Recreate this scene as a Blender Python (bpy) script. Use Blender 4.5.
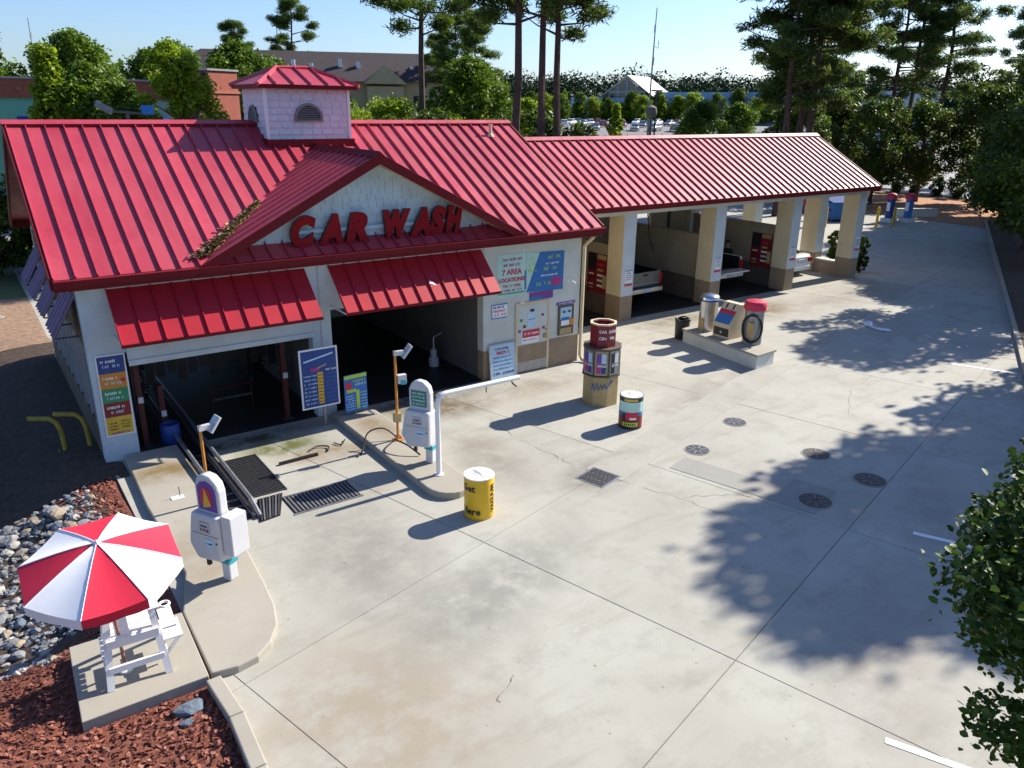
import bpy, bmesh, math, random
import numpy as np
from mathutils import Matrix, Vector

for o in list(bpy.data.objects):
    bpy.data.objects.remove(o)
scene = bpy.context.scene
COL = scene.collection
R = math.radians

# ------------------------------------------------------------------ camera
F_PX, PITCH, YAW, ROLL, CAM_H = 777.0, R(19.66), R(54.66), R(0.72), 7.5
fw = Vector((math.cos(YAW) * math.cos(PITCH), math.sin(YAW) * math.cos(PITCH), -math.sin(PITCH)))
rt = Vector((math.sin(YAW), -math.cos(YAW), 0.0))
up = rt.cross(fw)
r2 = rt * math.cos(ROLL) + up * math.sin(ROLL)
u2 = -rt * math.sin(ROLL) + up * math.cos(ROLL)
cam_data = bpy.data.cameras.new('Camera')
cam_data.sensor_width = 36.0
cam_data.lens = F_PX / 1024.0 * 36.0
cam_data.clip_start = 0.1
cam_data.clip_end = 3000.0
cam = bpy.data.objects.new('Camera', cam_data)
COL.objects.link(cam)
cam.matrix_world = Matrix(((r2.x, u2.x, -fw.x, 0), (r2.y, u2.y, -fw.y, 0), (r2.z, u2.z, -fw.z, CAM_H), (0, 0, 0, 1)))
scene.camera = cam

# ------------------------------------------------------------------ light
SUN_EL = R(35.0)
SUN_AZ = R(-0.3)          # direction towards the sun, measured from +X
world = bpy.data.worlds.new('World')
scene.world = world
world.use_nodes = True
wn = world.node_tree.nodes
wl = world.node_tree.links
bg = wn['Background']
sky = wn.new('ShaderNodeTexSky')
sky.sky_type = 'NISHITA'
sky.sun_disc = False
sky.sun_elevation = SUN_EL
sky.sun_rotation = R(90.0) - SUN_AZ
sky.altitude = 20
sky.air_density = 1.0
sky.dust_density = 0.8
sky.ozone_density = 3.0
tint = wn.new('ShaderNodeMixRGB')
tint.blend_type = 'MULTIPLY'
tint.inputs[0].default_value = 1.0
tint.inputs[2].default_value = (0.83, 0.94, 1.17, 1.0)
wl.new(sky.outputs[0], tint.inputs[1])
wl.new(tint.outputs[0], bg.inputs[0])
bg.inputs[1].default_value = 0.08
sd = bpy.data.lights.new('Sun', 'SUN')
sd.energy = 5.0
sd.angle = R(0.53)
sd.color = (1.0, 0.92, 0.80)
sun = bpy.data.objects.new('Sun', sd)
COL.objects.link(sun)
to_sun = Vector((math.cos(SUN_EL) * math.cos(SUN_AZ), math.cos(SUN_EL) * math.sin(SUN_AZ), math.sin(SUN_EL)))
sun.rotation_euler = to_sun.to_track_quat('Z', 'Y').to_euler()
sun.location = (40, 0, 40)
scene.view_settings.view_transform = 'Standard'
scene.view_settings.look = 'None'
scene.view_settings.gamma = 1.0
scene.view_settings.use_curve_mapping = False
scene.view_settings.exposure = 1.0
scene.render.engine = 'CYCLES'
scene.render.resolution_x = 1024
scene.render.resolution_y = 768

# ------------------------------------------------------------------ materials
MATS = {}


def M(name, col, rough=0.6, var=0.12, scale=2.0, bump=0.0, bscale=30.0, metal=0.0, spec=0.5, detail=6.0, tint=None, coat=0.0):
    if name in MATS:
        return MATS[name]
    m = bpy.data.materials.new(name)
    m.use_nodes = True
    n, l = m.node_tree.nodes, m.node_tree.links
    b = n['Principled BSDF']
    b.inputs['Roughness'].default_value = rough
    b.inputs['Metallic'].default_value = metal
    b.inputs['Specular IOR Level'].default_value = spec
    if coat:
        b.inputs['Coat Weight'].default_value = coat
        b.inputs['Coat Roughness'].default_value = 0.15
    geo = n.new('ShaderNodeNewGeometry')
    if var > 0:
        nz = n.new('ShaderNodeTexNoise')
        nz.inputs['Scale'].default_value = scale
        nz.inputs['Detail'].default_value = detail
        nz.inputs['Roughness'].default_value = 0.65
        l.new(geo.outputs['Position'], nz.inputs['Vector'])
        cr = n.new('ShaderNodeValToRGB')
        cr.color_ramp.elements[0].position = 0.3
        cr.color_ramp.elements[1].position = 0.7
        lo = [c * (1 - var) for c in col]
        hi = [min(1, c * (1 + var)) for c in col]
        if tint:
            lo = list(tint)
        cr.color_ramp.elements[0].color = (*lo, 1)
        cr.color_ramp.elements[1].color = (*hi, 1)
        l.new(nz.outputs['Fac'], cr.inputs[0])
        l.new(cr.outputs[0], b.inputs['Base Color'])
    else:
        b.inputs['Base Color'].default_value = (*col, 1)
    if bump > 0:
        nb = n.new('ShaderNodeTexNoise')
        nb.inputs['Scale'].default_value = bscale
        nb.inputs['Detail'].default_value = 4
        l.new(geo.outputs['Position'], nb.inputs['Vector'])
        bp = n.new('ShaderNodeBump')
        bp.inputs['Strength'].default_value = bump
        bp.inputs['Distance'].default_value = 0.02
        l.new(nb.outputs['Fac'], bp.inputs['Height'])
        l.new(bp.outputs[0], b.inputs['Normal'])
    MATS[name] = m
    return m


def concrete_material(name, col, dark, strength=1.0, stains=()):
    """old concrete: broad patches, blotches, tyre-dark streaks, specks and fine grain"""
    m = bpy.data.materials.new(name)
    m.use_nodes = True
    n, l = m.node_tree.nodes, m.node_tree.links
    b = n['Principled BSDF']
    b.inputs['Roughness'].default_value = 0.85
    b.inputs['Specular IOR Level'].default_value = 0.25
    geo = n.new('ShaderNodeNewGeometry')
    info = n.new('ShaderNodeObjectInfo')

    def noise(scale, det, rough=0.6, stretch=None):
        nz = n.new('ShaderNodeTexNoise')
        nz.inputs['Scale'].default_value = scale
        nz.inputs['Detail'].default_value = det
        nz.inputs['Roughness'].default_value = rough
        if stretch:
            mp = n.new('ShaderNodeMapping')
            mp.inputs['Rotation'].default_value = (0, 0, R(-15))
            mp.inputs['Scale'].default_value = stretch
            l.new(geo.outputs['Position'], mp.inputs['Vector'])
            l.new(mp.outputs[0], nz.inputs['Vector'])
        else:
            l.new(geo.outputs['Position'], nz.inputs['Vector'])
        return nz

    def ramp(src, p0, p1):
        mr = n.new('ShaderNodeMapRange')
        mr.inputs['From Min'].default_value = p0
        mr.inputs['From Max'].default_value = p1
        l.new(src.outputs['Fac'], mr.inputs['Value'])
        return mr

    def mix(fac, a, bcol, amount):
        mm = n.new('ShaderNodeMath')
        mm.operation = 'MULTIPLY'
        mm.inputs[1].default_value = amount
        l.new(fac, mm.inputs[0])
        mx = n.new('ShaderNodeMixRGB')
        l.new(mm.outputs[0], mx.inputs[0])
        if isinstance(a, tuple):
            mx.inputs[1].default_value = (*a, 1)
        else:
            l.new(a, mx.inputs[1])
        mx.inputs[2].default_value = (*bcol, 1)
        return mx.outputs[0]
    c = mix(ramp(noise(0.35, 4), 0.35, 0.7).outputs[0], col, tuple(x * k for x, k in zip(col, (0.86, 0.84, 0.82))), strength)
    c = mix(ramp(noise(1.3, 8, 0.7), 0.5, 0.78).outputs[0], c, dark, 0.45 * strength)
    c = mix(ramp(noise(0.8, 5, 0.6, (0.5, 3.0, 1)), 0.55, 0.8).outputs[0], c, (dark[0] * 1.1, dark[1] * 1.0, dark[2] * 0.8), 0.4 * strength)
    c = mix(ramp(noise(4.5, 5, 0.6), 0.64, 0.74).outputs[0], c, dark, 0.30 * strength)
    c = mix(ramp(noise(9.0, 3, 0.5), 0.70, 0.76).outputs[0], c, tuple(x * 0.45 for x in dark), 0.55 * strength)
    c = mix(ramp(noise(120.0, 2, 0.5), 0.45, 0.75).outputs[0], c, tuple(x * 0.8 for x in col), 0.6)
    for (sx, sy, rx, ry, rot, scol, amt) in stains:
        mp = n.new('ShaderNodeMapping')
        mp.vector_type = 'TEXTURE'
        mp.inputs['Location'].default_value = (sx, sy, 0)
        mp.inputs['Rotation'].default_value = (0, 0, R(rot))
        mp.inputs['Scale'].default_value = (rx, ry, 50)
        l.new(geo.outputs['Position'], mp.inputs['Vector'])
        ln = n.new('ShaderNodeVectorMath')
        ln.operation = 'LENGTH'
        l.new(mp.outputs[0], ln.inputs[0])
        m1 = n.new('ShaderNodeMapRange')
        m1.inputs['From Min'].default_value = 1.0
        m1.inputs['From Max'].default_value = 0.25
        l.new(ln.outputs['Value'], m1.inputs['Value'])
        m2 = n.new('ShaderNodeMath')
        m2.operation = 'MULTIPLY'
        l.new(m1.outputs[0], m2.inputs[0])
        l.new(ramp(noise(1.6, 7, 0.7), 0.30, 0.56).outputs[0], m2.inputs[1])
        c = mix(m2.outputs[0], c, scol, min(1.0, amt * 1.35))
    mr = n.new('ShaderNodeMapRange')
    mr.inputs['To Min'].default_value = 0.94
    mr.inputs['To Max'].default_value = 1.05
    l.new(info.outputs['Random'], mr.inputs['Value'])
    mu = n.new('ShaderNodeMixRGB')
    mu.blend_type = 'MULTIPLY'
    mu.inputs[0].default_value = 1
    l.new(c, mu.inputs[1])
    l.new(mr.outputs[0], mu.inputs[2])
    l.new(mu.outputs[0], b.inputs['Base Color'])
    nb = noise(60, 4)
    bp = n.new('ShaderNodeBump')
    bp.inputs['Strength'].default_value = 0.25
    bp.inputs['Distance'].default_value = 0.01
    l.new(nb.outputs['Fac'], bp.inputs['Height'])
    l.new(bp.outputs[0], b.inputs['Normal'])
    MATS[name] = m
    return m


def leaf_material(name, dark, light, trans=0.3, spec=0.25):
    m = bpy.data.materials.new(name)
    m.use_nodes = True
    n, l = m.node_tree.nodes, m.node_tree.links
    out = n['Material Output']
    b = n['Principled BSDF']
    b.inputs['Roughness'].default_value = 0.55
    b.inputs['Specular IOR Level'].default_value = spec
    geo = n.new('ShaderNodeNewGeometry')
    cr = n.new('ShaderNodeValToRGB')
    cr.color_ramp.elements[0].color = (*dark, 1)
    cr.color_ramp.elements[1].color = (*light, 1)
    nz = n.new('ShaderNodeTexNoise')
    nz.inputs['Scale'].default_value = 0.5
    l.new(geo.outputs['Position'], nz.inputs['Vector'])
    ad = n.new('ShaderNodeMath')
    ad.operation = 'MULTIPLY_ADD'
    ad.inputs[1].default_value = 0.6
    l.new(geo.outputs['Random Per Island'], ad.inputs[0])
    sb = n.new('ShaderNodeMath')
    sb.operation = 'MULTIPLY_ADD'
    sb.inputs[1].default_value = 1.6
    sb.inputs[2].default_value = -0.6
    l.new(nz.outputs['Fac'], sb.inputs[0])
    l.new(sb.outputs[0], ad.inputs[2])
    l.new(ad.outputs[0], cr.inputs[0])
    l.new(cr.outputs[0], b.inputs['Base Color'])
    tr = n.new('ShaderNodeBsdfTranslucent')
    br = n.new('ShaderNodeMixRGB')
    br.blend_type = 'MULTIPLY'
    br.inputs[0].default_value = 1
    br.inputs[2].default_value = (1.3, 1.4, 0.5, 1)
    l.new(cr.outputs[0], br.inputs[1])
    l.new(br.outputs[0], tr.inputs['Color'])
    ms = n.new('ShaderNodeMixShader')
    ms.inputs[0].default_value = trans
    l.new(b.outputs[0], ms.inputs[1])
    l.new(tr.outputs[0], ms.inputs[2])
    l.new(ms.outputs[0], out.inputs['Surface'])
    MATS[name] = m
    return m


concrete_material('concrete', (0.390, 0.386, 0.345), (0.19, 0.185, 0.155), 1.3, (
    (9.4, 16.6, 1.9, 1.0, -10, (0.13, 0.10, 0.06), 0.75), (6.0, 9.0, 3.4, 1.1, 20, (0.195, 0.195, 0.175), 0.55), (9.3, 17.4, 2.4, 0.7, 0, (0.07, 0.06, 0.045), 0.8), (4.6, 17.3, 2.3, 0.6, 0, (0.07, 0.065, 0.05), 0.8), (25.4, 18.9, 2.4, 1.2, 5, (0.15, 0.10, 0.05), 0.8), (21.5, 19.6, 2.6, 0.8, 0, (0.15, 0.12, 0.07), 0.6),
    (4.8, 11.2, 1.5, 2.8, 0, (0.21, 0.20, 0.18), 0.55), (3.2, 7.4, 2.2, 2.6, 10, (0.27, 0.23, 0.17), 0.6), (5.2, 16.5, 1.4, 0.75, -6, (0.10, 0.11, 0.035), 0.9), (5.9, 15.6, 1.3, 0.6, -10, (0.20, 0.14, 0.07), 0.6),
    (10.3, 11.3, 1.2, 0.9, 15, (0.15, 0.14, 0.12), 0.6), (16.5, 13.6, 4.0, 1.0, 15, (0.22, 0.20, 0.17), 0.5), (12.5, 16.6, 2.5, 0.8, 0, (0.20, 0.17, 0.13), 0.5), (10.0, 4.5, 3.5, 1.0, 25, (0.25, 0.23, 0.21), 0.5),
    (8.9, 13.6, 0.9, 2.4, -8, (0.20, 0.18, 0.15), 0.5), (14.5, 6.0, 3.0, 1.2, 40, (0.22, 0.21, 0.20), 0.5), (30.0, 18.5, 5.0, 1.4, 10, (0.22, 0.20, 0.17), 0.5)))
concrete_material('concrete_island', (0.36, 0.34, 0.29), (0.23, 0.205, 0.16), 0.7, ((2.6, 16.4, 1.0, 0.7, 0, (0.18, 0.13, 0.06), 0.8), (2.4, 12.6, 0.8, 1.5, 0, (0.25, 0.21, 0.15), 0.6), (7.4, 16.2, 0.6, 1.2, 0, (0.20, 0.15, 0.09), 0.6)))
concrete_material('concrete_apron', (0.30, 0.28, 0.20), (0.09, 0.13, 0.06), 1.3)
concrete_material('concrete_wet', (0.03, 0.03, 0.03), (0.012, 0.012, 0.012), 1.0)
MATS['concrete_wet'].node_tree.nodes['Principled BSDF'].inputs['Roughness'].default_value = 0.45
def metal_roof_material(name, col, faded, dirt):
    m = bpy.data.materials.new(name)
    m.use_nodes = True
    n, l = m.node_tree.nodes, m.node_tree.links
    b = n['Principled BSDF']
    b.inputs['Specular IOR Level'].default_value = 0.7
    geo = n.new('ShaderNodeNewGeometry')
    info = n.new('ShaderNodeObjectInfo')

    def noise(scale, det, sc):
        mp = n.new('ShaderNodeMapping')
        mp.inputs['Scale'].default_value = sc
        l.new(geo.outputs['Position'], mp.inputs['Vector'])
        nz = n.new('ShaderNodeTexNoise')
        nz.inputs['Scale'].default_value = scale
        nz.inputs['Detail'].default_value = det
        nz.inputs['Roughness'].default_value = 0.65
        l.new(mp.outputs[0], nz.inputs['Vector'])
        return nz.outputs['Fac']

    def rng(src, a, b_, c=0.0, d=1.0):
        mr = n.new('ShaderNodeMapRange')
        mr.inputs['From Min'].default_value = a
        mr.inputs['From Max'].default_value = b_
        mr.inputs['To Min'].default_value = c
        mr.inputs['To Max'].default_value = d
        l.new(src, mr.inputs['Value'])
        return mr.outputs[0]

    def mix(fac, a, c2):
        mx = n.new('ShaderNodeMixRGB')
        l.new(fac, mx.inputs[0])
        if isinstance(a, tuple):
            mx.inputs[1].default_value = (*a, 1)
        else:
            l.new(a, mx.inputs[1])
        mx.inputs[2].default_value = (*c2, 1)
        return mx.outputs[0]
    c = mix(rng(noise(0.5, 4, (1, 1, 1)), 0.3, 0.75), col, faded)
    c = mix(rng(noise(5.0, 5, (1, 0.12, 0.12)), 0.5, 0.85, 0, 0.5), c, faded)
    c = mix(rng(noise(7.0, 5, (1, 0.10, 0.10)), 0.60, 0.85, 0, 0.65), c, dirt)
    c = mix(rng(noise(2.2, 6, (1, 1, 1)), 0.62, 0.8, 0, 0.4), c, dirt)
    mu = n.new('ShaderNodeMixRGB')
    mu.blend_type = 'MULTIPLY'
    mu.inputs[0].default_value = 1
    l.new(c, mu.inputs[1])
    l.new(rng(info.outputs['Random'], 0, 1, 0.88, 1.1), mu.inputs[2])
    l.new(mu.outputs[0], b.inputs['Base Color'])
    l.new(rng(noise(3.0, 4, (1, 0.4, 0.4)), 0.3, 0.7, 0.40, 0.56), b.inputs['Roughness'])
    bp = n.new('ShaderNodeBump')
    bp.inputs['Strength'].default_value = 0.12
    bp.inputs['Distance'].default_value = 0.02
    l.new(noise(3.0, 2, (1, 0.5, 0.5)), bp.inputs['Height'])
    l.new(bp.outputs[0], b.inputs['Normal'])
    MATS[name] = m


metal_roof_material('red_roof', (0.36, 0.022, 0.046), (0.44, 0.055, 0.085), (0.20, 0.018, 0.026))
M('red_trim', (0.15, 0.007, 0.012), 0.6, 0.12, 2.0, spec=0.2)
M('red_awning', (0.38, 0.013, 0.028), 0.5, 0.10, 1.5, spec=0.3)
M('purple_awning', (0.11, 0.035, 0.09), 0.5, 0.15, 2.0)
M('purple_light', (0.22, 0.13, 0.26), 0.5, 0.15, 2.0)
M('letter_red', (0.26, 0.008, 0.012), 0.7, 0.2, 6.0, spec=0.15)
M('letter_side', (0.06, 0.02, 0.02), 0.5, 0.1)
M('wall_white', (0.50, 0.57, 0.61), 0.75, 0.10, 1.2, bump=0.3, bscale=25)
M('wall_cream', (0.62, 0.52, 0.34), 0.8, 0.10, 1.0, bump=0.3, bscale=25)
M('wall_pale', (0.55, 0.58, 0.53), 0.8, 0.12, 0.9, bump=0.3, bscale=25)
M('wall_tan', (0.27, 0.20, 0.13), 0.8, 0.15, 2.0, bump=0.4, bscale=25)
M('wall_cream_shaded', (0.30, 0.25, 0.17), 0.8, 0.2, 0.8, bump=0.3, bscale=25)  # cream wall darkened: shade inside the wash bays put into the colour
M('dark_brown', (0.10, 0.08, 0.06), 0.7, 0.25, 1.0, bump=0.3, bscale=25)  # plain dark brown; on the partition bases it carries the bay shade
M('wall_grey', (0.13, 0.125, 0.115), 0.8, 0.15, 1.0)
M('soffit', (0.55, 0.50, 0.42), 0.7, 0.1)
M('shingle', (0.62, 0.60, 0.66), 0.7, 0.08, 5.0)
M('shingle_pediment', (0.54, 0.65, 0.70), 0.7, 0.10, 3.0)
M('louver', (0.20, 0.17, 0.16), 0.6, 0.1)
M('dark', (0.012, 0.012, 0.014), 0.7, 0.0)
M('black', (0.015, 0.015, 0.017), 0.45, 0.2, 4.0)
M('rubber', (0.02, 0.02, 0.02), 0.7, 0.2, 8.0)
M('white_paint', (0.78, 0.78, 0.78), 0.4, 0.05, 3.0)
M('white_plastic', (0.52, 0.53, 0.56), 0.35, 0.05, 3.0)
M('white_gloss', (0.80, 0.80, 0.80), 0.2, 0.03, 1.0, coat=0.6)
M('grey_plastic', (0.40, 0.41, 0.43), 0.45, 0.08)
M('teal', (0.02, 0.30, 0.36), 0.5, 0.1)
M('screen_green', (0.03, 0.16, 0.15), 0.25, 0.1)
M('orange_paint', (0.50, 0.20, 0.03), 0.5, 0.2, 6.0)
M('steel', (0.55, 0.55, 0.56), 0.28, 0.15, 6.0, metal=1.0)
M('dark_steel', (0.09, 0.09, 0.10), 0.5, 0.3, 8.0, metal=0.6)
M('galv', (0.30, 0.31, 0.33), 0.45, 0.2, 8.0, metal=0.7)
M('iron', (0.035, 0.028, 0.025), 0.6, 0.3, 20.0, bump=0.3)
M('yellow', (0.70, 0.42, 0.01), 0.45, 0.08, 5.0)
M('yellow_worn', (0.36, 0.27, 0.04), 0.6, 0.3, 6.0)
M('tan_kiosk', (0.40, 0.29, 0.13), 0.6, 0.15, 5.0)
M('brown_kiosk', (0.10, 0.08, 0.06), 0.5, 0.2, 5.0)
M('kiosk_red', (0.22, 0.01, 0.02), 0.45, 0.1)
M('blue', (0.012, 0.05, 0.22), 0.5, 0.1)
M('blue_mid', (0.02, 0.15, 0.42), 0.5, 0.1)
M('blue_pale', (0.45, 0.62, 0.75), 0.6, 0.08)
M('blue_lit', (0.05, 0.16, 0.36), 0.6, 0.3, 3.0)
M('green_sign', (0.02, 0.25, 0.10), 0.5, 0.1)
M('lime', (0.42, 0.60, 0.05), 0.5, 0.1)
M('mint', (0.45, 0.68, 0.60), 0.6, 0.1)
M('orange_sign', (0.62, 0.24, 0.02), 0.5, 0.1)
M('gold_sign', (0.65, 0.42, 0.04), 0.5, 0.1)
M('red_post', (0.07, 0.008, 0.008), 0.6, 0.3, 4.0)
M('maroon', (0.20, 0.012, 0.015), 0.5, 0.15)
M('crimson', (0.55, 0.02, 0.06), 0.5, 0.1)
M('magenta', (0.42, 0.03, 0.20), 0.5, 0.1)
M('purple', (0.14, 0.05, 0.30), 0.5, 0.1)
M('umb_red', (0.62, 0.012, 0.045), 0.75, 0.04, 6.0)
M('umb_white', (0.82, 0.82, 0.84), 0.75, 0.03, 6.0)
M('wood_pole', (0.30, 0.13, 0.08), 0.5, 0.2, 8.0)
M('mulch', (0.17, 0.055, 0.035), 0.95, 0.5, 18.0, bump=1.0, bscale=60, detail=8)
M('soil', (0.06, 0.038, 0.026), 0.95, 0.5, 6.0, bump=1.0, bscale=40)
M('pine_straw', (0.36, 0.17, 0.08), 0.95, 0.35, 3.0, bump=0.8, bscale=40)
M('straw', (0.24, 0.155, 0.10), 0.95, 0.45, 5.0, bump=0.4, bscale=14)
M('ground_far', (0.075, 0.095, 0.03), 0.95, 0.4, 0.25, bump=0.5, bscale=5)
M('grass', (0.10, 0.17, 0.025), 0.95, 0.35, 1.5, bump=0.8, bscale=30)
M('road', (0.24, 0.235, 0.23), 0.9, 0.15, 0.6, bump=0.2, bscale=40)
M('asphalt', (0.16, 0.16, 0.165), 0.9, 0.2, 0.3)
M('rock_pale', (0.30, 0.29, 0.27), 0.9, 0.3, 5.0, bump=0.8, bscale=18)
M('rock_grey', (0.17, 0.18, 0.195), 0.9, 0.3, 5.0, bump=0.8, bscale=18)
M('rock_blue', (0.10, 0.13, 0.17), 0.85, 0.3, 5.0, bump=0.8, bscale=18)
M('rock_tan', (0.28, 0.235, 0.175), 0.9, 0.3, 5.0, bump=0.8, bscale=18)
M('bark', (0.07, 0.048, 0.035), 0.95, 0.4, 3.0, bump=1.0, bscale=12)
M('bark_pine', (0.075, 0.045, 0.035), 0.95, 0.45, 2.0, bump=1.0, bscale=9)
M('brick', (0.29, 0.075, 0.05), 0.85, 0.15, 2.0)
M('brick_light', (0.33, 0.11, 0.075), 0.85, 0.1, 2.0)
M('brick_dark', (0.06, 0.03, 0.025), 0.85, 0.2, 2.0)
M('green_wall', (0.14, 0.36, 0.29), 0.7, 0.08, 0.5)
M('green_grey', (0.30, 0.40, 0.34), 0.7, 0.1, 0.5)
M('roof_brown', (0.045, 0.034, 0.038), 0.9, 0.2, 1.0)
M('stucco', (0.42, 0.33, 0.20), 0.85, 0.1, 1.0)
M('glass', (0.02, 0.03, 0.04), 0.08, 0.0, spec=0.8)
M('store_blue', (0.20, 0.36, 0.55), 0.6, 0.08, 0.3)
M('store_white', (0.40, 0.50, 0.60), 0.6, 0.05, 0.3)
M('store_roof', (0.66, 0.62, 0.58), 0.6, 0.05, 0.3)
M('car_silver', (0.22, 0.23, 0.25), 0.3, 0.05, 1.0, metal=0.3, coat=0.5)
M('car_grey', (0.12, 0.13, 0.14), 0.3, 0.05, coat=0.5)
M('car_blue', (0.03, 0.06, 0.16), 0.3, 0.05, coat=0.5)
M('car_red', (0.25, 0.02, 0.02), 0.3, 0.05, coat=0.5)
M('taillight', (0.45, 0.01, 0.01), 0.2, 0.0)
M('plate', (0.55, 0.65, 0.75), 0.4, 0.05)
M('skin', (0.36, 0.19, 0.12), 0.6, 0.08)
M('cloth_black', (0.016, 0.016, 0.02), 0.9, 0.2)
M('denim', (0.03, 0.05, 0.10), 0.9, 0.2)
M('hair', (0.03, 0.015, 0.01), 0.7, 0.2)
M('cloth_white', (0.72, 0.74, 0.78), 0.9, 0.05)
M('litter', (0.22, 0.15, 0.07), 0.95, 0.4, 30.0)
M('paint_line', (0.74, 0.74, 0.72), 0.8, 0.12, 14.0)
leaf_material('leaf_broad', (0.030, 0.068, 0.010), (0.16, 0.25, 0.026))
leaf_material('leaf_bright', (0.06, 0.12, 0.010), (0.32, 0.40, 0.035), 0.4)
leaf_material('leaf_dark', (0.018, 0.042, 0.010), (0.12, 0.18, 0.03), 0.3)
leaf_material('leaf_near', (0.014, 0.036, 0.008), (0.09, 0.15, 0.018), 0.15)
leaf_material('leaf_pine', (0.028, 0.056, 0.020), (0.16, 0.22, 0.065), 0.35, 0.1)
leaf_material('leaf_autumn', (0.12, 0.06, 0.012), (0.26, 0.14, 0.03), 0.25)
leaf_material('leaf_hedge', (0.012, 0.035, 0.006), (0.07, 0.14, 0.015), 0.2)
leaf_material('leaf_far', (0.016, 0.036, 0.020), (0.045, 0.080, 0.034), 0.0, 0.02)
leaf_material('chips', (0.09, 0.028, 0.018), (0.30, 0.105, 0.070), 0.0)
leaf_material('needle_litter', (0.10, 0.06, 0.02), (0.34, 0.26, 0.12), 0.0)

# ------------------------------------------------------------------ builders


class MB:
    """collects shapes; build() links them as one mesh object"""

    def __init__(s):
        s.v, s.f, s.mi = [], [], []

    def add(s, verts, faces, m=0):
        o = len(s.v)
        s.v += [tuple(p) for p in verts]
        s.f += [tuple(i + o for i in f) for f in faces]
        s.mi += [m] * len(faces)
        return s

    def box(s, x0, y0, z0, x1, y1, z1, m=0, mat=None):
        p = [(x0, y0, z0), (x1, y0, z0), (x1, y1, z0), (x0, y1, z0), (x0, y0, z1), (x1, y0, z1), (x1, y1, z1), (x0, y1, z1)]
        if mat is not None:
            p = [mat @ Vector(q) for q in p]
        return s.add(p, [(3, 2, 1, 0), (4, 5, 6, 7), (0, 1, 5, 4), (1, 2, 6, 5), (2, 3, 7, 6), (3, 0, 4, 7)], m)

    def prism(s, pts, d, m=0):
        """extrude a 3D polygon by vector d"""
        d = Vector(d)
        a = [Vector(p) for p in pts]
        n = len(a)
        return s.add(a + [p + d for p in a], [tuple(range(n - 1, -1, -1)), tuple(range(n, 2 * n))] + [(i, (i + 1) % n, (i + 1) % n + n, i + n) for i in range(n)], m)

    def tube(s, path, r, seg=8, m=0, cap=True):
        path = [Vector(p) for p in path]
        rr = r if isinstance(r, (list, tuple)) else [r] * len(path)
        rings = []
        ref = None
        for i, p in enumerate(path):
            t = (path[min(i + 1, len(path) - 1)] - path[max(i - 1, 0)]).normalized()
            if ref is None:
                ref = t.orthogonal().normalized()
            ref = (ref - t * ref.dot(t))
            if ref.length < 1e-5:
                ref = t.orthogonal()
            ref.normalize()
            b = t.cross(ref)
            rings.append([p + (ref * math.cos(2 * math.pi * k / seg) + b * math.sin(2 * math.pi * k / seg)) * rr[i] for k in range(seg)])
        vs = [q for rg in rings for q in rg]
        fs = []
        for i in range(len(path) - 1):
            for k in range(seg):
                k2 = (k + 1) % seg
                fs.append((i * seg + k, i * seg + k2, (i + 1) * seg + k2, (i + 1) * seg + k))
        if cap:
            fs.append(tuple(range(seg - 1, -1, -1)))
            fs.append(tuple((len(path) - 1) * seg + k for k in range(seg)))
        return s.add(vs, fs, m)

    def lathe(s, prof, seg=24, m=0, c=(0, 0, 0), mband=None):
        """prof: list of (r, z)"""
        vs, fs = [], []
        for (r, z) in prof:
            for k in range(seg):
                a = 2 * math.pi * k / seg
                vs.append((c[0] + r * math.cos(a), c[1] + r * math.sin(a), c[2] + z))
        n = len(prof)
        o = len(s.v)
        s.v += vs
        for i in range(n - 1):
            for k in range(seg):
                k2 = (k + 1) % seg
                s.f.append((o + i * seg + k, o + i * seg + k2, o + (i + 1) * seg + k2, o + (i + 1) * seg + k))
                s.mi.append(mband[i] if mband else m)
        s.f.append(tuple(o + k for k in range(seg - 1, -1, -1)))
        s.mi.append(mband[0] if mband else m)
        s.f.append(tuple(o + (n - 1) * seg + k for k in range(seg)))
        s.mi.append(mband[-1] if mband else m)
        return s

    def mesh(s, name, mats, smooth=False):
        me = bpy.data.meshes.new(name)
        me.from_pydata(s.v, [], s.f)
        for m in ([mats] if isinstance(mats, str) else mats):
            me.materials.append(MATS[m])
        me.polygons.foreach_set('material_index', s.mi)
        if smooth:
            me.polygons.foreach_set('use_smooth', [True] * len(s.f))
        me.update()
        if smooth:
            me.set_sharp_from_angle(angle=R(40))
        return me

    def build(s, name, mats, parent=None, smooth=False, bevel=0.0):
        me = s.mesh(name, mats, smooth)
        o = obj(name, me, parent)
        if bevel > 0:
            bm = bmesh.new()
            bm.from_mesh(me)
            bmesh.ops.remove_doubles(bm, verts=bm.verts, dist=1e-5)
            bmesh.ops.bevel(bm, geom=[e for e in bm.edges if len(e.link_faces) == 2 and e.calc_face_angle(0) > 0.5], offset=bevel, segments=2, affect='EDGES', profile=0.5)
            bm.to_mesh(me)
            bm.free()
        return o


def obj(name, me, parent=None):
    o = bpy.data.objects.new(name, me)
    COL.objects.link(o)
    if parent is not None:
        o.parent = parent
    return o


def tag(o, label=None, cat=None, group=None, kind=None):
    if label:
        o['label'] = label
    if cat:
        o['category'] = cat
    if group:
        o['group'] = group
    if kind:
        o['kind'] = kind
    return o


def thing(name, label, cat, loc=(0, 0, 0), rz=0.0, group=None):
    o = bpy.data.objects.new(name, None)
    o.empty_display_size = 0.2
    COL.objects.link(o)
    o.location = loc
    o.rotation_euler = (0, 0, rz)
    return tag(o, label, cat, group)


def copy_tree(src, label=None, group=None):
    def rec(o, parent):
        c = o.copy()
        COL.objects.link(c)
        c.parent = parent
        for ch in o.children:
            rec(ch, c)
        return c
    r = rec(src, None)
    if label:
        r['label'] = label
    if group:
        r['group'] = group
    return r


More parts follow.
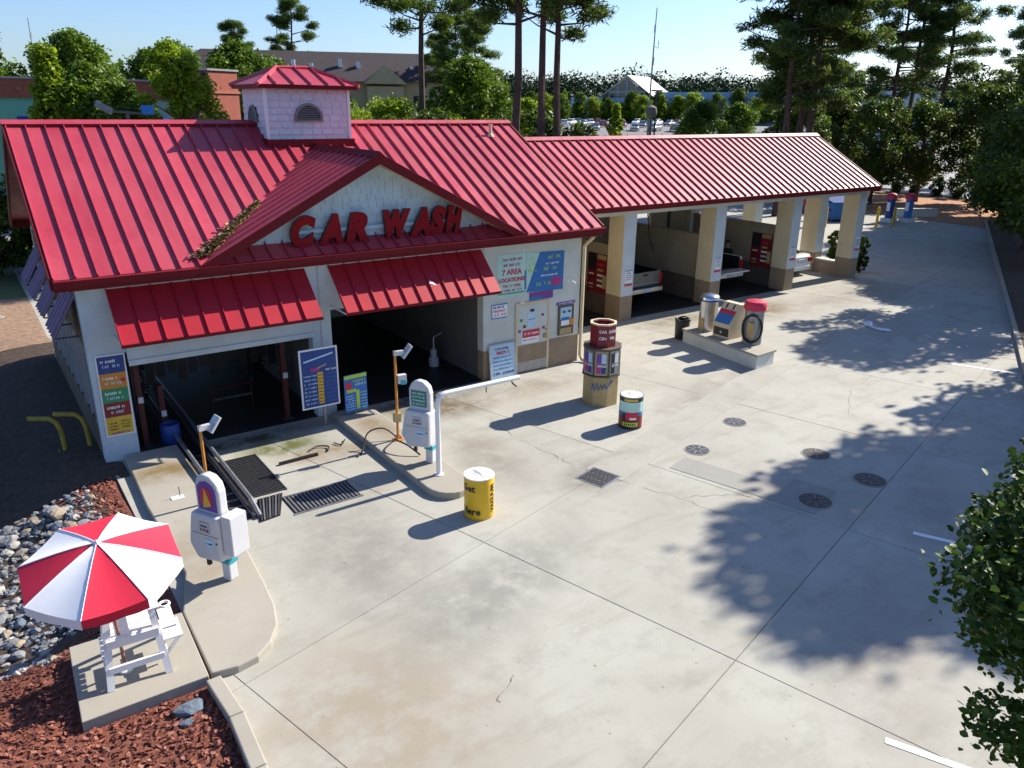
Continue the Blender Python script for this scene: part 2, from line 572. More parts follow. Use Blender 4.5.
def fast_mesh(name, verts, quads, mat):
    """numpy verts (n,3), quads (m,4)"""
    me = bpy.data.meshes.new(name)
    n, m = len(verts), len(quads)
    me.vertices.add(n)
    me.vertices.foreach_set('co', np.asarray(verts, dtype=np.float32).ravel())
    me.loops.add(m * 4)
    me.loops.foreach_set('vertex_index', np.asarray(quads, dtype=np.int32).ravel())
    me.polygons.add(m)
    me.polygons.foreach_set('loop_start', np.arange(0, m * 4, 4, dtype=np.int32))
    me.materials.append(MATS[mat])
    me.update(calc_edges=True)
    me.validate()
    return me


def text_mesh(body, size, mat, extrude=0.004, shear=0.0, fat=0.0, align='CENTER', side=None, res=3):
    """text standing in the local XZ plane, facing -Y"""
    cu = bpy.data.curves.new('lettering', 'FONT')
    cu.body = body
    cu.size = size
    cu.extrude = extrude
    cu.shear = shear
    cu.offset = fat
    cu.align_x = align
    cu.align_y = 'CENTER'
    cu.resolution_u = res
    to = bpy.data.objects.new('lettering', cu)
    COL.objects.link(to)
    me = bpy.data.meshes.new_from_object(to)
    bpy.data.objects.remove(to)
    bpy.data.curves.remove(cu)
    me.transform(Matrix.Rotation(R(90), 4, 'X'))
    me.materials.clear()
    me.materials.append(MATS[mat])
    if side:
        me.materials.append(MATS[side])
        for p in me.polygons:
            if p.normal.y > -0.5:
                p.material_index = 1
    return me


def letters(parent, body, size, mat, x, z, y=-0.01, **k):
    me = text_mesh(body, size, mat, **k)
    o = obj('lettering', me, parent)
    o.location = (x, y, z)
    return o


def panel(parent, name, x0, z0, x1, z1, mat, y0=-0.006, y1=0.0):
    return MB().box(x0, y0, z0, x1, y1, z1).build(name, mat, parent)


def print_line(parent, x0, z, w, h, mat, seed, y=-0.012):
    """a line of small print too fine to read: irregular strokes"""
    rng = random.Random(seed)
    mb = MB()
    x = x0
    while x < x0 + w:
        gw = h * rng.uniform(0.35, 0.75)
        if rng.random() < 0.16:
            x += h * 0.5
            continue
        hh = h * rng.uniform(0.6, 1.0)
        k = rng.random()
        t = h * 0.2
        if k < 0.4:
            mb.box(x, y, z, x + t, y + 0.004, z + hh)
            mb.box(x + gw - t, y, z, x + gw, y + 0.004, z + h * 0.7)
            mb.box(x + t, y, z + h * 0.45, x + gw - t, y + 0.004, z + h * 0.45 + t)
        elif k < 0.75:
            mb.box(x, y, z, x + t, y + 0.004, z + h * 0.7)
            mb.box(x + t, y, z, x + gw, y + 0.004, z + t)
            mb.box(x + t, y, z + h * 0.7 - t, x + gw, y + 0.004, z + h * 0.7)
        else:
            mb.box(x, y, z, x + t, y + 0.004, z + h)
        x += gw + h * 0.14
    if mb.v:
        return tag(mb.build('print_line', mat, parent), kind='stuff')


rng0 = random.Random(7)

# ------------------------------------------------------------------ the setting: ground


def sstep(t):
    t = max(0.0, min(1.0, t))
    return t * t * (3 - 2 * t)


def far_rise(x, y):
    return 3.3 * sstep((math.hypot(x, y) - 95) / 95)


def ditch(x, y):
    return 0.55 * sstep((1.35 - x) / 2.2) * sstep((y - 10.9) / 1.2) * (1 - sstep((y - 24) / 8)) * (1 - 0.6 * sstep((-1.0 - x) / 2.5))


def gz(x, y):
    return -0.06 - ditch(x, y) + far_rise(x, y)


def sheet(name, xs, ys, zf, mat, kind='structure'):
    vs = [(x, y, zf(x, y)) for y in ys for x in xs]
    nx = len(xs)
    q = [(j * nx + i, j * nx + i + 1, (j + 1) * nx + i + 1, (j + 1) * nx + i) for j in range(len(ys) - 1) for i in range(nx - 1)]
    o = obj(name, fast_mesh(name, np.array(vs), np.array(q), mat))
    o.data.polygons.foreach_set('use_smooth', [True] * len(q))
    if kind:
        o['kind'] = kind
    return o


xs = [-1500, -800, -400, -200, -120, -80, -50, -30, -20, -14] + [-10 + 0.4 * i for i in range(31)] + [3, 6, 12, 20, 30, 40, 50, 60, 70, 80, 90, 100, 110, 120, 130, 140, 150, 160, 170, 180, 190, 200, 230, 300, 500, 900, 1500]
ys = [-600, -200, -60, -20, 0, 4] + [6 + 0.4 * i for i in range(68)] + [36, 40, 46, 54, 62, 70, 80, 90, 100, 110, 120, 130, 140, 150, 160, 170, 180, 190, 200, 230, 300, 500, 900, 1500]
sheet('ground', xs, ys, gz, 'ground_far')
mx = [-7.6 + 0.4 * i for i in range(25)]
my = [4 + 0.4 * i for i in range(70)]
sheet('mulch_bed', mx, my, lambda x, y: gz(x, y) + 0.03 + 0.015 * math.sin(x * 3.1 + y * 2.3), 'mulch')
sheet('rock_bed', [-7 + 0.4 * i for i in range(22)], [11.3 + 0.4 * i for i in range(14)], lambda x, y: gz(x, y) + 0.045 + 0.015 * math.sin(x * 3.1 + y * 2.3), 'soil')
sheet('dark_bed', [-7.6 + 0.4 * i for i in range(25)], [16.8 + 0.4 * i for i in range(31)], lambda x, y: gz(x, y) + 0.055 + 0.015 * math.sin(x * 3.1 + y * 2.3), 'soil')
sheet('straw_bed', [-7.6 + 0.4 * i for i in range(30)], [28.8 + 0.4 * i for i in range(20)], lambda x, y: gz(x, y) + 0.06, 'straw')
# street and verges behind, to the left
sheet('grass_verge', [-60, -20, 0, 8, 16, 30, 60], [47.6, 50.2], lambda x, y: 0.03, 'grass')
sheet('street', [-60, -20, 0, 8, 16, 30, 60], [50.2, 61.2], lambda x, y: 0.04, 'road')
sheet('grass_strip', [-60, -20, 0, 8, 16, 30, 60], [61.2, 66.8], lambda x, y: 0.05, 'grass')
sheet('sidewalk', [-60, -20, 0, 8, 16, 30], [46.2, 47.6], lambda x, y: 0.035, 'road')
# far parking lots
fx = [60 + 10 * i for i in range(15)]
fy = [84 + 10 * i for i in range(13)]
sheet('far_parking_lot', fx, fy, lambda x, y: gz(x, y) + 0.1, 'asphalt')
sheet('side_street', [76, 88, 100, 112, 124, 136], [20, 32, 44, 56, 68, 80], lambda x, y: gz(x, y) + 0.1, 'road')

# pavement of big concrete slabs, with open joints
GA = R(14.8)
GU, GV = Vector((math.cos(GA), math.sin(GA))), Vector((-math.sin(GA), math.cos(GA)))
PITCH_S = 4.89


def clip(poly, a, b, c):
    """keep a*x+b*y>=c"""
    out = []
    for i in range(len(poly)):
        p, q = poly[i], poly[(i + 1) % len(poly)]
        dp, dq = a * p[0] + b * p[1] - c, a * q[0] + b * q[1] - c
        if dp >= 0:
            out.append(p)
        if (dp >= 0) != (dq >= 0):
            t = dp / (dp - dq)
            out.append((p[0] + (q[0] - p[0]) * t, p[1] + (q[1] - p[1]) * t))
    return out


KD = Vector((24.34, 12.17)).normalized()        # direction of the kerb at the right
KN = Vector((-KD.y, KD.x))
KP = Vector((26.11, 9.53))
pavement = bpy.data.objects.new('pavement', None)
COL.objects.link(pavement)
pavement['kind'] = 'structure'
gap = 0.0045
for i in range(-4, 16):
    for j in range(-5, 12):
        u0, v0 = 9.2 + PITCH_S * i, 8.3 + PITCH_S * j
        poly = []
        for du, dv in ((gap, gap), (PITCH_S - gap, gap), (PITCH_S - gap, PITCH_S - gap), (gap, PITCH_S - gap)):
            p = GU * (u0 + du) + GV * (v0 + dv)
            poly.append((p.x, p.y))
        poly = clip(poly, 1, 0, 1.74)
        poly = clip(poly, KN.x, KN.y, KN.x * KP.x + KN.y * KP.y + 0.005)
        poly = clip(poly, -1, 0, -58)
        poly = clip(poly, 0, -1, -44)
        if len(poly) < 3:
            continue
        ar = abs(sum(poly[k][0] * poly[(k + 1) % len(poly)][1] - poly[(k + 1) % len(poly)][0] * poly[k][1] for k in range(len(poly)))) / 2
        if ar < 0.05:
            continue
        cx = sum(p[0] for p in poly) / len(poly)
        cy = sum(p[1] for p in poly) / len(poly)
        dz = rng0.uniform(-0.0012, 0.0012)
        n = len(poly)
        top = [(x - cx, y - cy, dz) for x, y in poly]
        ins = []
        for x, y, z in top:
            l = math.hypot(x, y)
            ins.append((x * (1 - 0.007 / l), y * (1 - 0.007 / l), z))
        rim = [(x, y, dz - 0.01) for x, y, z in top]
        bot = [(x, y, -0.15) for x, y, z in top]
        mb = MB().add(ins + rim + bot, [tuple(range(n))] + [(k + n, (k + 1) % n + n, (k + 1) % n, k) for k in range(n)] + [(k + 2 * n, (k + 1) % n + 2 * n, (k + 1) % n + n, k + n) for k in range(n)])
        o = mb.build('slab', 'concrete', pavement)
        o.location = (cx, cy, 0)

# concrete gutter strip running from the drain, and a patched square in the paving
gut = MB()
a = Vector((10.45, 11.25))
b = Vector((24.0, 15.2))
n2 = Vector((-(b - a).y, (b - a).x)).normalized() * 0.46
gut.prism([(a.x - n2.x, a.y - n2.y, -0.02), (b.x - n2.x, b.y - n2.y, -0.02), (b.x + n2.x, b.y + n2.y, -0.02), (a.x + n2.x, a.y + n2.y, -0.02)], (0, 0, 0.026))
concrete_material('concrete_gutter', (0.372, 0.368, 0.33), (0.19, 0.18, 0.155), 1.3)
tag(gut.build('gutter_strip', 'concrete_gutter'), kind='structure')
pt = MB()
for (pp, z) in (([(12.75, 7.6), (14.0, 7.95), (13.75, 8.8), (13.2, 8.65), (12.6, 10.9), (11.9, 10.7)], 0.007),):
    pt.prism([(x, y, -0.02) for x, y in pp], (0, 0, 0.02 + z))
concrete_material('concrete_patch', (0.30, 0.295, 0.27), (0.17, 0.165, 0.15), 1.0)
tag(pt.build('pavement_patch', 'concrete_patch'), kind='structure')

rq = random.Random(31)
for pl_ in ([(10.2, 15.3), (10.0, 14.0), (10.15, 12.6), (10.22, 11.7)], [(10.5, 10.9), (10.9, 9.9), (11.3, 8.6), (11.2, 7.6)], [(11.0, 9.6), (11.9, 9.2), (12.5, 8.6)], [(4.7, 6.9), (5.2, 7.2)], [(13.3, 12.9), (14.6, 13.4), (16.0, 13.4)], [(18.2, 10.4), (19.9, 11.4), (22.0, 11.9)], [(16.6, 8.6), (17.6, 7.6), (18.4, 7.4)], [(23.6, 13.0), (25.2, 13.2), (26.6, 14.4)]):
    mbc = MB()
    dense = []
    for a_, b_ in zip(pl_[:-1], pl_[1:]):
        nseg = 7
        for q_ in range(nseg):
            t_ = q_ / nseg
            dense.append((a_[0] + (b_[0] - a_[0]) * t_ + rq.uniform(-0.05, 0.05), a_[1] + (b_[1] - a_[1]) * t_ + rq.uniform(-0.05, 0.05)))
    dense.append(pl_[-1])
    for a_, b_ in zip(dense[:-1], dense[1:]):
        if rq.random() < 0.22:
            continue
        d_ = Vector((b_[0] - a_[0], b_[1] - a_[1])).normalized()
        w_ = rq.uniform(0.002, 0.005)
        mbc.add([(a_[0] + d_.y * w_, a_[1] - d_.x * w_, 0.0065), (b_[0] + d_.y * w_, b_[1] - d_.x * w_, 0.0065), (b_[0] - d_.y * w_, b_[1] + d_.x * w_, 0.0065), (a_[0] - d_.y * w_, a_[1] + d_.x * w_, 0.0065)], [(0, 1, 2, 3)])
    tag(mbc.build('pavement_crack', 'dark_brown'), kind='structure')

# right-hand kerb and planted strip
kerb_r = bpy.data.objects.new('kerb_right', None)
COL.objects.link(kerb_r)
kerb_r['kind'] = 'structure'
kme = MB().prism([(0.01, 0, -0.1), (2.99, 0, -0.1), (2.99, -0.16, -0.1), (0.01, -0.16, -0.1)], (0, 0, 0.23)).mesh('kerb_section', 'concrete_island')
for i in range(-9, 13):
    o = obj('kerb_section', kme, kerb_r)
    p = KP + KD * (3.0 * i) - KN * 0.0
    o.location = (p.x, p.y, 0)
    o.rotation_euler = (0, 0, math.atan2(KD.y, KD.x))
p0 = KP - KD * 28 - KN * 0.16
p1 = KP + KD * 39 - KN * 0.16
tag(MB().prism([(p0.x, p0.y, -0.1), (p0.x + 10, p0.y - 22, -0.1), (p1.x + 20, p1.y - 22, -0.1), (p1.x, p1.y, -0.1)], (0, 0, 0.2)).build('planting_strip', 'soil'), kind='structure')
# bed of pine straw at the far end of the lot
tag(MB().prism([(58.02, 23, -0.1), (75, 24, -0.1), (75, 46, -0.1), (58.02, 44, -0.1)], (0, 0, 0.16)).build('pine_straw_bed', 'pine_straw'), kind='structure')

# kerb at the left, beside the mulch
kerb_l = bpy.data.objects.new('kerb_left', None)
COL.objects.link(kerb_l)
kerb_l['kind'] = 'structure'
pts = [(1.60, 9.36), (1.66, 8.5), (1.62, 7.5), (1.48, 6.4), (1.2, 5.4), (0.8, 4.4)]
for i in range(len(pts) - 1):
    (xa, ya), (xb, yb) = pts[i], pts[i + 1]
    MB().prism([(xa, ya - 0.006, -0.1), (xb, yb + 0.006, -0.1), (xb + 0.2, yb + 0.006, -0.1), (xa + 0.2, ya - 0.006, -0.1)], (0, 0, 0.22)).build('kerb_section', 'concrete_island', kerb_l, bevel=0.02)

# painted stall lines
for (xa, ya, xb, yb, lab) in ((13.68, 6.13, 14.6, 4.2, 0), (8.39, 3.57, 9.3, 1.6, 0), (24.78, 11.22, 25.6, 9.45, 0)):
    d = Vector((xb - xa, yb - ya)).normalized()
    nn = Vector((-d.y, d.x)) * 0.055
    tag(MB().prism([(xa - nn.x, ya - nn.y, 0.0), (xb - nn.x, yb - nn.y, 0.0), (xb + nn.x, yb + nn.y, 0.0), (xa + nn.x, ya + nn.y, 0.0)], (0, 0, 0.007)).build('stall_line', 'paint_line'), kind='structure')

# ------------------------------------------------------------------ standing-seam panels


def seam_panel_mesh(w, L, mat, rib_h=0.06, rib_w=0.035, th=0.02):
    mb = MB()
    mb.box(0.0, 0.0, -th, w - 0.001, L, 0.0)
    mb.add([(0.0, 0, 0), (rib_w, 0, 0), (rib_w * 0.75, 0, rib_h), (rib_w * 0.25, 0, rib_h), (0.0, L, 0), (rib_w, L, 0), (rib_w * 0.75, L, rib_h), (rib_w * 0.25, L, rib_h)],
           [(0, 1, 2, 3), (7, 6, 5, 4), (1, 5, 6, 2), (2, 6, 7, 3), (3, 7, 4, 0)])
    return mb.mesh('roof_panel', mat)


def lay_panels(parent, name, me, start, along, upv, n, pitch):
    along = Vector(along).normalized()
    upv = Vector(upv).normalized()
    nor = along.cross(upv)
    for i in range(n):
        o = obj(name, me, parent)
        p = Vector(start) + along * pitch * i
        o.matrix_local = Matrix(((along.x, upv.x, nor.x, p.x), (along.y, upv.y, nor.y, p.y), (along.z, upv.z, nor.z, p.z), (0, 0, 0, 1)))


# ------------------------------------------------------------------ car wash building
XL, XR, YF, YB = 1.70, 15.10, 17.80, 26.80
RX0, RX1 = 1.28, 15.48
EZ, RZ, EY, RY = 4.20, 7.0, 17.30, 22.30
bld = thing('car_wash_building', 'white car wash tunnel building with red standing-seam metal roof and cupola', 'building', (8.4, 22.3, 0))
off = Vector((-8.4, -22.3, 0))


def part(mb, name, mats, parent=None, **k):
    """builds with world coordinates, parented to bld (or to a child that sits at bld's origin)"""
    mb.v = [tuple(Vector(p) + off) for p in mb.v]
    return mb.build(name, mats, parent or bld, **k)


w = MB()
w.box(XL, YF, 0, 2.40, YF + 0.3, 3.98)               # left column
w.box(2.40, YF, 2.42, 6.60, YF + 0.3, 3.98)          # header 1
w.box(6.60, YF, 0, 7.10, YF + 0.3, 3.98)             # middle column
w.box(7.10, YF, 2.72, 11.60, YF + 0.3, 3.98)         # header 2
front = part(w, 'front_wall', 'wall_white')
part(MB().box(11.60, YF, 0.88, XR, YF + 0.3, 3.98), 'front_wall', 'wall_pale')
part(MB().box(11.60, YF - 0.012, -0.05, XR - 0.002, YF + 0.3, 0.88), 'wall_band', 'wall_tan')
part(MB().box(2.44, YF - 0.10, 2.22, 6.62, YF - 0.004, 2.60), 'door_header', 'wall_white')
part(MB().box(2.44, YF - 0.13, 2.14, 6.62, YF - 0.104, 2.26), 'header_trim', 'wall_white')
part(MB().box(6.82, YF - 0.012, 0.1, 6.85, YF - 0.002, 3.9), 'conduit', 'grey_plastic')
part(MB().box(11.6, YF - 0.01, 3.3, 11.63, YF - 0.002, 3.95), 'conduit', 'grey_plastic')
# left wall with window openings and posts
lw = MB()
lw.box(XL, YF + 0.3, 0, XL + 0.2, YB, 0.75)
lw.box(XL, YF + 0.3, 2.55, XL + 0.2, YB, 3.98)
for k in range(6):
    y0 = YF + 0.3 + k * (YB - YF - 0.5) / 5
    lw.box(XL + 0.001, y0, 0.75, XL + 0.2, y0 + 0.22, 2.55)
part(lw, 'side_wall', 'dark_brown')  # whole side wall in one dark brown
for k in range(5):
    y0 = YF + 0.3 + k * (YB - YF - 0.5) / 5 + 0.22
    y1 = y0 + (YB - YF - 0.5) / 5 - 0.22
    wn_ = part(MB().box(XL + 0.06, y0, 0.75, XL + 0.1, y1, 2.55), 'window', 'glass')
    fr = MB()
    for yy in (y0, (y0 + y1) / 2 - 0.03, y1 - 0.06):
        fr.box(XL + 0.0, yy, 0.75, XL + 0.055, yy + 0.06, 2.55)
    part(fr, 'frame', 'grey_plastic', wn_)
part(MB().box(XL, YB - 0.001, 0, 2.5, YB + 0.2, 3.98).box(2.5, YB - 0.001, 2.7, 6.6, YB + 0.2, 3.98).box(6.6, YB - 0.001, 0, XR, YB + 0.2, 3.98), 'rear_wall', 'wall_pale')
part(MB().box(XR - 0.2, YF + 0.3, 0.9, XR, YB, 3.98), 'side_wall', 'wall_cream')
part(MB().box(XR - 0.2, YF + 0.3, 0, XR + 0.01, YB, 0.9), 'wall_band', 'wall_tan')
# gable ends
for gx, gm in ((XL, 'wall_pale'), (XR - 0.12, 'wall_cream')):
    part(MB().prism([(gx, EY + 0.45, 3.98), (gx, 2 * RY - EY - 0.45, 3.98), (gx, RY, RZ - 0.22)], (0.12, 0, 0)), 'gable_wall', gm)
# interior
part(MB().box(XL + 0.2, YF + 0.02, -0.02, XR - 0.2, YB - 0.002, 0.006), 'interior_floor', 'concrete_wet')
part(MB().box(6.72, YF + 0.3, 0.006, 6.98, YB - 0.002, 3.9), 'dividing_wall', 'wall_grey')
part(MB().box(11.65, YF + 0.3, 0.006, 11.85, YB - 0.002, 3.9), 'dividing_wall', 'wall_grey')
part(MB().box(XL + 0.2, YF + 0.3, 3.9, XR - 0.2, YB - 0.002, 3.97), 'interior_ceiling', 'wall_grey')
# soffit with ribs
so = MB().box(RX0 + 0.03, EY + 0.02, 3.95, RX1 - 0.03, YF - 0.001, 4.0)
part(so, 'soffit', 'soffit')
rb = MB()
for k in range(118):
    x = RX0 + 0.1 + k * 0.12
    rb.box(x, EY + 0.03, 3.935, x + 0.03, YF - 0.004, 3.9495)
tag(part(rb, 'soffit_ribs', 'soffit'), kind='stuff')
part(MB().box(RX0, EY - 0.05, 3.96, RX1, EY + 0.018, 4.19), 'fascia', 'red_trim')
part(MB().box(RX0, EY - 0.17, 4.06, RX1, EY - 0.052, 4.19), 'gutter', 'red_trim')
part(MB().box(RX0, 2 * RY - EY, 3.96, RX1, 2 * RY - EY + 0.06, 4.19), 'fascia', 'red_trim')
# roof
SL = math.hypot(RY - EY, RZ - EZ)
NP = 36
PW = (RX1 - RX0) / NP
pm = seam_panel_mesh(PW, SL, 'red_roof')
o8 = Vector((8.4, 22.3, 0))
lay_panels(bld, 'roof_panel', pm, Vector((RX0, EY, EZ)) - o8, (1, 0, 0), (0, RY - EY, RZ - EZ), NP, PW)
lay_panels(bld, 'roof_panel', pm, Vector((RX1, 2 * RY - EY, EZ)) - o8, (-1, 0, 0), (0, EY - RY, RZ - EZ), NP, PW)
rc = MB()
rc.prism([(RX0 - 0.06, RY - 0.17, RZ - 0.03), (RX0 - 0.06, RY, RZ + 0.075), (RX0 - 0.06, RY + 0.17, RZ - 0.03), (RX0 - 0.06, RY, RZ - 0.02)], (RX1 - RX0 + 0.12, 0, 0))
part(rc, 'ridge_cap', 'red_roof')
part(MB().box(RX0 - 0.061, RY - 0.185, RZ - 0.085, RX1 + 0.06, RY - 0.171, RZ - 0.02), 'ridge_trim', 'red_trim')
for gx in (RX0 - 0.05, RX1 - 0.005):
    for sgn in (-1, 1):
        e = RY + sgn * (RY - EY)
        part(MB().prism([(gx, e, EZ - 0.20), (gx, RY, RZ - 0.20), (gx, RY, RZ + 0.04), (gx, e, EZ + 0.04)], (0.055, 0, 0)), 'rake_trim', 'red_trim')
# vent pipe on the roof
vp = MB()
vp.lathe([(0.12, 0), (0.10, 0.06), (0.05, 0.10), (0.05, 0.34), (0.07, 0.36), (0.07, 0.38)], 10, c=(14.35, 21.6, 6.58))
part(vp, 'vent_pipe', 'wall_cream', smooth=True)
# downspout at the corner
ds = MB()
ds.tube([(15.16, 17.3, 3.95), (15.16, 17.55, 3.75), (15.16, 17.72, 3.6), (15.16, 17.73, 0.2), (15.16, 17.62, 0.08), (15.2, 17.45, 0.06)], 0.055, 8)
part(ds, 'downspout', 'wall_cream', smooth=True)

# pediment
PX, PZ, PH = 8.32, 6.36, 4.20
psl = (PZ - 4.20) / PH
part(MB().prism([(PX - PH + 0.35, YF - 0.001, 4.36), (PX + PH - 0.35, YF - 0.001, 4.36), (PX, YF - 0.001, PZ - 0.12)], (0, 0.1, 0)), 'pediment_wall', 'shingle_pediment')
sh = MB()
z = 4.46
row = 0
rr = random.Random(3)
while z < PZ - 0.3:
    half = (PZ - 0.14 - (z + 0.17)) / psl - 0.02
    x = PX - half
    while x < PX + half:
        wd = min(rr.uniform(0.17, 0.28), PX + half - x)
        if wd > 0.04:
            sh.prism([(x, YF - 0.002, z + 0.17), (x, YF - 0.022 - rr.uniform(0, 0.006), z - 0.005), (x, YF - 0.002, z - 0.005)], (wd - 0.014, 0, 0))
        x += wd
    z += 0.17
    row += 1
tag(part(sh, 'pediment_shingles', 'shingle_pediment'), kind='stuff')
PFY = 17.22
yb = PFY
k = 0
PPW = 0.36
while yb < 21.0:
    y1 = min(yb + PPW, 21.12)
    zr = EZ + (RZ - EZ) / (RY - EY) * (y1 - EY)      # main roof height here
    zl = max(4.16, zr - 0.35)
    dx = (PZ - zl) / psl
    L = math.hypot(dx, PZ - zl)
    if L > 0.15:
        me = seam_panel_mesh(PPW, L, 'red_roof', 0.05)
        for sgn in (-1, 1):
            along = Vector((0, -1, 0)) if sgn < 0 else Vector((0, 1, 0))
            upv = Vector((-sgn * dx, 0, PZ - zl)).normalized()
            nor = along.cross(upv)
            st = Vector((PX + sgn * dx, yb + PPW if sgn < 0 else yb, zl + 0.03)) + off
            o = obj('pediment_panel', me, bld)
            o.matrix_local = Matrix(((along.x, upv.x, nor.x, st.x), (along.y, upv.y, nor.y, st.y), (along.z, upv.z, nor.z, st.z), (0, 0, 0, 1)))
    yb += PPW
for sgn in (-1, 1):
    q = MB().prism([(PX + sgn * (PH + 0.12), PFY - 0.05, 3.99), (PX, PFY - 0.05, PZ - 0.17), (PX, PFY - 0.05, PZ + 0.075), (PX + sgn * (PH + 0.12), PFY - 0.05, 4.20)], (0, 0.048, 0))
    part(q, 'rake_trim', 'red_trim')
    q = MB().prism([(PX + sgn * (PH - 0.1), PFY, 4.13), (PX, PFY, PZ - 0.10), (PX, PFY, PZ - 0.03), (PX + sgn * (PH - 0.1), PFY, 4.2)], (0, 0.57, 0))
    part(q, 'rake_soffit', 'wall_cream')
part(MB().prism([(PX - 0.15, PFY - 0.06, PZ - 0.005), (PX, PFY - 0.06, PZ + 0.125), (PX + 0.15, PFY - 0.06, PZ - 0.005), (PX, PFY - 0.06, PZ + 0.03)], (0, 4.1, 0)), 'ridge_cap', 'red_trim')

# sign letters
for body, x0, x1 in (('CAR', 6.16, 8.10), ('WASH', 8.50, 10.68)):
    pass
sgn_ = thing('car_wash_sign', 'red italic CAR WASH channel letters across the white pediment', 'sign', (8.4, 17.62, 4.70))
glyphs = (('C', 6.50), ('A', 7.15), ('R', 7.83), ('W', 8.92), ('A', 9.55), ('S', 10.07), ('H', 10.55))
for ch, x in glyphs:
    me = text_mesh(ch, 0.86, 'letter_red', extrude=0.06, shear=0.28, fat=0.066, side='letter_side', res=5)
    o = obj('letter', me, sgn_)
    xs_ = [v.co.x for v in me.vertices]
    wd = {'W': 0.74, 'S': 0.50, 'H': 0.54}.get(ch, 0.62)
    s_ = wd / (max(xs_) - min(xs_))
    o.scale = (s_, 1, 1.0)
    o.location = (x - 8.4 - s_ * (max(xs_) + min(xs_)) / 2, 0.0, -0.02 + (x - 8.4) * 0.004)
part_ = MB().box(-2.2, 0.07, -0.06, 2.2, 0.12, 0.02).build('mounting_rail', 'wall_white', sgn_)

# cupola
cup = bpy.data.objects.new('cupola', None)
COL.objects.link(cup)
cup.parent = bld
CX0, CX1, CY0, CY1, CZ0, CZ1 = 7.14, 9.44, 21.35, 23.25, 6.2, 7.95


def cpart(mb, name, mats, **k):
    mb.v = [tuple(Vector(p) + off) for p in mb.v]
    return mb.build(name, mats, cup, **k)


cpart(MB().box(CX0, CY0, CZ0, CX1, CY1, CZ1), 'cupola_wall', 'shingle')
cpart(MB().box(CX0 - 0.09, CY0 - 0.14, 6.35, CX1 + 0.09, CY0 - 0.03, 6.60).box(CX0 - 0.1, CY0 - 0.03, 6.35, CX0 - 0.025, CY1 + 0.05, 6.62), 'flashing', 'red_trim')
rr = random.Random(5)
rows = 8
for rw in range(rows):
    z0 = 6.55 + rw * 0.172
    x = CX0 + 0.03
    while x < CX1 - 0.05:
        wd = min(rr.uniform(0.24, 0.36), CX1 - 0.03 - x)
        cpart(MB().prism([(x, CY0, z0 + 0.172), (x, CY0 - 0.028 - rr.uniform(0, 0.006), z0), (x, CY0, z0)], (wd - 0.012, 0, 0)), 'shingle', 'shingle')
        x += wd
    y = CY0 + 0.03
    while y < CY1 - 0.05:
        wd = min(rr.uniform(0.24, 0.36), CY1 - 0.03 - y)
        cpart(MB().prism([(CX0, y, z0 + 0.172), (CX0 - 0.028 - rr.uniform(0, 0.006), y, z0), (CX0, y, z0)], (0, wd - 0.012, 0)), 'shingle', 'shingle')
        y += wd
for xc in (CX0 - 0.045, CX1 - 0.03):
    cpart(MB().box(xc, CY0 - 0.045, 6.35, xc + 0.075, CY0 + 0.03, CZ1), 'corner_board', 'white_paint')
# half-round louvres


def half_round(front):
    mb = MB()
    fr_ = MB()
    if front:
        c, r, zb = (CX0 + CX1) / 2 - 0.02, 0.40, 7.10
        P = lambda a, z, d: (a, CY0 - d, z)
    else:
        c, r, zb = (CY0 + CY1) / 2 + 0.05, 0.36, 7.08
        P = lambda a, z, d: (CX0 - d, a, z)
    arc = [(c + r * math.cos(t), zb + r * math.sin(t) * 1.05) for t in [math.pi * k / 14 for k in range(15)]]
    back = [P(a, z, 0.036) for a, z in arc]
    dv = (0, -0.01, 0) if front else (-0.01, 0, 0)
    mb.prism(back, dv)
    v = cpart(mb, 'louvre', 'dark')
    for k in range(14):
        a, b_ = arc[k], arc[k + 1]
        ia = (c + (a[0] - c) * 0.84, zb + (a[1] - zb) * 0.84)
        ib = (c + (b_[0] - c) * 0.84, zb + (b_[1] - zb) * 0.84)
        fr_.prism([P(*a, 0.046), P(*b_, 0.046), P(*ib, 0.046), P(*ia, 0.046)], (0, -0.03, 0) if front else (-0.03, 0, 0))
    fr_.box(*( (c - r, CY0 - 0.08, zb - 0.05, c + r, CY0 - 0.03, zb) if front else (CX0 - 0.08, c - r, zb - 0.05, CX0 - 0.03, c + r, zb)))
    sl_ = MB()
    k = 0
    z = zb + 0.015
    while z < zb + r * 0.84:
        hw = math.sqrt(max(0, (r * 0.86) ** 2 - ((z - zb) / 1.05) ** 2))
        if front:
            sl_.prism([(c - hw, CY0 - 0.047, z + 0.03), (c - hw, CY0 - 0.072, z), (c - hw, CY0 - 0.066, z), (c - hw, CY0 - 0.046, z + 0.024)], (2 * hw, 0, 0))
        else:
            sl_.prism([(CX0 - 0.047, c - hw, z + 0.03), (CX0 - 0.072, c - hw, z), (CX0 - 0.066, c - hw, z), (CX0 - 0.046, c - hw, z + 0.024)], (0, 2 * hw, 0))
        z += 0.055
    cpart(fr_, 'louvre_frame', 'louver')
    cpart(sl_, 'louvre_slats', 'louver')


half_round(True)
half_round(False)
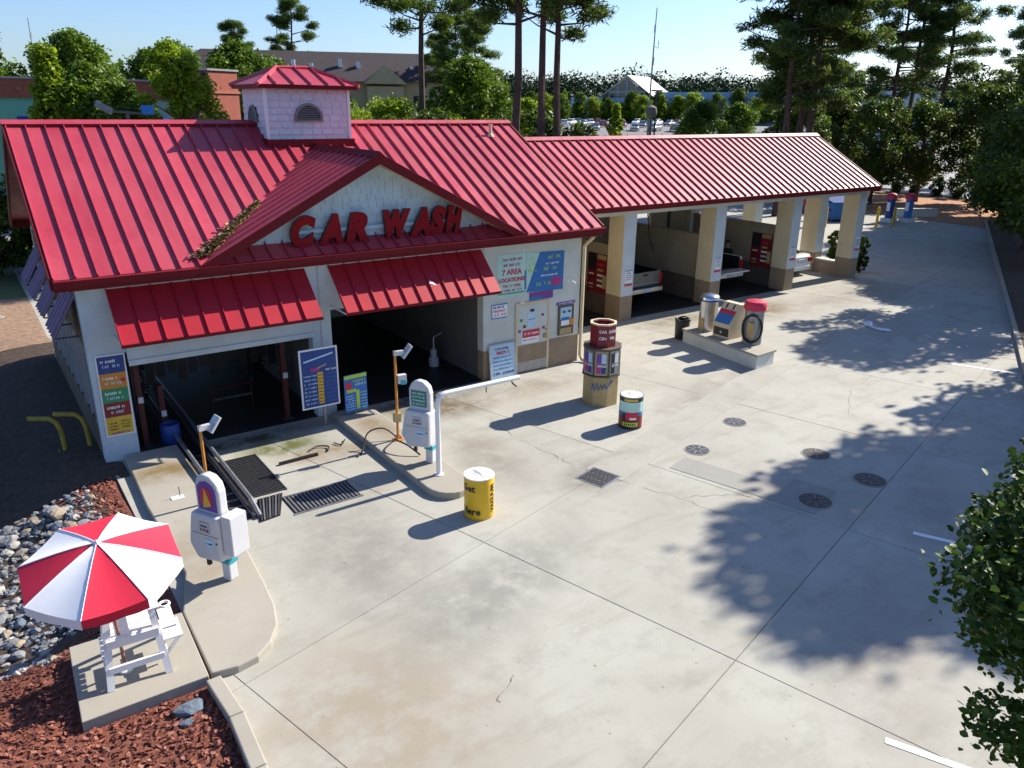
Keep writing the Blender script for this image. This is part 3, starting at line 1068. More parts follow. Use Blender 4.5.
# cupola hip roof
ox, oy = 0.22, 0.22
ex0, ex1, ey0, ey1 = CX0 - ox, CX1 + ox, CY0 - oy, CY1 + oy
rx0, rx1, ry, rz = 7.85, 8.75, 22.3, 8.42
ez = 7.97
cpart(MB().box(ex0, ey0, ez - 0.10, ex1, ey1, ez - 0.005), 'eave_trim', 'red_trim')
hip = MB()
P4 = [(ex0 - 0.03, ey0 - 0.03, ez), (ex1 + 0.03, ey0 - 0.03, ez), (ex1 + 0.03, ey1 + 0.03, ez), (ex0 - 0.03, ey1 + 0.03, ez), (rx0, ry, rz), (rx1, ry, rz)]
hip.add(P4, [(0, 1, 5, 4), (1, 2, 5), (2, 3, 4, 5), (3, 0, 4), (3, 2, 1, 0)])
cpart(hip, 'hip_roof', 'red_roof')
for pa, pb in ((0, 4), (1, 5), (2, 5), (3, 4), (4, 5)):
    cpart(MB().tube([Vector(P4[pa]) + Vector((0, 0, 0.0)), Vector(P4[pb]) + Vector((0, 0, 0.02))], 0.055, 6), 'hip_cap', 'red_roof')
for k in range(5):
    x = ex0 + 0.42 + k * (ex1 - ex0 - 0.84) / 4
    tx = min(max(x, rx0 + 0.0), rx1)
    f_ = 1.0 if rx0 <= x <= rx1 else (x - ex0) / (rx0 - ex0) if x < rx0 else (ex1 - x) / (ex1 - rx1)
    yt = (ey0 - 0.03) + (ry - ey0 + 0.03) * f_
    zt = ez + (rz - ez) * f_
    cpart(MB().prism([(x, ey0 - 0.03, ez), (x + 0.045, ey0 - 0.03, ez), (x + 0.03, ey0 - 0.03, ez + 0.06), (x + 0.015, ey0 - 0.03, ez + 0.06)], (0, yt - ey0 + 0.03, zt - ez)), 'seam', 'red_roof')

# awnings over the two tunnel mouths
for xa, xb, n in ((2.23, 6.52, 10), (7.10, 11.52, 11)):
    aw = thing('metal_awning', 'red ribbed metal awning over the %s tunnel mouth' % ('left' if xa < 5 else 'right'), 'awning', (xa, YF - 0.005, 3.82), 0, 'awnings over the tunnel mouths')
    pw = (xb - xa) / n
    L = math.hypot(1.0, 0.96)
    me = seam_panel_mesh(pw, L, 'red_awning', 0.045, 0.03)
    lay_panels(aw, 'awning_panel', me, (0, -1.0, -0.96), (1, 0, 0), (0, 1.0, 0.96), n, pw)
    MB().box(0, -1.02, -1.03, xb - xa, -0.99, -0.965).build('awning_edge', 'red_trim', aw)
    for x in (0.03, xb - xa - 0.03):
        MB().tube([(x, 0, -0.05), (x, -0.98, -1.0)], 0.02, 6).tube([(x, 0, -1.0), (x, -0.98, -1.01)], 0.02, 6).build('bracket', 'white_paint', aw)
    if xa > 5:
        MB().add([(2.42, -0.69, -0.588), (2.6, -0.75, -0.64), (2.56, -0.69, -0.588), (2.45, -0.62, -0.52)], [(0, 1, 2, 3)]).build('stuck_paper', 'cloth_white', aw)
# purple awnings on the left wall
for k in range(4):
    y0 = 18.35 + k * 2.05
    aw = thing('side_awning', ['purple ribbed awning on the side wall nearest the front column', 'second purple ribbed awning from the front on the side wall', 'third purple ribbed awning from the front on the side wall', 'rearmost purple ribbed awning on the side wall'][k], 'awning', (XL - 0.005, y0, 3.62), 0, 'awnings along the side wall')
    me = seam_panel_mesh(0.32, math.hypot(0.5, 0.85), 'purple_awning', 0.05, 0.09)
    me.materials.append(MATS['purple_light'])
    lay_panels(aw, 'awning_panel', me, (-0.5, 1.28, -0.85), (0, -1, 0), (0.5, 0, 0.85), 4, 0.32)
    for p in me.polygons:
        if p.index > 6:
            p.material_index = 1
    MB().tube([(-0.47, 0.05, -0.86), (-0.02, 0.05, -0.86)], 0.02, 6).tube([(-0.47, 1.22, -0.86), (-0.02, 1.22, -0.86)], 0.02, 6).build('bracket', 'dark_steel', aw)

# needles caught in the roof valley
rr = np.random.RandomState(11)
n = 1500
t = rr.rand(n) ** 0.8
vx = PX - PH + 0.15 + t * 1.75
vzv = 4.22 + (vx - (PX - PH)) * psl
vy = EY + (vzv - EZ) * (RY - EY) / (RZ - EZ)
side = np.abs(rr.randn(n)) * 0.13 * (1.15 - t)
px_ = vx - side * 1.0
pz_ = EZ + (vy - EY) * 0.56 + 0.04 + rr.rand(n) * 0.07
cen = np.stack([px_, vy, pz_], 1)
ang = rr.rand(n) * 6.28
dv = np.stack([np.cos(ang), np.sin(ang), rr.randn(n) * 0.3], 1) * 0.07
wv = np.stack([-np.sin(ang), np.cos(ang), rr.randn(n) * 0.4], 1) * 0.016
vv = np.stack([cen - dv - wv, cen + dv - wv, cen + dv + wv, cen - dv + wv], 1).reshape(-1, 3)
lit = obj('needle_litter', fast_mesh('needle_litter', vv, np.arange(4 * n).reshape(-1, 4), 'needle_litter'))
tag(lit, 'brown pine needles piled in the roof valley left of the pediment', 'leaf litter', kind='stuff')

# ------------------------------------------------------------------ things fixed to the facade
# service door
door = thing('service_door', 'pale service door with tan band, kick plate and notices', 'door', (13.32, YF - 0.012, 0))
MB().box(-0.62, -0.03, 0.0, -0.54, 0.0, 2.14).box(0.54, -0.03, 0.0, 0.62, 0.0, 2.14).box(-0.539, -0.03, 2.06, 0.539, 0.0, 2.14).build('door_frame', 'wall_cream', door)
MB().box(-0.535, -0.022, 0.86, 0.535, 0.0, 2.055).build('door_leaf', 'wall_pale', door)
MB().box(-0.535, -0.022, 0.34, 0.535, 0.0, 0.858).build('door_band', 'wall_tan', door)
MB().box(-0.535, -0.024, 0.04, 0.535, 0.0, 0.338).build('kick_plate', 'galv', door)
MB().box(0.40, -0.07, 0.98, 0.50, -0.023, 1.10).tube([(0.45, -0.07, 1.25), (0.45, -0.10, 1.25)], 0.03, 8).build('handle', 'yellow_worn', door)
panel(door, 'notice', -0.20, 1.36, 0.12, 1.86, 'blue_pale', -0.03, -0.0225)
panel(door, 'clip', -0.10, 1.84, 0.04, 1.92, 'black', -0.036, -0.0305)
panel(door, 'notice', -0.36, 1.08, 0.26, 1.30, 'crimson', -0.03, -0.0225)
panel(door, 'notice', -0.40, 0.90, 0.22, 1.075, 'white_paint', -0.03, -0.0225)
print_line(door, -0.30, 1.16, 0.5, 0.07, 'white_paint', 1, -0.035)
print_line(door, -0.35, 0.98, 0.5, 0.04, 'purple', 2, -0.035)
print_line(door, -0.17, 1.6, 0.26, 0.04, 'blue', 3, -0.035)
for (x, z_, m_) in ((-0.42, 1.62, 'green_sign'), (0.36, 1.7, 'purple'), (-0.3, 1.42, 'black'), (-0.48, 1.3, 'purple'), (0.4, 1.3, 'magenta')):
    panel(door, 'sticker', x - 0.05, z_ - 0.04, x + 0.05, z_ + 0.04, m_, -0.028, -0.0225)
# change machine in the wall
ch = thing('change_machine', 'framed change machine set into the wall beside the service door', 'machine', (14.57, YF - 0.004, 0.95))
MB().box(-0.29, -0.05, 0.0, 0.29, 0.0, 0.92).build('cabinet', 'brown_kiosk', ch)
MB().box(-0.23, -0.058, 0.5, 0.20, -0.0505, 0.86).build('face_plate', 'blue_pale', ch)
MB().box(-0.20, -0.066, 0.30, 0.12, -0.0505, 0.55).build('lower_plate', 'white_paint', ch)
MB().box(-0.20, -0.075, 0.46, 0.10, -0.067, 0.55).build('label_strip', 'blue_mid', ch)
MB().box(0.14, -0.09, 0.30, 0.27, -0.0505, 0.50).build('bill_slot', 'orange_sign', ch)
MB().box(-0.24, -0.07, 0.03, 0.2, -0.0505, 0.22).build('coin_tray', 'tan_kiosk', ch)
for xd in (-0.1, 0.1):
    MB().lathe([(0.05, 0), (0.05, 0.05)], 10, c=(xd, -0.07, 0.7)).build('dial', 'screen_green', ch)
panel(ch, 'title_strip', -0.36, 0.94, 0.36, 1.03, 'purple', -0.012, 0)
print_line(ch, -0.32, 0.96, 0.62, 0.05, 'white_paint', 4, -0.018)
# wall lamp / camera on the facade
lamp = thing('security_camera', 'small white security camera on the wall above the change machine', 'camera', (14.66, YF - 0.002, 2.55))
MB().lathe([(0.05, 0.0), (0.06, 0.03), (0.03, 0.05)], 10).build('base', 'white_paint', lamp)
MB().tube([(0, -0.02, 0.03), (0.03, -0.10, 0.05), (0.09, -0.22, 0.0)], 0.03, 8).build('body', 'white_paint', lamp)

# poster wall
ps = thing('location_poster', 'mint poster reading 7 AREA LOCATIONS on the pale wall', 'poster', (12.56, YF - 0.003, 2.98))
panel(ps, 'sheet', -0.50, -0.60, 0.50, 0.62, 'mint', -0.008, 0)
panel(ps, 'border', -0.47, -0.52, 0.47, -0.49, 'green_sign', -0.012, -0.0085)
panel(ps, 'border', 0.45, -0.45, 0.50, 0.10, 'blue_mid', -0.012, -0.0085)
letters(ps, '7 AREA', 0.21, 'crimson', 0.0, 0.10, -0.012, fat=0.006)
letters(ps, 'LOCATIONS!', 0.155, 'crimson', 0.0, -0.12, -0.012, fat=0.006)
print_line(ps, -0.3, 0.43, 0.62, 0.09, 'magenta', 21, -0.014)
print_line(ps, -0.33, 0.27, 0.66, 0.09, 'magenta', 22, -0.014)
print_line(ps, -0.3, -0.32, 0.6, 0.09, 'crimson', 23, -0.014)
print_line(ps, -0.32, -0.45, 0.64, 0.08, 'magenta', 24, -0.014)
pb = thing('price_poster', 'blue and green poster with slanted edge beside the location poster', 'poster', (13.75, YF - 0.003, 2.98))
MB().prism([(-0.66, 0, -0.55), (0.68, 0, -0.60), (0.70, 0, 0.55), (-0.2, 0, 0.58)], (0, -0.008, 0)).build('sheet', 'blue_mid', pb)
MB().prism([(-0.66, 0, -0.50), (-0.21, 0, 0.58), (-0.68, 0, 0.60)], (0, -0.009, 0)).build('sheet_corner', 'mint', pb)
rq = random.Random(9)
mp = MB()
for k in range(14):
    x, z_ = -0.62 + rq.random() * 0.3, 0.0 + rq.random() * 0.52
    mp.box(x, -0.013, z_, x + rq.uniform(0.02, 0.06), -0.0092, z_ + rq.uniform(0.02, 0.07))
mp.build('map_spots', 'lime', pb)
for k, (x, z_, w_, m_) in enumerate(((0.1, 0.36, 0.42, 'lime'), (0.0, 0.20, 0.5, 'white_paint'), (-0.05, 0.03, 0.55, 'lime'), (-0.15, -0.14, 0.6, 'white_paint'), (-0.3, -0.40, 0.5, 'lime'))):
    print_line(pb, x, z_, w_, 0.11 if m_ == 'lime' else 0.06, m_, 30 + k, -0.013)
MB().lathe([(0.17, 0), (0.17, 0.006)], 9).build('starburst', 'magenta', pb).matrix_local = Matrix.Translation((0.42, -0.009, -0.33)) @ Matrix.Rotation(R(90), 4, 'X') @ Matrix.Diagonal((1.25, 0.8, 1, 1))
pc = thing('strip_banner', 'small blue and purple strip banner under the blue poster', 'banner', (13.66, YF - 0.003, 2.28))
panel(pc, 'sheet', -0.46, -0.11, 0.40, 0.12, 'purple', -0.014, -0.0)
panel(pc, 'lower_stripe', -0.46, -0.11, 0.0, 0.0, 'blue_mid', -0.017, -0.0145)
print_line(pc, -0.42, 0.03, 0.75, 0.06, 'crimson', 40, -0.02)
sp = thing('small_notice', 'small white notice with red print left of the service door', 'sign', (12.14, YF - 0.003, 2.0))
panel(sp, 'sheet', -0.27, -0.21, 0.27, 0.21, 'white_paint', -0.008, 0)
panel(sp, 'border', -0.27, 0.18, 0.27, 0.21, 'blue_mid', -0.012, -0.0085)
panel(sp, 'border', -0.27, -0.21, 0.27, -0.18, 'blue_mid', -0.012, -0.0085)
panel(sp, 'border', -0.27, -0.178, -0.245, 0.178, 'blue_mid', -0.012, -0.0085)
for k, (z_, m_) in enumerate(((0.09, 'blue'), (-0.02, 'crimson'), (-0.13, 'magenta'))):
    print_line(sp, -0.2, z_, 0.4, 0.075, m_, 50 + k)
# standing board against the wall
sb = thing('standing_board', 'pale blue notice board with red heading leaning by the wall', 'sign', (12.2, YF - 0.16, 0.02))
sb.rotation_euler = (R(-7), 0, 0)
panel(sb, 'board', -0.44, 0.0, 0.44, 1.02, 'blue_pale', -0.03, 0)
panel(sb, 'frame', -0.46, 1.0, 0.46, 1.04, 'grey_plastic', -0.04, 0.005)
panel(sb, 'frame', -0.46, 0.0, -0.43, 1.0, 'grey_plastic', -0.04, 0.005)
panel(sb, 'frame', 0.43, 0.0, 0.46, 1.0, 'grey_plastic', -0.04, 0.005)
print_line(sb, -0.26, 0.86, 0.52, 0.07, 'blue', 60, -0.036)
print_line(sb, -0.2, 0.72, 0.4, 0.12, 'crimson', 61, -0.036)
for k in range(4):
    print_line(sb, -0.34, 0.62 - k * 0.11, 0.66, 0.05, 'blue_mid', 62 + k, -0.036)
print_line(sb, -0.34, 0.14, 0.7, 0.08, 'blue', 68, -0.036)
# left column banner
bn = thing('wash_menu_banner', 'tall framed banner of coloured bands on the left column', 'sign', (2.08, YF - 0.003, 0.58))
bn.rotation_euler = (0, R(0.8), 0)
panel(bn, 'frame', -0.29, 0.0, 0.29, 1.85, 'white_paint', -0.03, 0)
for k, (z0_, z1_, m_) in enumerate(((1.44, 1.82, 'blue'), (1.10, 1.44, 'orange_sign'), (0.78, 1.10, 'green_sign'), (0.45, 0.78, 'maroon'), (0.04, 0.45, 'gold_sign'))):
    panel(bn, 'band', -0.26, z0_ + 0.001, 0.26, z1_, m_, -0.036, -0.0305)
    if k < 4:
        print_line(bn, -0.2, z1_ - 0.14, 0.3, 0.07, 'white_paint', 70 + k, -0.042)
        print_line(bn, -0.17, z1_ - 0.25, 0.3, 0.07, 'blue_pale', 75 + k, -0.042)
for k in range(3):
    print_line(bn, -0.2, 0.29 - 0.07 * k, 0.17, 0.04, 'maroon', 80 + k, -0.042)
    print_line(bn, 0.03, 0.32 - 0.07 * k, 0.17, 0.04, 'black', 84 + k, -0.042)
print_line(bn, -0.18, 0.06, 0.34, 0.045, 'magenta', 88, -0.042)
MB().lathe([(0.05, 0), (0.05, 0.005)], 10).build('emblem', 'crimson', bn).matrix_local = Matrix.Translation((0.19, -0.0365, 1.27)) @ Matrix.Rotation(R(90), 4, 'X')
# blue menu sign on a post
ms = thing('price_menu_sign', 'large dark blue price menu on a post between the tunnel mouths', 'sign', (6.45, 17.15, 0))
MB().tube([(0.1, 0.05, 0), (0.1, 0.05, 1.0)], 0.045, 8).build('post', 'galv', ms)
panel(ms, 'frame', -0.48, 0.52, 0.48, 2.02, 'white_paint', -0.03, 0.005)
panel(ms, 'board', -0.44, 0.56, 0.44, 1.98, 'blue', -0.036, -0.0305)
panel(ms, 'stripe', -0.06, 0.62, 0.08, 1.42, 'gold_sign', -0.041, -0.0365)
for k in range(9):
    panel(ms, 'price_box', -0.05, 0.66 + k * 0.085, 0.07, 0.68 + k * 0.085, 'maroon', -0.044, -0.0415)
letters(ms, 'STEP 1', 0.001, 'blue', 0, 1.0, -0.03) if False else None
MB().prism([(-0.38, 0, 1.70), (0.36, 0, 1.84), (0.36, 0, 1.88), (-0.38, 0, 1.74)], (0, -0.005, 0)).build('swash', 'blue_pale', ms).location = (0, -0.037, 0)
MB().prism([(-0.05, 0, 1.55), (0.18, 0, 1.62), (0.18, 0, 1.58), (-0.05, 0, 1.51)], (0, -0.005, 0)).build('swash', 'tan_kiosk', ms).location = (0, -0.037, 0)
panel(ms, 'badge', -0.22, 1.46, 0.0, 1.54, 'magenta', -0.041, -0.0365)
for k in range(8):
    print_line(ms, -0.4, 0.64 + k * 0.1, 0.3, 0.045, 'blue_pale', 90 + k, -0.042)
    print_line(ms, 0.14, 0.64 + k * 0.1, 0.26, 0.035, 'blue_mid', 100 + k, -0.042)
print_line(ms, 0.16, 1.44, 0.26, 0.05, 'white_paint', 110, -0.042)
# second smaller menu sign
m2 = thing('price_menu_sign', 'smaller bright blue and lime menu sign on the right island', 'sign', (7.36, 17.15, 0.14))
m2.rotation_euler = (0, 0, R(4))
MB().tube([(0.0, 0.03, 0), (0.0, 0.03, 0.3)], 0.03, 8).build('post', 'galv', m2)
panel(m2, 'board', -0.31, 0.08, 0.31, 1.06, 'blue_mid', -0.03, 0.0)
panel(m2, 'heading_strip', -0.31, 0.96, 0.31, 1.05, 'lime', -0.036, -0.0305)
panel(m2, 'stripe', 0.0, 0.14, 0.09, 0.64, 'lime', -0.036, -0.0305)
panel(m2, 'stripe', -0.26, 0.60, -0.001, 0.68, 'lime', -0.036, -0.0305)
MB().lathe([(0.1, 0), (0.1, 0.005)], 8).build('badge', 'crimson', m2).matrix_local = Matrix.Translation((-0.2, -0.031, 0.78)) @ Matrix.Rotation(R(90), 4, 'X')
for k in range(6):
    print_line(m2, -0.28, 0.14 + k * 0.07, 0.24, 0.04, 'blue_pale', 120 + k, -0.036)
    print_line(m2, 0.12, 0.14 + k * 0.08, 0.17, 0.035, 'blue_pale', 130 + k, -0.036)
print_line(m2, -0.05, 0.76, 0.32, 0.07, 'blue_pale', 140, -0.036)
print_line(m2, -0.1, 0.86, 0.34, 0.06, 'lime', 141, -0.036)

# ------------------------------------------------------------------ inside the tunnel
gant = []
for k, (x, y) in enumerate(((2.62, 18.25), (3.12, 18.6), (5.92, 18.15))):
    t_ = thing('wash_frame_post', ['red steel wash frame post just inside the left column', 'short red wash frame post beside the conveyor', 'red steel wash frame post behind the blue price menu'][k], 'post', (x, y, 0.006))
    h = (2.6, 1.3, 2.6)[k]
    MB().box(-0.06, -0.06, 0, 0.06, 0.06, h).build('upright', 'red_post', t_)
    MB().box(-0.12, -0.12, 0, 0.12, 0.12, 0.02).build('foot_plate', 'dark_steel', t_)
    MB().box(-0.05, -0.12, h * 0.42, 0.06, -0.061, h * 0.42 + 0.14).build('sensor', 'white_plastic', t_)
t_ = thing('wash_arch', 'dark hose-wrapped spray arch inside the left tunnel', 'wash arch', (2.7, 19.6, 0.006))
MB().tube([(0, 0, 0), (0, 0, 2.2), (0.3, 0, 2.5), (3.4, 0, 2.5), (3.7, 0, 2.2), (3.7, 0, 0)], 0.05, 8).build('pipe_arch', 'dark_steel', t_)
MB().tube([(0.1, -0.1, 0.2), (0.25, -0.15, 1.2), (0.1, -0.1, 2.0), (0.6, -0.12, 2.35)], 0.03, 6).build('hose', 'rubber', t_)
for k, (x, y) in enumerate(((2.95, 21.2), (6.05, 21.4), (2.95, 23.2))):
    t_ = thing('wash_brush', ['dark upright wash brush at the left of the tunnel', 'dark upright wash brush at the right of the tunnel', 'dark upright wash brush deep in the tunnel'][k], 'wash brush', (x, y, 0.006))
    MB().tube([(0, 0, 0), (0, 0, 2.5)], 0.05, 8).build('shaft', 'dark_steel', t_)
    bq = MB()
    rq = random.Random(k + 60)
    for q_ in range(260):
        a_ = rq.random() * 6.283
        z_ = 0.25 + rq.random() * 1.9
        r_ = rq.uniform(0.3, 0.42)
        bq.prism([(0.05 * math.cos(a_), 0.05 * math.sin(a_), z_), (r_ * math.cos(a_), r_ * math.sin(a_), z_ - 0.12), (r_ * math.cos(a_ + 0.12), r_ * math.sin(a_ + 0.12), z_ - 0.10)], (0, 0, 0.01))
    tag(bq.build('bristles', 'blue' if k == 2 else 'black', t_), kind='stuff')
t_ = thing('mitter_curtain', 'dark hanging wash cloth strips across the left tunnel', 'wash curtain', (3.0, 20.3, 0.0))
MB().tube([(0, 0, 2.45), (3.5, 0, 2.45)], 0.05, 8).build('rail', 'dark_steel', t_)
for k in range(13):
    dx_ = 0.08 * math.sin(k * 2.3)
    MB().prism([(0.15 + k * 0.26, dx_, 2.42), (0.36 + k * 0.26, dx_, 2.42), (0.36 + k * 0.26, dx_ + 0.05, 0.75 + 0.15 * (k % 3)), (0.15 + k * 0.26, dx_ + 0.05, 0.75 + 0.15 * (k % 3))], (0, 0.02, 0)).build('cloth_strip', 'black', t_)
t_ = thing('blue_drum', 'blue plastic drum on the tunnel floor behind the left column', 'drum', (3.15, 18.2, 0.006))
MB().lathe([(0.2, 0), (0.22, 0.04), (0.22, 0.42), (0.2, 0.46), (0.18, 0.46), (0.17, 0.40)], 16).build('body', 'blue', t_, smooth=True)
MB().lathe([(0.225, 0.0), (0.225, 0.03)], 16, c=(0, 0, 0.2)).build('hoop', 'blue', t_)
t_ = thing('towel_rack', 'low dark rack with rail inside the left tunnel', 'rack', (5.0, 19.6, 0.006))
MB().tube([(-0.5, 0, 0), (-0.5, 0, 0.6), (0.5, 0, 0.6), (0.5, 0, 0)], 0.03, 6).build('rail', 'red_post', t_)
MB().box(-0.5, -0.02, 0.28, 0.5, 0.02, 0.34).build('cross_bar', 'dark_steel', t_)
t_ = thing('water_hose_reel', 'dark hose reel on the wall of the right tunnel', 'hose reel', (11.6, 21.0, 1.9))
MB().lathe([(0.25, -0.05), (0.28, 0), (0.28, 0.1), (0.25, 0.14)], 16).build('drum', 'black', t_).matrix_local = Matrix.Translation((0.04, 0, 0)) @ Matrix.Rotation(R(-90), 4, 'Y')
t_ = thing('floor_pump', 'small grey pump standing at the side of the right tunnel', 'pump', (11.1, 19.8, 0.006))
MB().lathe([(0.16, 0), (0.16, 0.25), (0.1, 0.3), (0.1, 0.5), (0.05, 0.55)], 12).build('body', 'grey_plastic', t_, smooth=True)
MB().tube([(0, 0, 0.5), (0, 0, 0.9), (0.3, 0, 1.0)], 0.03, 6).build('pipe', 'galv', t_)

# ------------------------------------------------------------------ conveyor, rails, grates, islands
isl1 = [(2.06, 17.72), (1.98, 15.0), (2.02, 12.2), (1.72, 11.1), (1.70, 9.46), (2.05, 9.40), (2.35, 9.46), (2.6, 9.66), (2.82, 10.0), (2.95, 10.5), (3.02, 11.2), (3.1, 12.4), (3.14, 13.4), (3.16, 17.72)]
o = MB().prism([(x, y, -0.05) for x, y in isl1], (0, 0, 0.17)).build('traffic_island', 'concrete_island', bevel=0.025)
tag(o, 'long rounded concrete island left of the conveyor', 'traffic island', 'concrete islands at the tunnel mouths')
arc = [(7.30 + 0.46 * math.cos(t), 12.62 + 0.55 * math.sin(t)) for t in [math.pi + math.pi * k / 10 for k in range(11)]]
isl2 = [(6.84, 17.55)] + arc + [(7.78, 13.4), (7.84, 15.4), (7.86, 17.1), (7.6, 17.55)]
o = MB().prism([(x, y, -0.05) for x, y in isl2], (0, 0, 0.2)).build('traffic_island', 'concrete_island', bevel=0.025)
tag(o, 'narrow concrete island with round nose between the tunnel lanes', 'traffic island', 'concrete islands at the tunnel mouths')
cv = thing('conveyor', 'black wheel conveyor with steel guide rails leading into the left tunnel', 'conveyor', (3.5, 15.0, 0))
MB().box(-0.30, -1.4, -0.02, 0.24, 8.0, 0.012).build('track_plate', 'black', cv)
MB().tube([(-0.29, -1.0, 0.06), (-0.29, -0.6, 0.22), (-0.29, 7.5, 0.26)], 0.045, 8).build('guide_rail', 'galv', cv)
MB().tube([(0.20, -1.5, 0.05), (0.20, -1.0, 0.20), (0.20, 7.5, 0.26)], 0.045, 8).build('guide_rail', 'galv', cv)
MB().tube([(0.10, -1.45, 0.05), (0.10, 7.5, 0.12)], 0.04, 6).build('inner_rail', 'dark_steel', cv)
for k in range(11):
    MB().box(-0.25, -1.2 + k * 0.32, 0.013, 0.14, -1.16 + k * 0.32, 0.035).build('roller', 'galv' if k < 4 else 'dark_steel', cv)
mt = thing('entry_ramp', 'dark ribbed steel ramp plate at the start of the conveyor', 'ramp', (3.75, 13.75, 0.0))
MB().prism([(-0.12, -0.42, 0.004), (0.30, -0.36, 0.004), (0.62, 0.42, 0.05), (0.1, 0.42, 0.05)], (0, 0, 0.012)).build('plate', 'black', mt)
for k in range(7):
    MB().prism([(-0.08 + k * 0.055, -0.40 + k * 0.008, 0.02), (-0.05 + k * 0.055, -0.40 + k * 0.008, 0.02), (0.17 + k * 0.065, 0.4, 0.066), (0.14 + k * 0.065, 0.4, 0.066)], (0, 0, 0.018)).build('rib', 'galv' if k % 2 else 'dark_steel', mt)
gm = thing('walkway_grate', 'dark steel mesh grate beside the conveyor', 'grate', (4.12, 15.4, 0.0))
g_ = MB()
g_.box(-0.36, -1.02, -0.02, 0.40, 1.02, 0.010)
g_.build('backing', 'dark', gm)
g_ = MB()
for k in range(26):
    g_.box(-0.36, -1.02 + k * 0.08, 0.011, 0.40, -0.998 + k * 0.08, 0.03)
tag(g_.build('mesh_bars', 'dark_steel', gm), kind='stuff')
MB().box(-0.38, -1.04, 0.0, -0.361, 1.04, 0.034).box(0.401, -1.04, 0.0, 0.42, 1.04, 0.034).build('grate_frame', 'galv', gm)
tg = thing('trench_grate', 'long slotted drain grate on the apron in front of the left tunnel', 'drain', (5.0, 13.66, 0))
MB().box(-0.70, -0.38, -0.01, 0.70, 0.38, 0.008).build('trench', 'dark', tg)
for k in range(17):
    MB().box(-0.67 + k * 0.08, -0.36, 0.009, -0.632 + k * 0.08, 0.36, 0.024).build('bar', 'galv', tg)
MB().box(-0.72, -0.42, 0.0, 0.72, -0.381, 0.022).box(-0.72, 0.381, 0.0, 0.72, 0.42, 0.022).build('grate_frame', 'galv', tg)
for k, (x, y, a, w_) in enumerate(((5.25, 15.6, R(2), 0.9),)):
    tag(MB().box(-0.45, -0.04, 0, 0.45, 0.04, 0.05).build('wheel_stop', 'black'), 'small dark wheel stop bar on the stained apron', 'wheel stop').matrix_world = Matrix.Translation((x, y, 0.004)) @ Matrix.Rotation(a, 4, 'Z')


def hose(label, pts, r=0.022, mat='rubber', z=0.02):
    P = [Vector(p) for p in pts]
    path = []
    for i in range(len(P) - 1):
        p0_, p1_, p2_, p3_ = P[max(i - 1, 0)], P[i], P[i + 1], P[min(i + 2, len(P) - 1)]
        for k in range(6):
            t = k / 6
            path.append(0.5 * ((2 * p1_) + (p2_ - p0_) * t + (2 * p0_ - 5 * p1_ + 4 * p2_ - p3_) * t * t + (3 * p1_ - p0_ - 3 * p2_ + p3_) * t ** 3))
    path.append(P[-1])
    o = MB().tube(path, r, 6).build('cable', mat, smooth=True)
    return tag(o, label, 'cable')


hose('black cable arching from the orange stand towards the left lane', [(7.45, 15.1, 0.2), (7.2, 15.3, 0.42), (6.85, 15.4, 0.35), (6.62, 15.2, 0.06), (6.4, 15.0, 0.02)], 0.018)
hose('black cable looping from the orange stand to the pay station', [(7.45, 15.1, 0.2), (7.2, 14.7, 0.36), (7.3, 14.3, 0.34), (7.45, 14.0, 0.18)], 0.02)
hose('curved black hose lying on the stained apron', [(5.6, 15.9, 0.03), (5.85, 16.0, 0.04), (6.05, 15.85, 0.04), (5.95, 15.65, 0.03)], 0.018)
hose('short bent cable lying near the right island kerb', [(6.25, 16.0, 0.03), (6.35, 15.8, 0.03), (6.55, 16.05, 0.03)], 0.015)

# pay stations


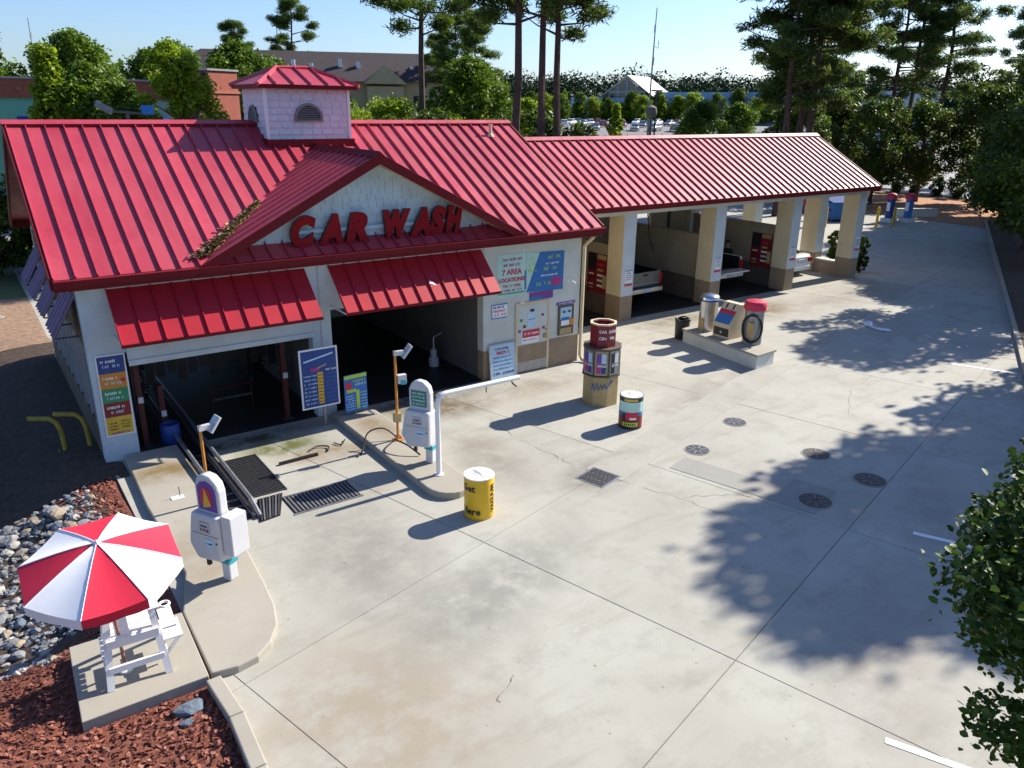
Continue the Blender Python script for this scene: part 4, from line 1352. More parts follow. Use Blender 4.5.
def pay_station(label, loc, rz, face):
    t = thing('pay_station', label, 'pay station', loc, rz, 'pay stations on the islands')
    # local: faces -Y
    MB().box(0.10, -0.02, 0.0, 0.27, 0.15, 1.1).build('post', 'white_plastic', t, bevel=0.02)
    hd = MB()
    prof = [(-0.30, 1.22), (0.28, 1.22), (0.28, 0.42), (-0.26, 0.36), (-0.42, 0.62), (-0.36, 0.95)]
    hd.prism([(x, -0.16, z) for x, z in prof], (0, 0.34, 0))
    hd.build('housing', 'white_plastic', t, bevel=0.05)
    vs = [(-0.25, 1.1), (0.26, 1.1), (0.26, 1.62), (0.22, 1.76), (0.10, 1.86), (-0.05, 1.88), (-0.18, 1.82), (-0.25, 1.68)]
    MB().prism([(x, -0.05, z) for x, z in vs], (0, 0.17, 0)).build('head_board', 'white_plastic', t, bevel=0.03)
    vs = [(-0.19, 1.26), (0.20, 1.26), (0.20, 1.60), (0.15, 1.72), (0.02, 1.78), (-0.12, 1.74), (-0.19, 1.64)]
    if face == 'green':
        vs = [(-0.19, 1.30), (0.18, 1.30), (0.18, 1.66), (-0.19, 1.66)]
    MB().prism([(x, -0.051, z) for x, z in vs], (0, -0.008, 0)).build('screen', 'screen_green' if face == 'green' else 'purple', t)
    if face == 'green':
        for k in range(4):
            print_line(t, -0.15, 1.34 + k * 0.08, 0.28, 0.045, 'mint', 200 + k, -0.064)
    else:
        MB().prism([(x * 0.6 - 0.01, -0.060, 1.5 + (z - 1.5) * 0.6) for x, z in vs], (0, -0.006, 0)).build('picture', 'crimson', t)
        MB().prism([(-0.08, -0.067, 1.3), (0.1, -0.067, 1.36), (-0.02, -0.067, 1.66)], (0, -0.005, 0)).build('picture', 'gold_sign', t)
        MB().box(0.29, -0.1, 0.55, 0.50, 0.25, 1.25).build('side_box', 'white_plastic', t, bevel=0.015)
    MB().box(0.085, -0.035, 0.32, 0.285, 0.165, 0.40).build('strap', 'teal', t)
    MB().box(-0.14, -0.1, 0.25, -0.08, -0.04, 0.38).build('cable_gland', 'black', t)
    MB().box(-0.12, -0.172, 0.92, 0.10, -0.1605, 1.10).build('touch_panel', 'grey_plastic', t)
    for q_ in range(3):
        MB().box(-0.10 + q_ * 0.07, -0.180, 0.94, -0.06 + q_ * 0.07, -0.1725, 0.98).build('button', ('green_sign', 'crimson', 'blue')[q_], t)
    MB().box(-0.08, -0.178, 1.02, 0.06, -0.1725, 1.04).build('card_slot', 'black', t)
    MB().box(-0.30, -0.166, 0.865, 0.27, -0.1605, 0.871).build('door_seam', 'dark_brown', t)
    MB().box(-0.02, -0.170, 0.66, 0.16, -0.1605, 0.80).build('label_sticker', 'blue_pale', t)
    print_line(t, -0.005, 0.71, 0.14, 0.035, 'blue', 500 + len(face), -0.175)
    MB().lathe([(0.018, 0), (0.018, 0.012)], 8).build('lock', 'dark_steel', t).matrix_local = Matrix.Translation((0.22, -0.1605, 0.76)) @ Matrix.Rotation(R(90), 4, 'X')
    for (xs_, zs_) in ((-0.2, 1.14), (0.21, 1.14), (-0.2, 1.66), (0.21, 1.66)):
        MB().lathe([(0.01, 0), (0.008, 0.006)], 6).build('screw', 'dark_steel', t).matrix_local = Matrix.Translation((xs_, -0.0505, zs_)) @ Matrix.Rotation(R(90), 4, 'X')
    return t


pay_station('white pay station with green screen on the right island', (7.36, 13.75, 0.15), R(-58), 'green')
pay_station('white pay station with red picture panel on the left island', (2.46, 11.75, 0.12), R(-62), 'red')


def photo_eye(label, loc, h, rz):
    t = thing('sensor_stand', label, 'sensor stand', loc, rz, 'orange sensor stands')
    MB().tube([(0, 0, 0), (0, 0, h)], 0.032, 8).build('pole', 'orange_paint', t)
    MB().box(-0.11, -0.11, 0, 0.11, 0.11, 0.015).prism([(-0.1, -0.015, 0.015), (0.1, -0.015, 0.015), (0.02, -0.015, 0.14), (-0.02, -0.015, 0.14)], (0, 0.03, 0)).build('base_plate', 'orange_paint', t)
    MB().box(-0.03, -0.04, h - 0.10, 0.22, 0.04, h).build('bracket', 'white_plastic', t)
    MB().box(-0.025, -0.12, -0.17, 0.025, 0.12, 0.17).build('lamp_head', 'white_plastic', t, bevel=0.008).matrix_local = Matrix.Translation((0.27, 0, h - 0.03)) @ Matrix.Rotation(R(38), 4, 'Y')
    return t


s1 = photo_eye('orange sensor stand with white head on the right island', (7.47, 15.1, 0.15), 2.15, R(-10))
MB().box(0.04, -0.06, 1.38, 0.24, 0.06, 1.58).build('junction_box', 'white_plastic', s1)
MB().box(0.10, -0.08, 1.36, 0.22, -0.061, 1.46).build('sensor_lens', 'teal', s1)
MB().box(-0.09, -0.05, 0.45, 0.08, 0.05, 0.66).build('valve_box', 'tan_kiosk', s1)
photo_eye('orange sensor stand with white head beside the conveyor', (3.02, 14.45, 0.12), 1.62, R(10))

# clearance arm
ca = thing('clearance_arm', 'white pipe clearance arm bent over the right lane', 'barrier arm', (7.34, 12.98, 0.15))
MB().tube([(0, 0, 0), (0, 0, 1.58), (0.02, 0.0, 1.70), (0.09, 0.0, 1.77), (0.2, 0.0, 1.79), (2.06, 0.02, 1.78)], 0.055, 10).build('pipe', 'white_paint', ca, smooth=True)
MB().lathe([(0.1, 0), (0.1, 0.02), (0.06, 0.03)], 12).build('foot_plate', 'white_paint', ca)
MB().tube([(1.2, 0.01, 1.75), (1.2, 0.01, 1.60)], 0.012, 5).tube([(1.85, 0.02, 1.75), (1.9, 0.02, 1.66), (2.0, 0.02, 1.58)], 0.018, 5).build('hanger', 'black', ca)

# drums


def drum_mesh(parent, body_m, top_m, rim_m, h=0.88, r=0.29):
    MB().lathe([(r - 0.01, 0), (r, 0.02), (r, h - 0.02), (r - 0.004, h)], 32).build('body', body_m, parent, smooth=True)
    MB().lathe([(r + 0.006, 0), (r + 0.01, 0.012), (r + 0.006, 0.024)], 32, c=(0, 0, h - 0.02)).build('rim', rim_m, parent, smooth=True)
    MB().lathe([(r - 0.02, 0), (r - 0.02, 0.006), (0.06, 0.012), (0.05, 0.02)], 32, c=(0, 0, h + 0.001)).build('lid', top_m, parent, smooth=True)


def wrap(parent, body, size, mat, ang, z, r, rot=0.0, fat=0.0):
    """lettering bent round a cylinder"""
    me = text_mesh(body, size, mat, extrude=0.001, fat=fat, res=2)
    if rot:
        me.transform(Matrix.Rotation(rot, 4, 'Y'))
    bm = bmesh.new()
    bm.from_mesh(me)
    bmesh.ops.triangulate(bm, faces=bm.faces)
    bmesh.ops.subdivide_edges(bm, edges=[e for e in bm.edges if e.calc_length() > 0.04], cuts=2)
    bm.to_mesh(me)
    bm.free()
    for v in me.vertices:
        a = ang + v.co.x / r
        rr_ = r + 0.003 - v.co.y
        zz = v.co.z + z
        v.co = (rr_ * math.cos(a), rr_ * math.sin(a), zz)
    return obj('lettering', me, parent)


camdir = math.atan2(-11.3, -7.28)
yd = thing('steel_drum', 'yellow drum with black lettering and white lid on the open concrete', 'drum', (7.28, 11.32, 0))
drum_mesh(yd, 'yellow', 'white_gloss', 'white_paint', 0.86, 0.29)
wrap(yd, 'Get', 0.20, 'black', camdir - 0.80, 0.66, 0.293, fat=0.006)
wrap(yd, 'Here', 0.20, 'black', camdir - 0.62, 0.18, 0.293, fat=0.006)
wrap(yd, 'VACUUM', 0.14, 'black', camdir + 1.05, 0.43, 0.293, rot=R(-90), fat=0.005)
MB().tube([(0.0, -0.2, 0.885), (0.0, 0.2, 0.885)], 0.006, 5).build('lid_seam', 'grey_plastic', yd)

cd2 = math.atan2(-12.95, -12.85)
pd = thing('painted_drum', 'drum wrapped in a colourful car picture beside the vending kiosk', 'drum', (12.83, 12.97, 0))
drum_mesh(pd, 'teal', 'white_gloss', 'galv', 0.84, 0.29)
prr = MB()


def wrap_band(parent, name, mat, a0, a1, z0, z1, r):
    mb = MB()
    n = max(2, int(abs(a1 - a0) / 0.12))
    for k in range(n):
        b0, b1 = a0 + (a1 - a0) * k / n, a0 + (a1 - a0) * (k + 1) / n
        mb.add([(r * math.cos(b), r * math.sin(b), z) for b, z in ((b0, z0), (b1, z0), (b1, z1), (b0, z1))], [(0, 1, 2, 3)])
    return mb.build(name, mat, parent)


wrap_band(pd, 'band', 'black', 0, 6.284, 0.72, 0.82, 0.2925)
wrap_band(pd, 'band', 'mint', cd2 - 1.2, cd2 + 1.2, 0.46, 0.72, 0.2925)
wrap_band(pd, 'band', 'blue_mid', cd2 - 1.2, cd2 + 1.2, 0.36, 0.46, 0.2925)
wrap_band(pd, 'band', 'maroon', 0, 6.284, 0.06, 0.36, 0.2925)
wrap_band(pd, 'band', 'black', 0, 6.284, 0.01, 0.06, 0.2925)
wrap_band(pd, 'car_picture', 'black', cd2 - 0.75, cd2 + 0.35, 0.22, 0.42, 0.295)
wrap_band(pd, 'car_picture', 'crimson', cd2 - 0.4, cd2 + 0.65, 0.25, 0.46, 0.2975)
wrap_band(pd, 'car_picture', 'white_paint', cd2 - 0.05, cd2 + 0.5, 0.27, 0.32, 0.30)
wrap_band(pd, 'title_label', 'lime', cd2 - 0.7, cd2 + 0.7, 0.09, 0.19, 0.295)
wrap_band(pd, 'title_label', 'gold_sign', cd2 - 0.6, cd2 + 0.6, 0.74, 0.80, 0.295)
wrap(pd, 'ARMOR ALL', 0.001, 'black', cd2, 0.14, 0.297) if False else None
for k in range(6):
    wrap_band(pd, 'print', 'black', cd2 - 0.5 + k * 0.17, cd2 - 0.40 + k * 0.17, 0.115, 0.165, 0.2972)

# octagonal vending kiosk
kd = math.atan2(-14.7, -13.35)
vk = thing('vending_kiosk', 'octagonal car care vending kiosk with red sign ring on tan base', 'vending machine', (13.36, 14.72, 0), kd + math.pi / 2)
oct_ = lambda r, z, ph=math.pi / 8: [(r * math.cos(ph + k * math.pi / 4), r * math.sin(ph + k * math.pi / 4), z) for k in range(8)]
MB().prism(oct_(0.50, 0), (0, 0, 0.82)).build('base', 'tan_kiosk', vk, bevel=0.01)
MB().prism(oct_(0.54, 0.82), (0, 0, 0.03)).prism(oct_(0.50, 0.85), (0, 0, 0.72)).prism(oct_(0.54, 1.571), (0, 0, 0.03)).build('cabinet', 'brown_kiosk', vk)
apo = 0.50 * math.cos(math.pi / 8)
for k in range(8):
    a = k * math.pi / 4 - math.pi / 2
    fc = bpy.data.objects.new('vending_face', MB().box(-0.165, -0.02, -0.33, 0.165, 0.0, 0.33).mesh('vending_face', 'galv' if k % 2 else 'tan_kiosk'))
    COL.objects.link(fc)
    fc.parent = vk
    fc.location = (apo * math.cos(a), apo * math.sin(a), 1.21)
    fc.rotation_euler = (0, 0, a + math.pi / 2)
    if k in (0, 1, 7, 2):
        cols = ('magenta', 'blue', 'purple', 'blue_pale') if k in (0, 7) else ('black', 'galv', 'black', 'white_paint')
        for q in range(4):
            MB().box(-0.13 + 0.13 * (q % 2), -0.026, -0.28 + 0.28 * (q // 2), -0.01 + 0.13 * (q % 2), -0.0205, -0.02 + 0.28 * (q // 2)).build('product_window', cols[q], fc)
        print_line(fc, -0.1, -0.1, 0.22, 0.08, 'white_paint', 300 + k, -0.032)
rg = MB()
a_, b_ = oct_(0.36, 1.60), oct_(0.36, 2.20)
c_, d_ = oct_(0.31, 2.20), oct_(0.31, 1.75)
rg.add(a_ + b_ + c_ + d_, [(k, (k + 1) % 8, (k + 1) % 8 + 8, k + 8) for k in range(8)] + [(k + 16, (k + 1) % 8 + 16, (k + 1) % 8 + 24, k + 24) for k in range(8)] + [tuple(range(24, 32))])
rg.build('sign_ring', 'kiosk_red', vk)
rg = MB()
e_, f_ = oct_(0.37, 2.18), oct_(0.37, 2.22)
g1, h1 = oct_(0.30, 2.22), oct_(0.30, 2.18)
rg.add(e_ + f_ + g1 + h1, [(k, (k + 1) % 8, (k + 1) % 8 + 8, k + 8) for k in range(8)] + [(k + 8, (k + 1) % 8 + 8, (k + 1) % 8 + 16, k + 16) for k in range(8)] + [(k + 16, (k + 1) % 8 + 16, (k + 1) % 8 + 24, k + 24) for k in range(8)])
rg.build('ring_rim', 'wall_cream', vk)
ap2 = 0.36 * math.cos(math.pi / 8)
for a, body in ((-math.pi / 2, 'CAR'), (-math.pi / 4, 'CARE')):
    for q, (txt, z_) in enumerate(((body, 2.02), ('CEN' if body == 'CAR' else 'TER', 1.84))):
        me = text_mesh(txt, 0.10, 'white_paint', extrude=0.003, fat=0.003)
        o = obj('lettering', me, vk)
        o.location = (ap2 * math.cos(a) * 1.01, ap2 * math.sin(a) * 1.01, z_)
        o.rotation_euler = (0, 0, a + math.pi / 2)
# blue scribble on base
sc = [(-0.24, 0.46), (-0.20, 0.66), (-0.15, 0.44), (-0.09, 0.66), (-0.05, 0.46), (0.02, 0.62), (0.05, 0.48), (0.12, 0.64), (0.15, 0.52), (0.34, 0.72)]
pth = []
for x, z_ in sc:
    if abs(x) < apo * math.tan(math.pi / 8):
        pth.append((x, -apo - 0.012, z_))
    else:
        s_ = 1 if x > 0 else -1
        e0 = apo * math.tan(math.pi / 8)
        dd = (abs(x) - e0) * 0.7071
        pth.append((s_ * (e0 + dd), -apo - 0.012 + dd, z_))
MB().tube(pth, 0.022, 5).build('scribble_logo', 'blue_mid', vk)

# ------------------------------------------------------------------ vacuum island
vi = thing('vacuum_island', 'low concrete island carrying the vacuum canisters', 'traffic island', (20.1, 16.0, 0))
MB().prism([(-0.62, 1.45, -0.05), (-0.98, -1.90, -0.05), (-0.02, -1.82, -0.05), (0.34, 1.52, -0.05)], (0, 0, 0.5)).build('plinth', 'wall_pale', vi, bevel=0.02)
MB().prism([(-0.66, 1.48, 0.40), (-1.02, -1.94, 0.40), (0.02, -1.86, 0.40), (0.38, 1.56, 0.40)], (0, 0, 0.075)).build('slab_top', 'concrete_island', vi, bevel=0.015)
tc = thing('trash_can', 'small dark trash can behind the vacuum island', 'trash can', (19.75, 17.75, 0))
MB().lathe([(0.20, 0), (0.24, 0.05), (0.25, 0.62), (0.27, 0.64), (0.27, 0.68), (0.22, 0.68), (0.21, 0.5)], 16).build('body', 'black', tc, smooth=True)
MB().tube([(0.25 * math.cos(t), 0.25 * math.sin(t), 0.70 + 0.03 * math.sin(3 * t)) for t in [2 * math.pi * k / 16 for k in range(17)]], 0.025, 6).build('bin_liner', 'black', tc)
va = thing('vacuum_canister', 'tall steel vacuum canister with domed silver top', 'vacuum', (20.08, 16.95, 0.475))
MB().lathe([(0.30, 0), (0.30, 0.98), (0.31, 1.0)], 28).build('canister', 'steel', va, smooth=True)
MB().lathe([(0.33, 1.0), (0.33, 1.12), (0.28, 1.18), (0.16, 1.22), (0.02, 1.23)], 28).build('dome', 'steel', va, smooth=True)
MB().lathe([(0.335, 1.0), (0.335, 1.05)], 28).build('dome_band', 'blue', va)
MB().tube([(0.31, -0.1, 1.0), (0.5, -0.25, 0.95), (0.55, -0.3, 0.6), (0.42, -0.25, 0.35), (0.40, -0.2, 0.6), (0.52, -0.26, 0.9)], 0.03, 8).build('hose', 'galv', va, smooth=True)
MB().box(-0.32, -0.10, 0.0, -0.285, 0.12, 0.42).build('tool_panel', 'tan_kiosk', va)
vb = thing('vacuum_canister', 'steel vacuum canister with red domed top and black hose', 'vacuum', (20.02, 15.05, 0.475))
MB().lathe([(0.30, 0), (0.30, 1.10)], 28).build('canister', 'galv', vb, smooth=True)
MB().lathe([(0.33, 1.10), (0.345, 1.14), (0.345, 1.30), (0.30, 1.37), (0.16, 1.41), (0.02, 1.42)], 28).build('dome', 'crimson', vb, smooth=True)
hp = []
for k in range(60):
    t = k / 59 * 2 * math.pi * 2.6
    a0_ = math.pi + 0.55
    yy = 0.30 * math.cos(t + 0.6)
    zz = 0.55 + 0.44 * math.sin(t + 0.6)
    rr_ = 0.37 + 0.02 * math.sin(1.7 * t)
    hp.append((rr_ * math.cos(a0_ + yy / 0.34), rr_ * math.sin(a0_ + yy / 0.34), zz))
MB().tube(hp, 0.032, 8).build('hose', 'rubber', vb, smooth=True)
MB().box(-0.35, -0.28, 0.25, -0.30, -0.06, 0.75).build('instruction_plate', 'tan_kiosk', vb)
vc = thing('air_machine', 'slanted air and mat machine with blue picture panel between the vacuums', 'machine', (20.02, 16.0, 0.475))
MB().prism([(-0.36, 0.34, 0), (0.30, 0.34, 0), (0.30, 0.34, 1.10), (0.08, 0.34, 1.10), (-0.36, 0.34, 0.52)], (0, -0.68, 0)).build('cabinet', 'wall_cream', vc, bevel=0.012)
MB().prism([(-0.385, 0.30, 0.50), (-0.17, 0.30, 0.78), (-0.155, 0.30, 0.775), (-0.365, 0.30, 0.50)], (0, -0.60, 0)).build('picture_panel', 'blue_mid', vc)
MB().prism([(-0.19, 0.30, 0.785), (-0.10, 0.30, 0.90), (-0.09, 0.30, 0.88), (-0.17, 0.30, 0.78)], (0, -0.60, 0)).build('title_panel', 'crimson', vc)
MB().box(-0.375, -0.30, 0.08, -0.362, 0.30, 0.34).build('lower_plate', 'black', vc)
MB().box(-0.38, -0.04, 0.18, -0.376, 0.05, 0.2).box(-0.38, -0.005, 0.14, -0.376, 0.012, 0.24).build('cross_mark', 'white_paint', vc)
for yy in (-0.16, 0.12):
    MB().prism([(-0.06, yy, 0.94), (0.04, yy, 1.07), (0.05, yy, 1.05), (-0.05, yy, 0.92)], (0, 0.05, 0)).build('slot', 'black', vc)

# ------------------------------------------------------------------ manholes, drain, rag
ring_me = None
for k, (x, y, r) in enumerate(((13.13, 11.01, 0.27), (15.24, 11.66, 0.27), (15.27, 9.32, 0.30), (13.24, 7.94, 0.32), (15.07, 7.85, 0.32))):
    lab = ['nearer of the two manhole covers in the sunlit paving', 'farther of the two manhole covers in the sunlit paving', 'manhole cover at the top left of the tree shadow', 'manhole cover beside the paving patch in the tree shadow', 'manhole cover on the right in the tree shadow'][k]
    mh = thing('manhole_cover', lab, 'manhole', (x, y, 0.0), rng0.random() * 3, 'round manhole covers')
    MB().lathe([(r * 1.12, 0.0), (r * 1.12, 0.009)], 24).build('collar', 'concrete_patch', mh)
    MB().lathe([(r, 0.0), (r, 0.012)], 24).build('cover', 'iron' if k > 1 else 'dark_steel', mh)
    for q in range(8):
        a = q * math.pi / 4
        MB().box(r * 0.25, -r * 0.07, 0, r * 0.88, r * 0.07, 0.006).build('lug', 'rock_grey' if k < 2 else 'wall_grey', mh).matrix_local = Matrix.Rotation(a, 4, 'Z') @ Matrix.Translation((0, 0, 0.0125))
dg = thing('storm_drain', 'square three-pane storm drain grate at the paving joint', 'drain', (10.26, 11.22, 0), GA)
MB().box(-0.36, -0.36, -0.02, 0.36, 0.36, 0.008).build('frame', 'galv', dg)
for k in range(3):
    pn = MB().box(-0.32 + k * 0.22, -0.31, 0.0, -0.13 + k * 0.22, 0.31, 0.011).build('grate_panel', 'dark', dg)
    gb = MB()
    for q in range(6):
        gb.box(-0.32 + k * 0.22, -0.30 + q * 0.105, 0.0112, -0.13 + k * 0.22, -0.265 + q * 0.105, 0.018)
    gb.build('bars', 'dark_steel', pn)
rag = MB()
rr_ = np.random.RandomState(4)
nx_, ny_ = 16, 7
gv = []
for j in range(ny_):
    for i in range(nx_):
        u_, v_ = i / (nx_ - 1), j / (ny_ - 1)
        ang = -1.0 + u_ * 2.6
        rad = 0.55 + (v_ - 0.5) * (0.26 + 0.12 * math.sin(u_ * 9))
        gv.append((rad * math.cos(ang), rad * math.sin(ang) * 1.1, 0.02 + 0.05 * abs(math.sin(i * 1.7 + j * 2.1)) * math.sin(math.pi * v_)))
rag.add(gv, [(j * nx_ + i, j * nx_ + i + 1, (j + 1) * nx_ + i + 1, (j + 1) * nx_ + i) for j in range(ny_ - 1) for i in range(nx_ - 1)])
o = rag.build('towel', 'cloth_white', smooth=True)
o.location = (27.3, 14.8, 0.004)
o.rotation_euler = (0, 0, R(140))
tag(o, 'crumpled white towel lying on the shaded concrete', 'towel')

# ------------------------------------------------------------------ umbrella, chair, pad
tag(MB().prism([(0.17, 11.12, -0.1), (0.11, 9.42, -0.1), (1.66, 9.40, -0.1), (1.70, 11.08, -0.1)], (0, 0, 0.24)).build('concrete_pad', 'concrete_island', bevel=0.012), 'square concrete pad under the white chair and umbrella', 'concrete pad')
base = Vector((0.76, 10.15, 0.14))
hub = Vector((0.66, 9.66, 2.42))
um = thing('beach_umbrella', 'red and white striped umbrella shading the white chair', 'umbrella', base)
ax = (hub - base).normalized()
q = ax.to_track_quat('Z', 'Y')
um.rotation_mode = 'QUATERNION'
um.rotation_quaternion = q
Lp = (hub - base).length
MB().tube([(0, 0, 0.05), (0, 0, Lp - 0.03)], 0.022, 8).build('pole', 'wood_pole', um, smooth=True)
MB().lathe([(0.09, 0), (0.09, 0.05), (0.035, 0.07), (0.035, 0.16)], 12).build('foot', 'white_paint', um)
MB().lathe([(0.03, 0), (0.035, 0.02), (0.02, 0.05), (0.005, 0.07)], 10, c=(0, 0, Lp - 0.02)).build('finial', 'white_paint', um)
UR, UD, UV = 0.94, 0.33, 0.14
ph0 = R(33)
for k in range(8):
    a0, a1 = ph0 + k * math.pi / 4, ph0 + (k + 1) * math.pi / 4
    gore = MB()
    NS, NT = 6, 5
    vs = []
    for i in range(NS + 1):
        s_ = i / NS
        for j in range(NT + 1):
            t = j / NT
            pa = Vector((math.cos(a0), math.sin(a0), 0))
            pb_ = Vector((math.cos(a1), math.sin(a1), 0))
            p = (pa * (1 - t) + pb_ * t) * UR * s_
            sag = 0.045 * math.sin(math.pi * t) * s_ * (1 - 0.4 * s_)
            vs.append((p.x, p.y, Lp - UD * (s_ ** 1.25) - sag))
    for j in range(NT + 1):
        x, y, z_ = vs[NS * (NT + 1) + j]
        vs.append((x * 1.005, y * 1.005, z_ - UV + 0.012 * math.cos(j * 2.1)))
    nr = NS + 2
    gore.add(vs, [(i * (NT + 1) + j, (i + 1) * (NT + 1) + j, (i + 1) * (NT + 1) + j + 1, i * (NT + 1) + j + 1) for i in range(nr - 1) for j in range(NT)])
    gore.build('canopy_panel', 'umb_red' if k % 2 else 'umb_white', um, smooth=True)
    MB().tube([(0, 0, Lp - 0.012), (UR * 0.5 * math.cos(a0), UR * 0.5 * math.sin(a0), Lp - UD * 0.5 ** 1.25 - 0.012), (UR * math.cos(a0), UR * math.sin(a0), Lp - UD - 0.012)], 0.007, 5).build('rib', 'grey_plastic', um)
    MB().tube([(UR * f_ * math.cos(a0), UR * f_ * math.sin(a0), Lp - UD * f_ ** 1.25 + 0.003) for f_ in (0.03, 0.25, 0.5, 0.75, 1.0)], 0.006, 5).build('seam', 'umb_white', um)
    MB().tube([(0, 0, Lp - 0.75), (UR * 0.55 * math.cos(a0), UR * 0.55 * math.sin(a0), Lp - UD * 0.55 ** 1.25 - 0.02)], 0.006, 4).build('strut', 'grey_plastic', um)

chair = thing('lifeguard_chair', 'white wooden lifeguard chair with side step and cup holder', 'chair', (0.90, 10.25, 0.14), R(-3))


def bar(mb, a, b, w_, d_):
    a, b = Vector(a), Vector(b)
    t = (b - a).normalized()
    s_ = t.cross(Vector((0, 1, 0)))
    if s_.length < 0.1:
        s_ = t.cross(Vector((1, 0, 0)))
    s_.normalize()
    n_ = t.cross(s_)
    pts_ = [a + s_ * (w_ / 2 * i) + n_ * (d_ / 2 * j) for i, j in ((-1, -1), (1, -1), (1, 1), (-1, 1))]
    mb.prism(pts_, b - a)
    return mb


for sx in (-1, 1):
    bar(MB(), (sx * 0.36, -0.45, 0.0), (sx * 0.27, -0.22, 0.98), 0.09, 0.05).build('leg', 'white_paint', chair)
    bar(MB(), (sx * 0.36, 0.42, 0.0), (sx * 0.27, 0.22, 0.72), 0.09, 0.05).build('leg', 'white_paint', chair)
    bar(MB(), (sx * 0.345, -0.38, 0.30), (sx * 0.345, 0.36, 0.30), 0.05, 0.09).build('side_rail', 'white_paint', chair)
    MB().box(sx * 0.30 - 0.07, -0.34, 0.96, sx * 0.30 + 0.07, 0.30, 0.99).build('armrest', 'white_paint', chair, bevel=0.006)
    bar(MB(), (sx * 0.27, 0.20, 0.60), (sx * 0.25, 0.40, 1.42), 0.08, 0.04).build('back_post', 'white_paint', chair)
MB().box(-0.34, -0.42, 0.22, 0.34, -0.38, 0.31).build('foot_rail', 'white_paint', chair)
for k in range(5):
    MB().box(-0.32, -0.32 + k * 0.125, 0.66, 0.32, -0.21 + k * 0.125, 0.69).build('seat_slat', 'white_paint', chair, bevel=0.004)
MB().box(-0.32, -0.36, 0.56, 0.32, -0.325, 0.68).build('seat_apron', 'white_paint', chair)
for k in range(5):
    x = -0.22 + k * 0.11
    bar(MB(), (x, 0.27, 0.70), (x, 0.43, 1.46), 0.09, 0.022).build('back_slat', 'white_paint', chair)
MB().box(-0.3, 0.35, 1.2, 0.3, 0.375, 1.28).build('back_rail', 'white_paint', chair)
MB().tube([(0.44 + 0.065 * math.cos(t), -0.30 + 0.065 * math.sin(t), 0.975) for t in [2 * math.pi * k / 14 for k in range(15)]], 0.018, 6).build('cup_holder', 'white_paint', chair)
MB().box(0.37, -0.25, 0.36, 0.62, 0.20, 0.39).build('side_step', 'white_paint', chair)
MB().box(0.37, -0.32, 0.60, 0.55, 0.16, 0.63).build('side_step', 'white_paint', chair)
bar(MB(), (0.36, -0.2, 0.1), (0.60, -0.2, 0.37), 0.04, 0.03).build('step_brace', 'white_paint', chair)

# yellow bumper rails on the left
for k, (x, y) in enumerate(((1.02, 19.2), (1.52, 19.1))):
    g0 = -0.06 - ditch(x, y)
    t_ = thing('bumper_rail', ['bent yellow bumper rail further from the building wall', 'bent yellow bumper rail close to the side wall'][k], 'bumper rail', (x, y, g0), 0, 'bent yellow rails')
    MB().tube([(0.04, 0, 0.0), (0.02, 0.0, 0.50), (-0.04, 0.02, 0.72), (-0.16, 0.06, 0.83), (-0.58, 0.24, 0.86)], 0.055, 8).build('pipe', 'yellow_worn', t_, smooth=True)
    MB().box(-0.1, -0.1, 0, 0.16, 0.1, 0.03).build('foot', 'yellow', t_)
    MB().lathe([(0.06, 0), (0.06, 0.02)], 8).build('end_cap', 'dark', t_).matrix_local = Matrix.Translation((-0.58, 0.24, 0.86)) @ Matrix.Rotation(R(-90), 4, 'Y')
# small item on the island
t_ = thing('floor_plate', 'small white plate with wire stem on the left island', 'marker', (2.55, 15.0, 0.12))
MB().box(-0.12, -0.08, 0, 0.12, 0.08, 0.012).build('plate', 'white_paint', t_)
MB().tube([(0.05, 0, 0.01), (0.05, 0.02, 0.22)], 0.008, 5).build('stem', 'black', t_)

# ------------------------------------------------------------------ rocks and chips on the left
rock_mes = []
for k in range(8):
    bm = bmesh.new()
    bmesh.ops.create_icosphere(bm, subdivisions=2, radius=1.0)
    rk = random.Random(100 + k)
    dirs = [Vector((rk.gauss(0, 1), rk.gauss(0, 1), rk.gauss(0, 1))).normalized() for _ in range(9)]
    for v in bm.verts:
        d = v.co.normalized()
        s_ = 1.0
        for di in dirs:
            c = d.dot(di)
            lim = 0.72
            if c > lim:
                s_ = min(s_, lim / c)
        v.co = d * (s_ + rk.uniform(-0.06, 0.06))
        v.co.z *= 0.75
    me = bpy.data.meshes.new('rock')
    bm.to_mesh(me)
    bm.free()
    me.materials.append(MATS[('rock_pale', 'rock_grey', 'rock_pale', 'rock_tan', 'rock_pale', 'rock_grey', 'rock_blue', 'rock_tan')[k]])
    rock_mes.append(me)
rk = random.Random(42)
placed = []
tries = 0
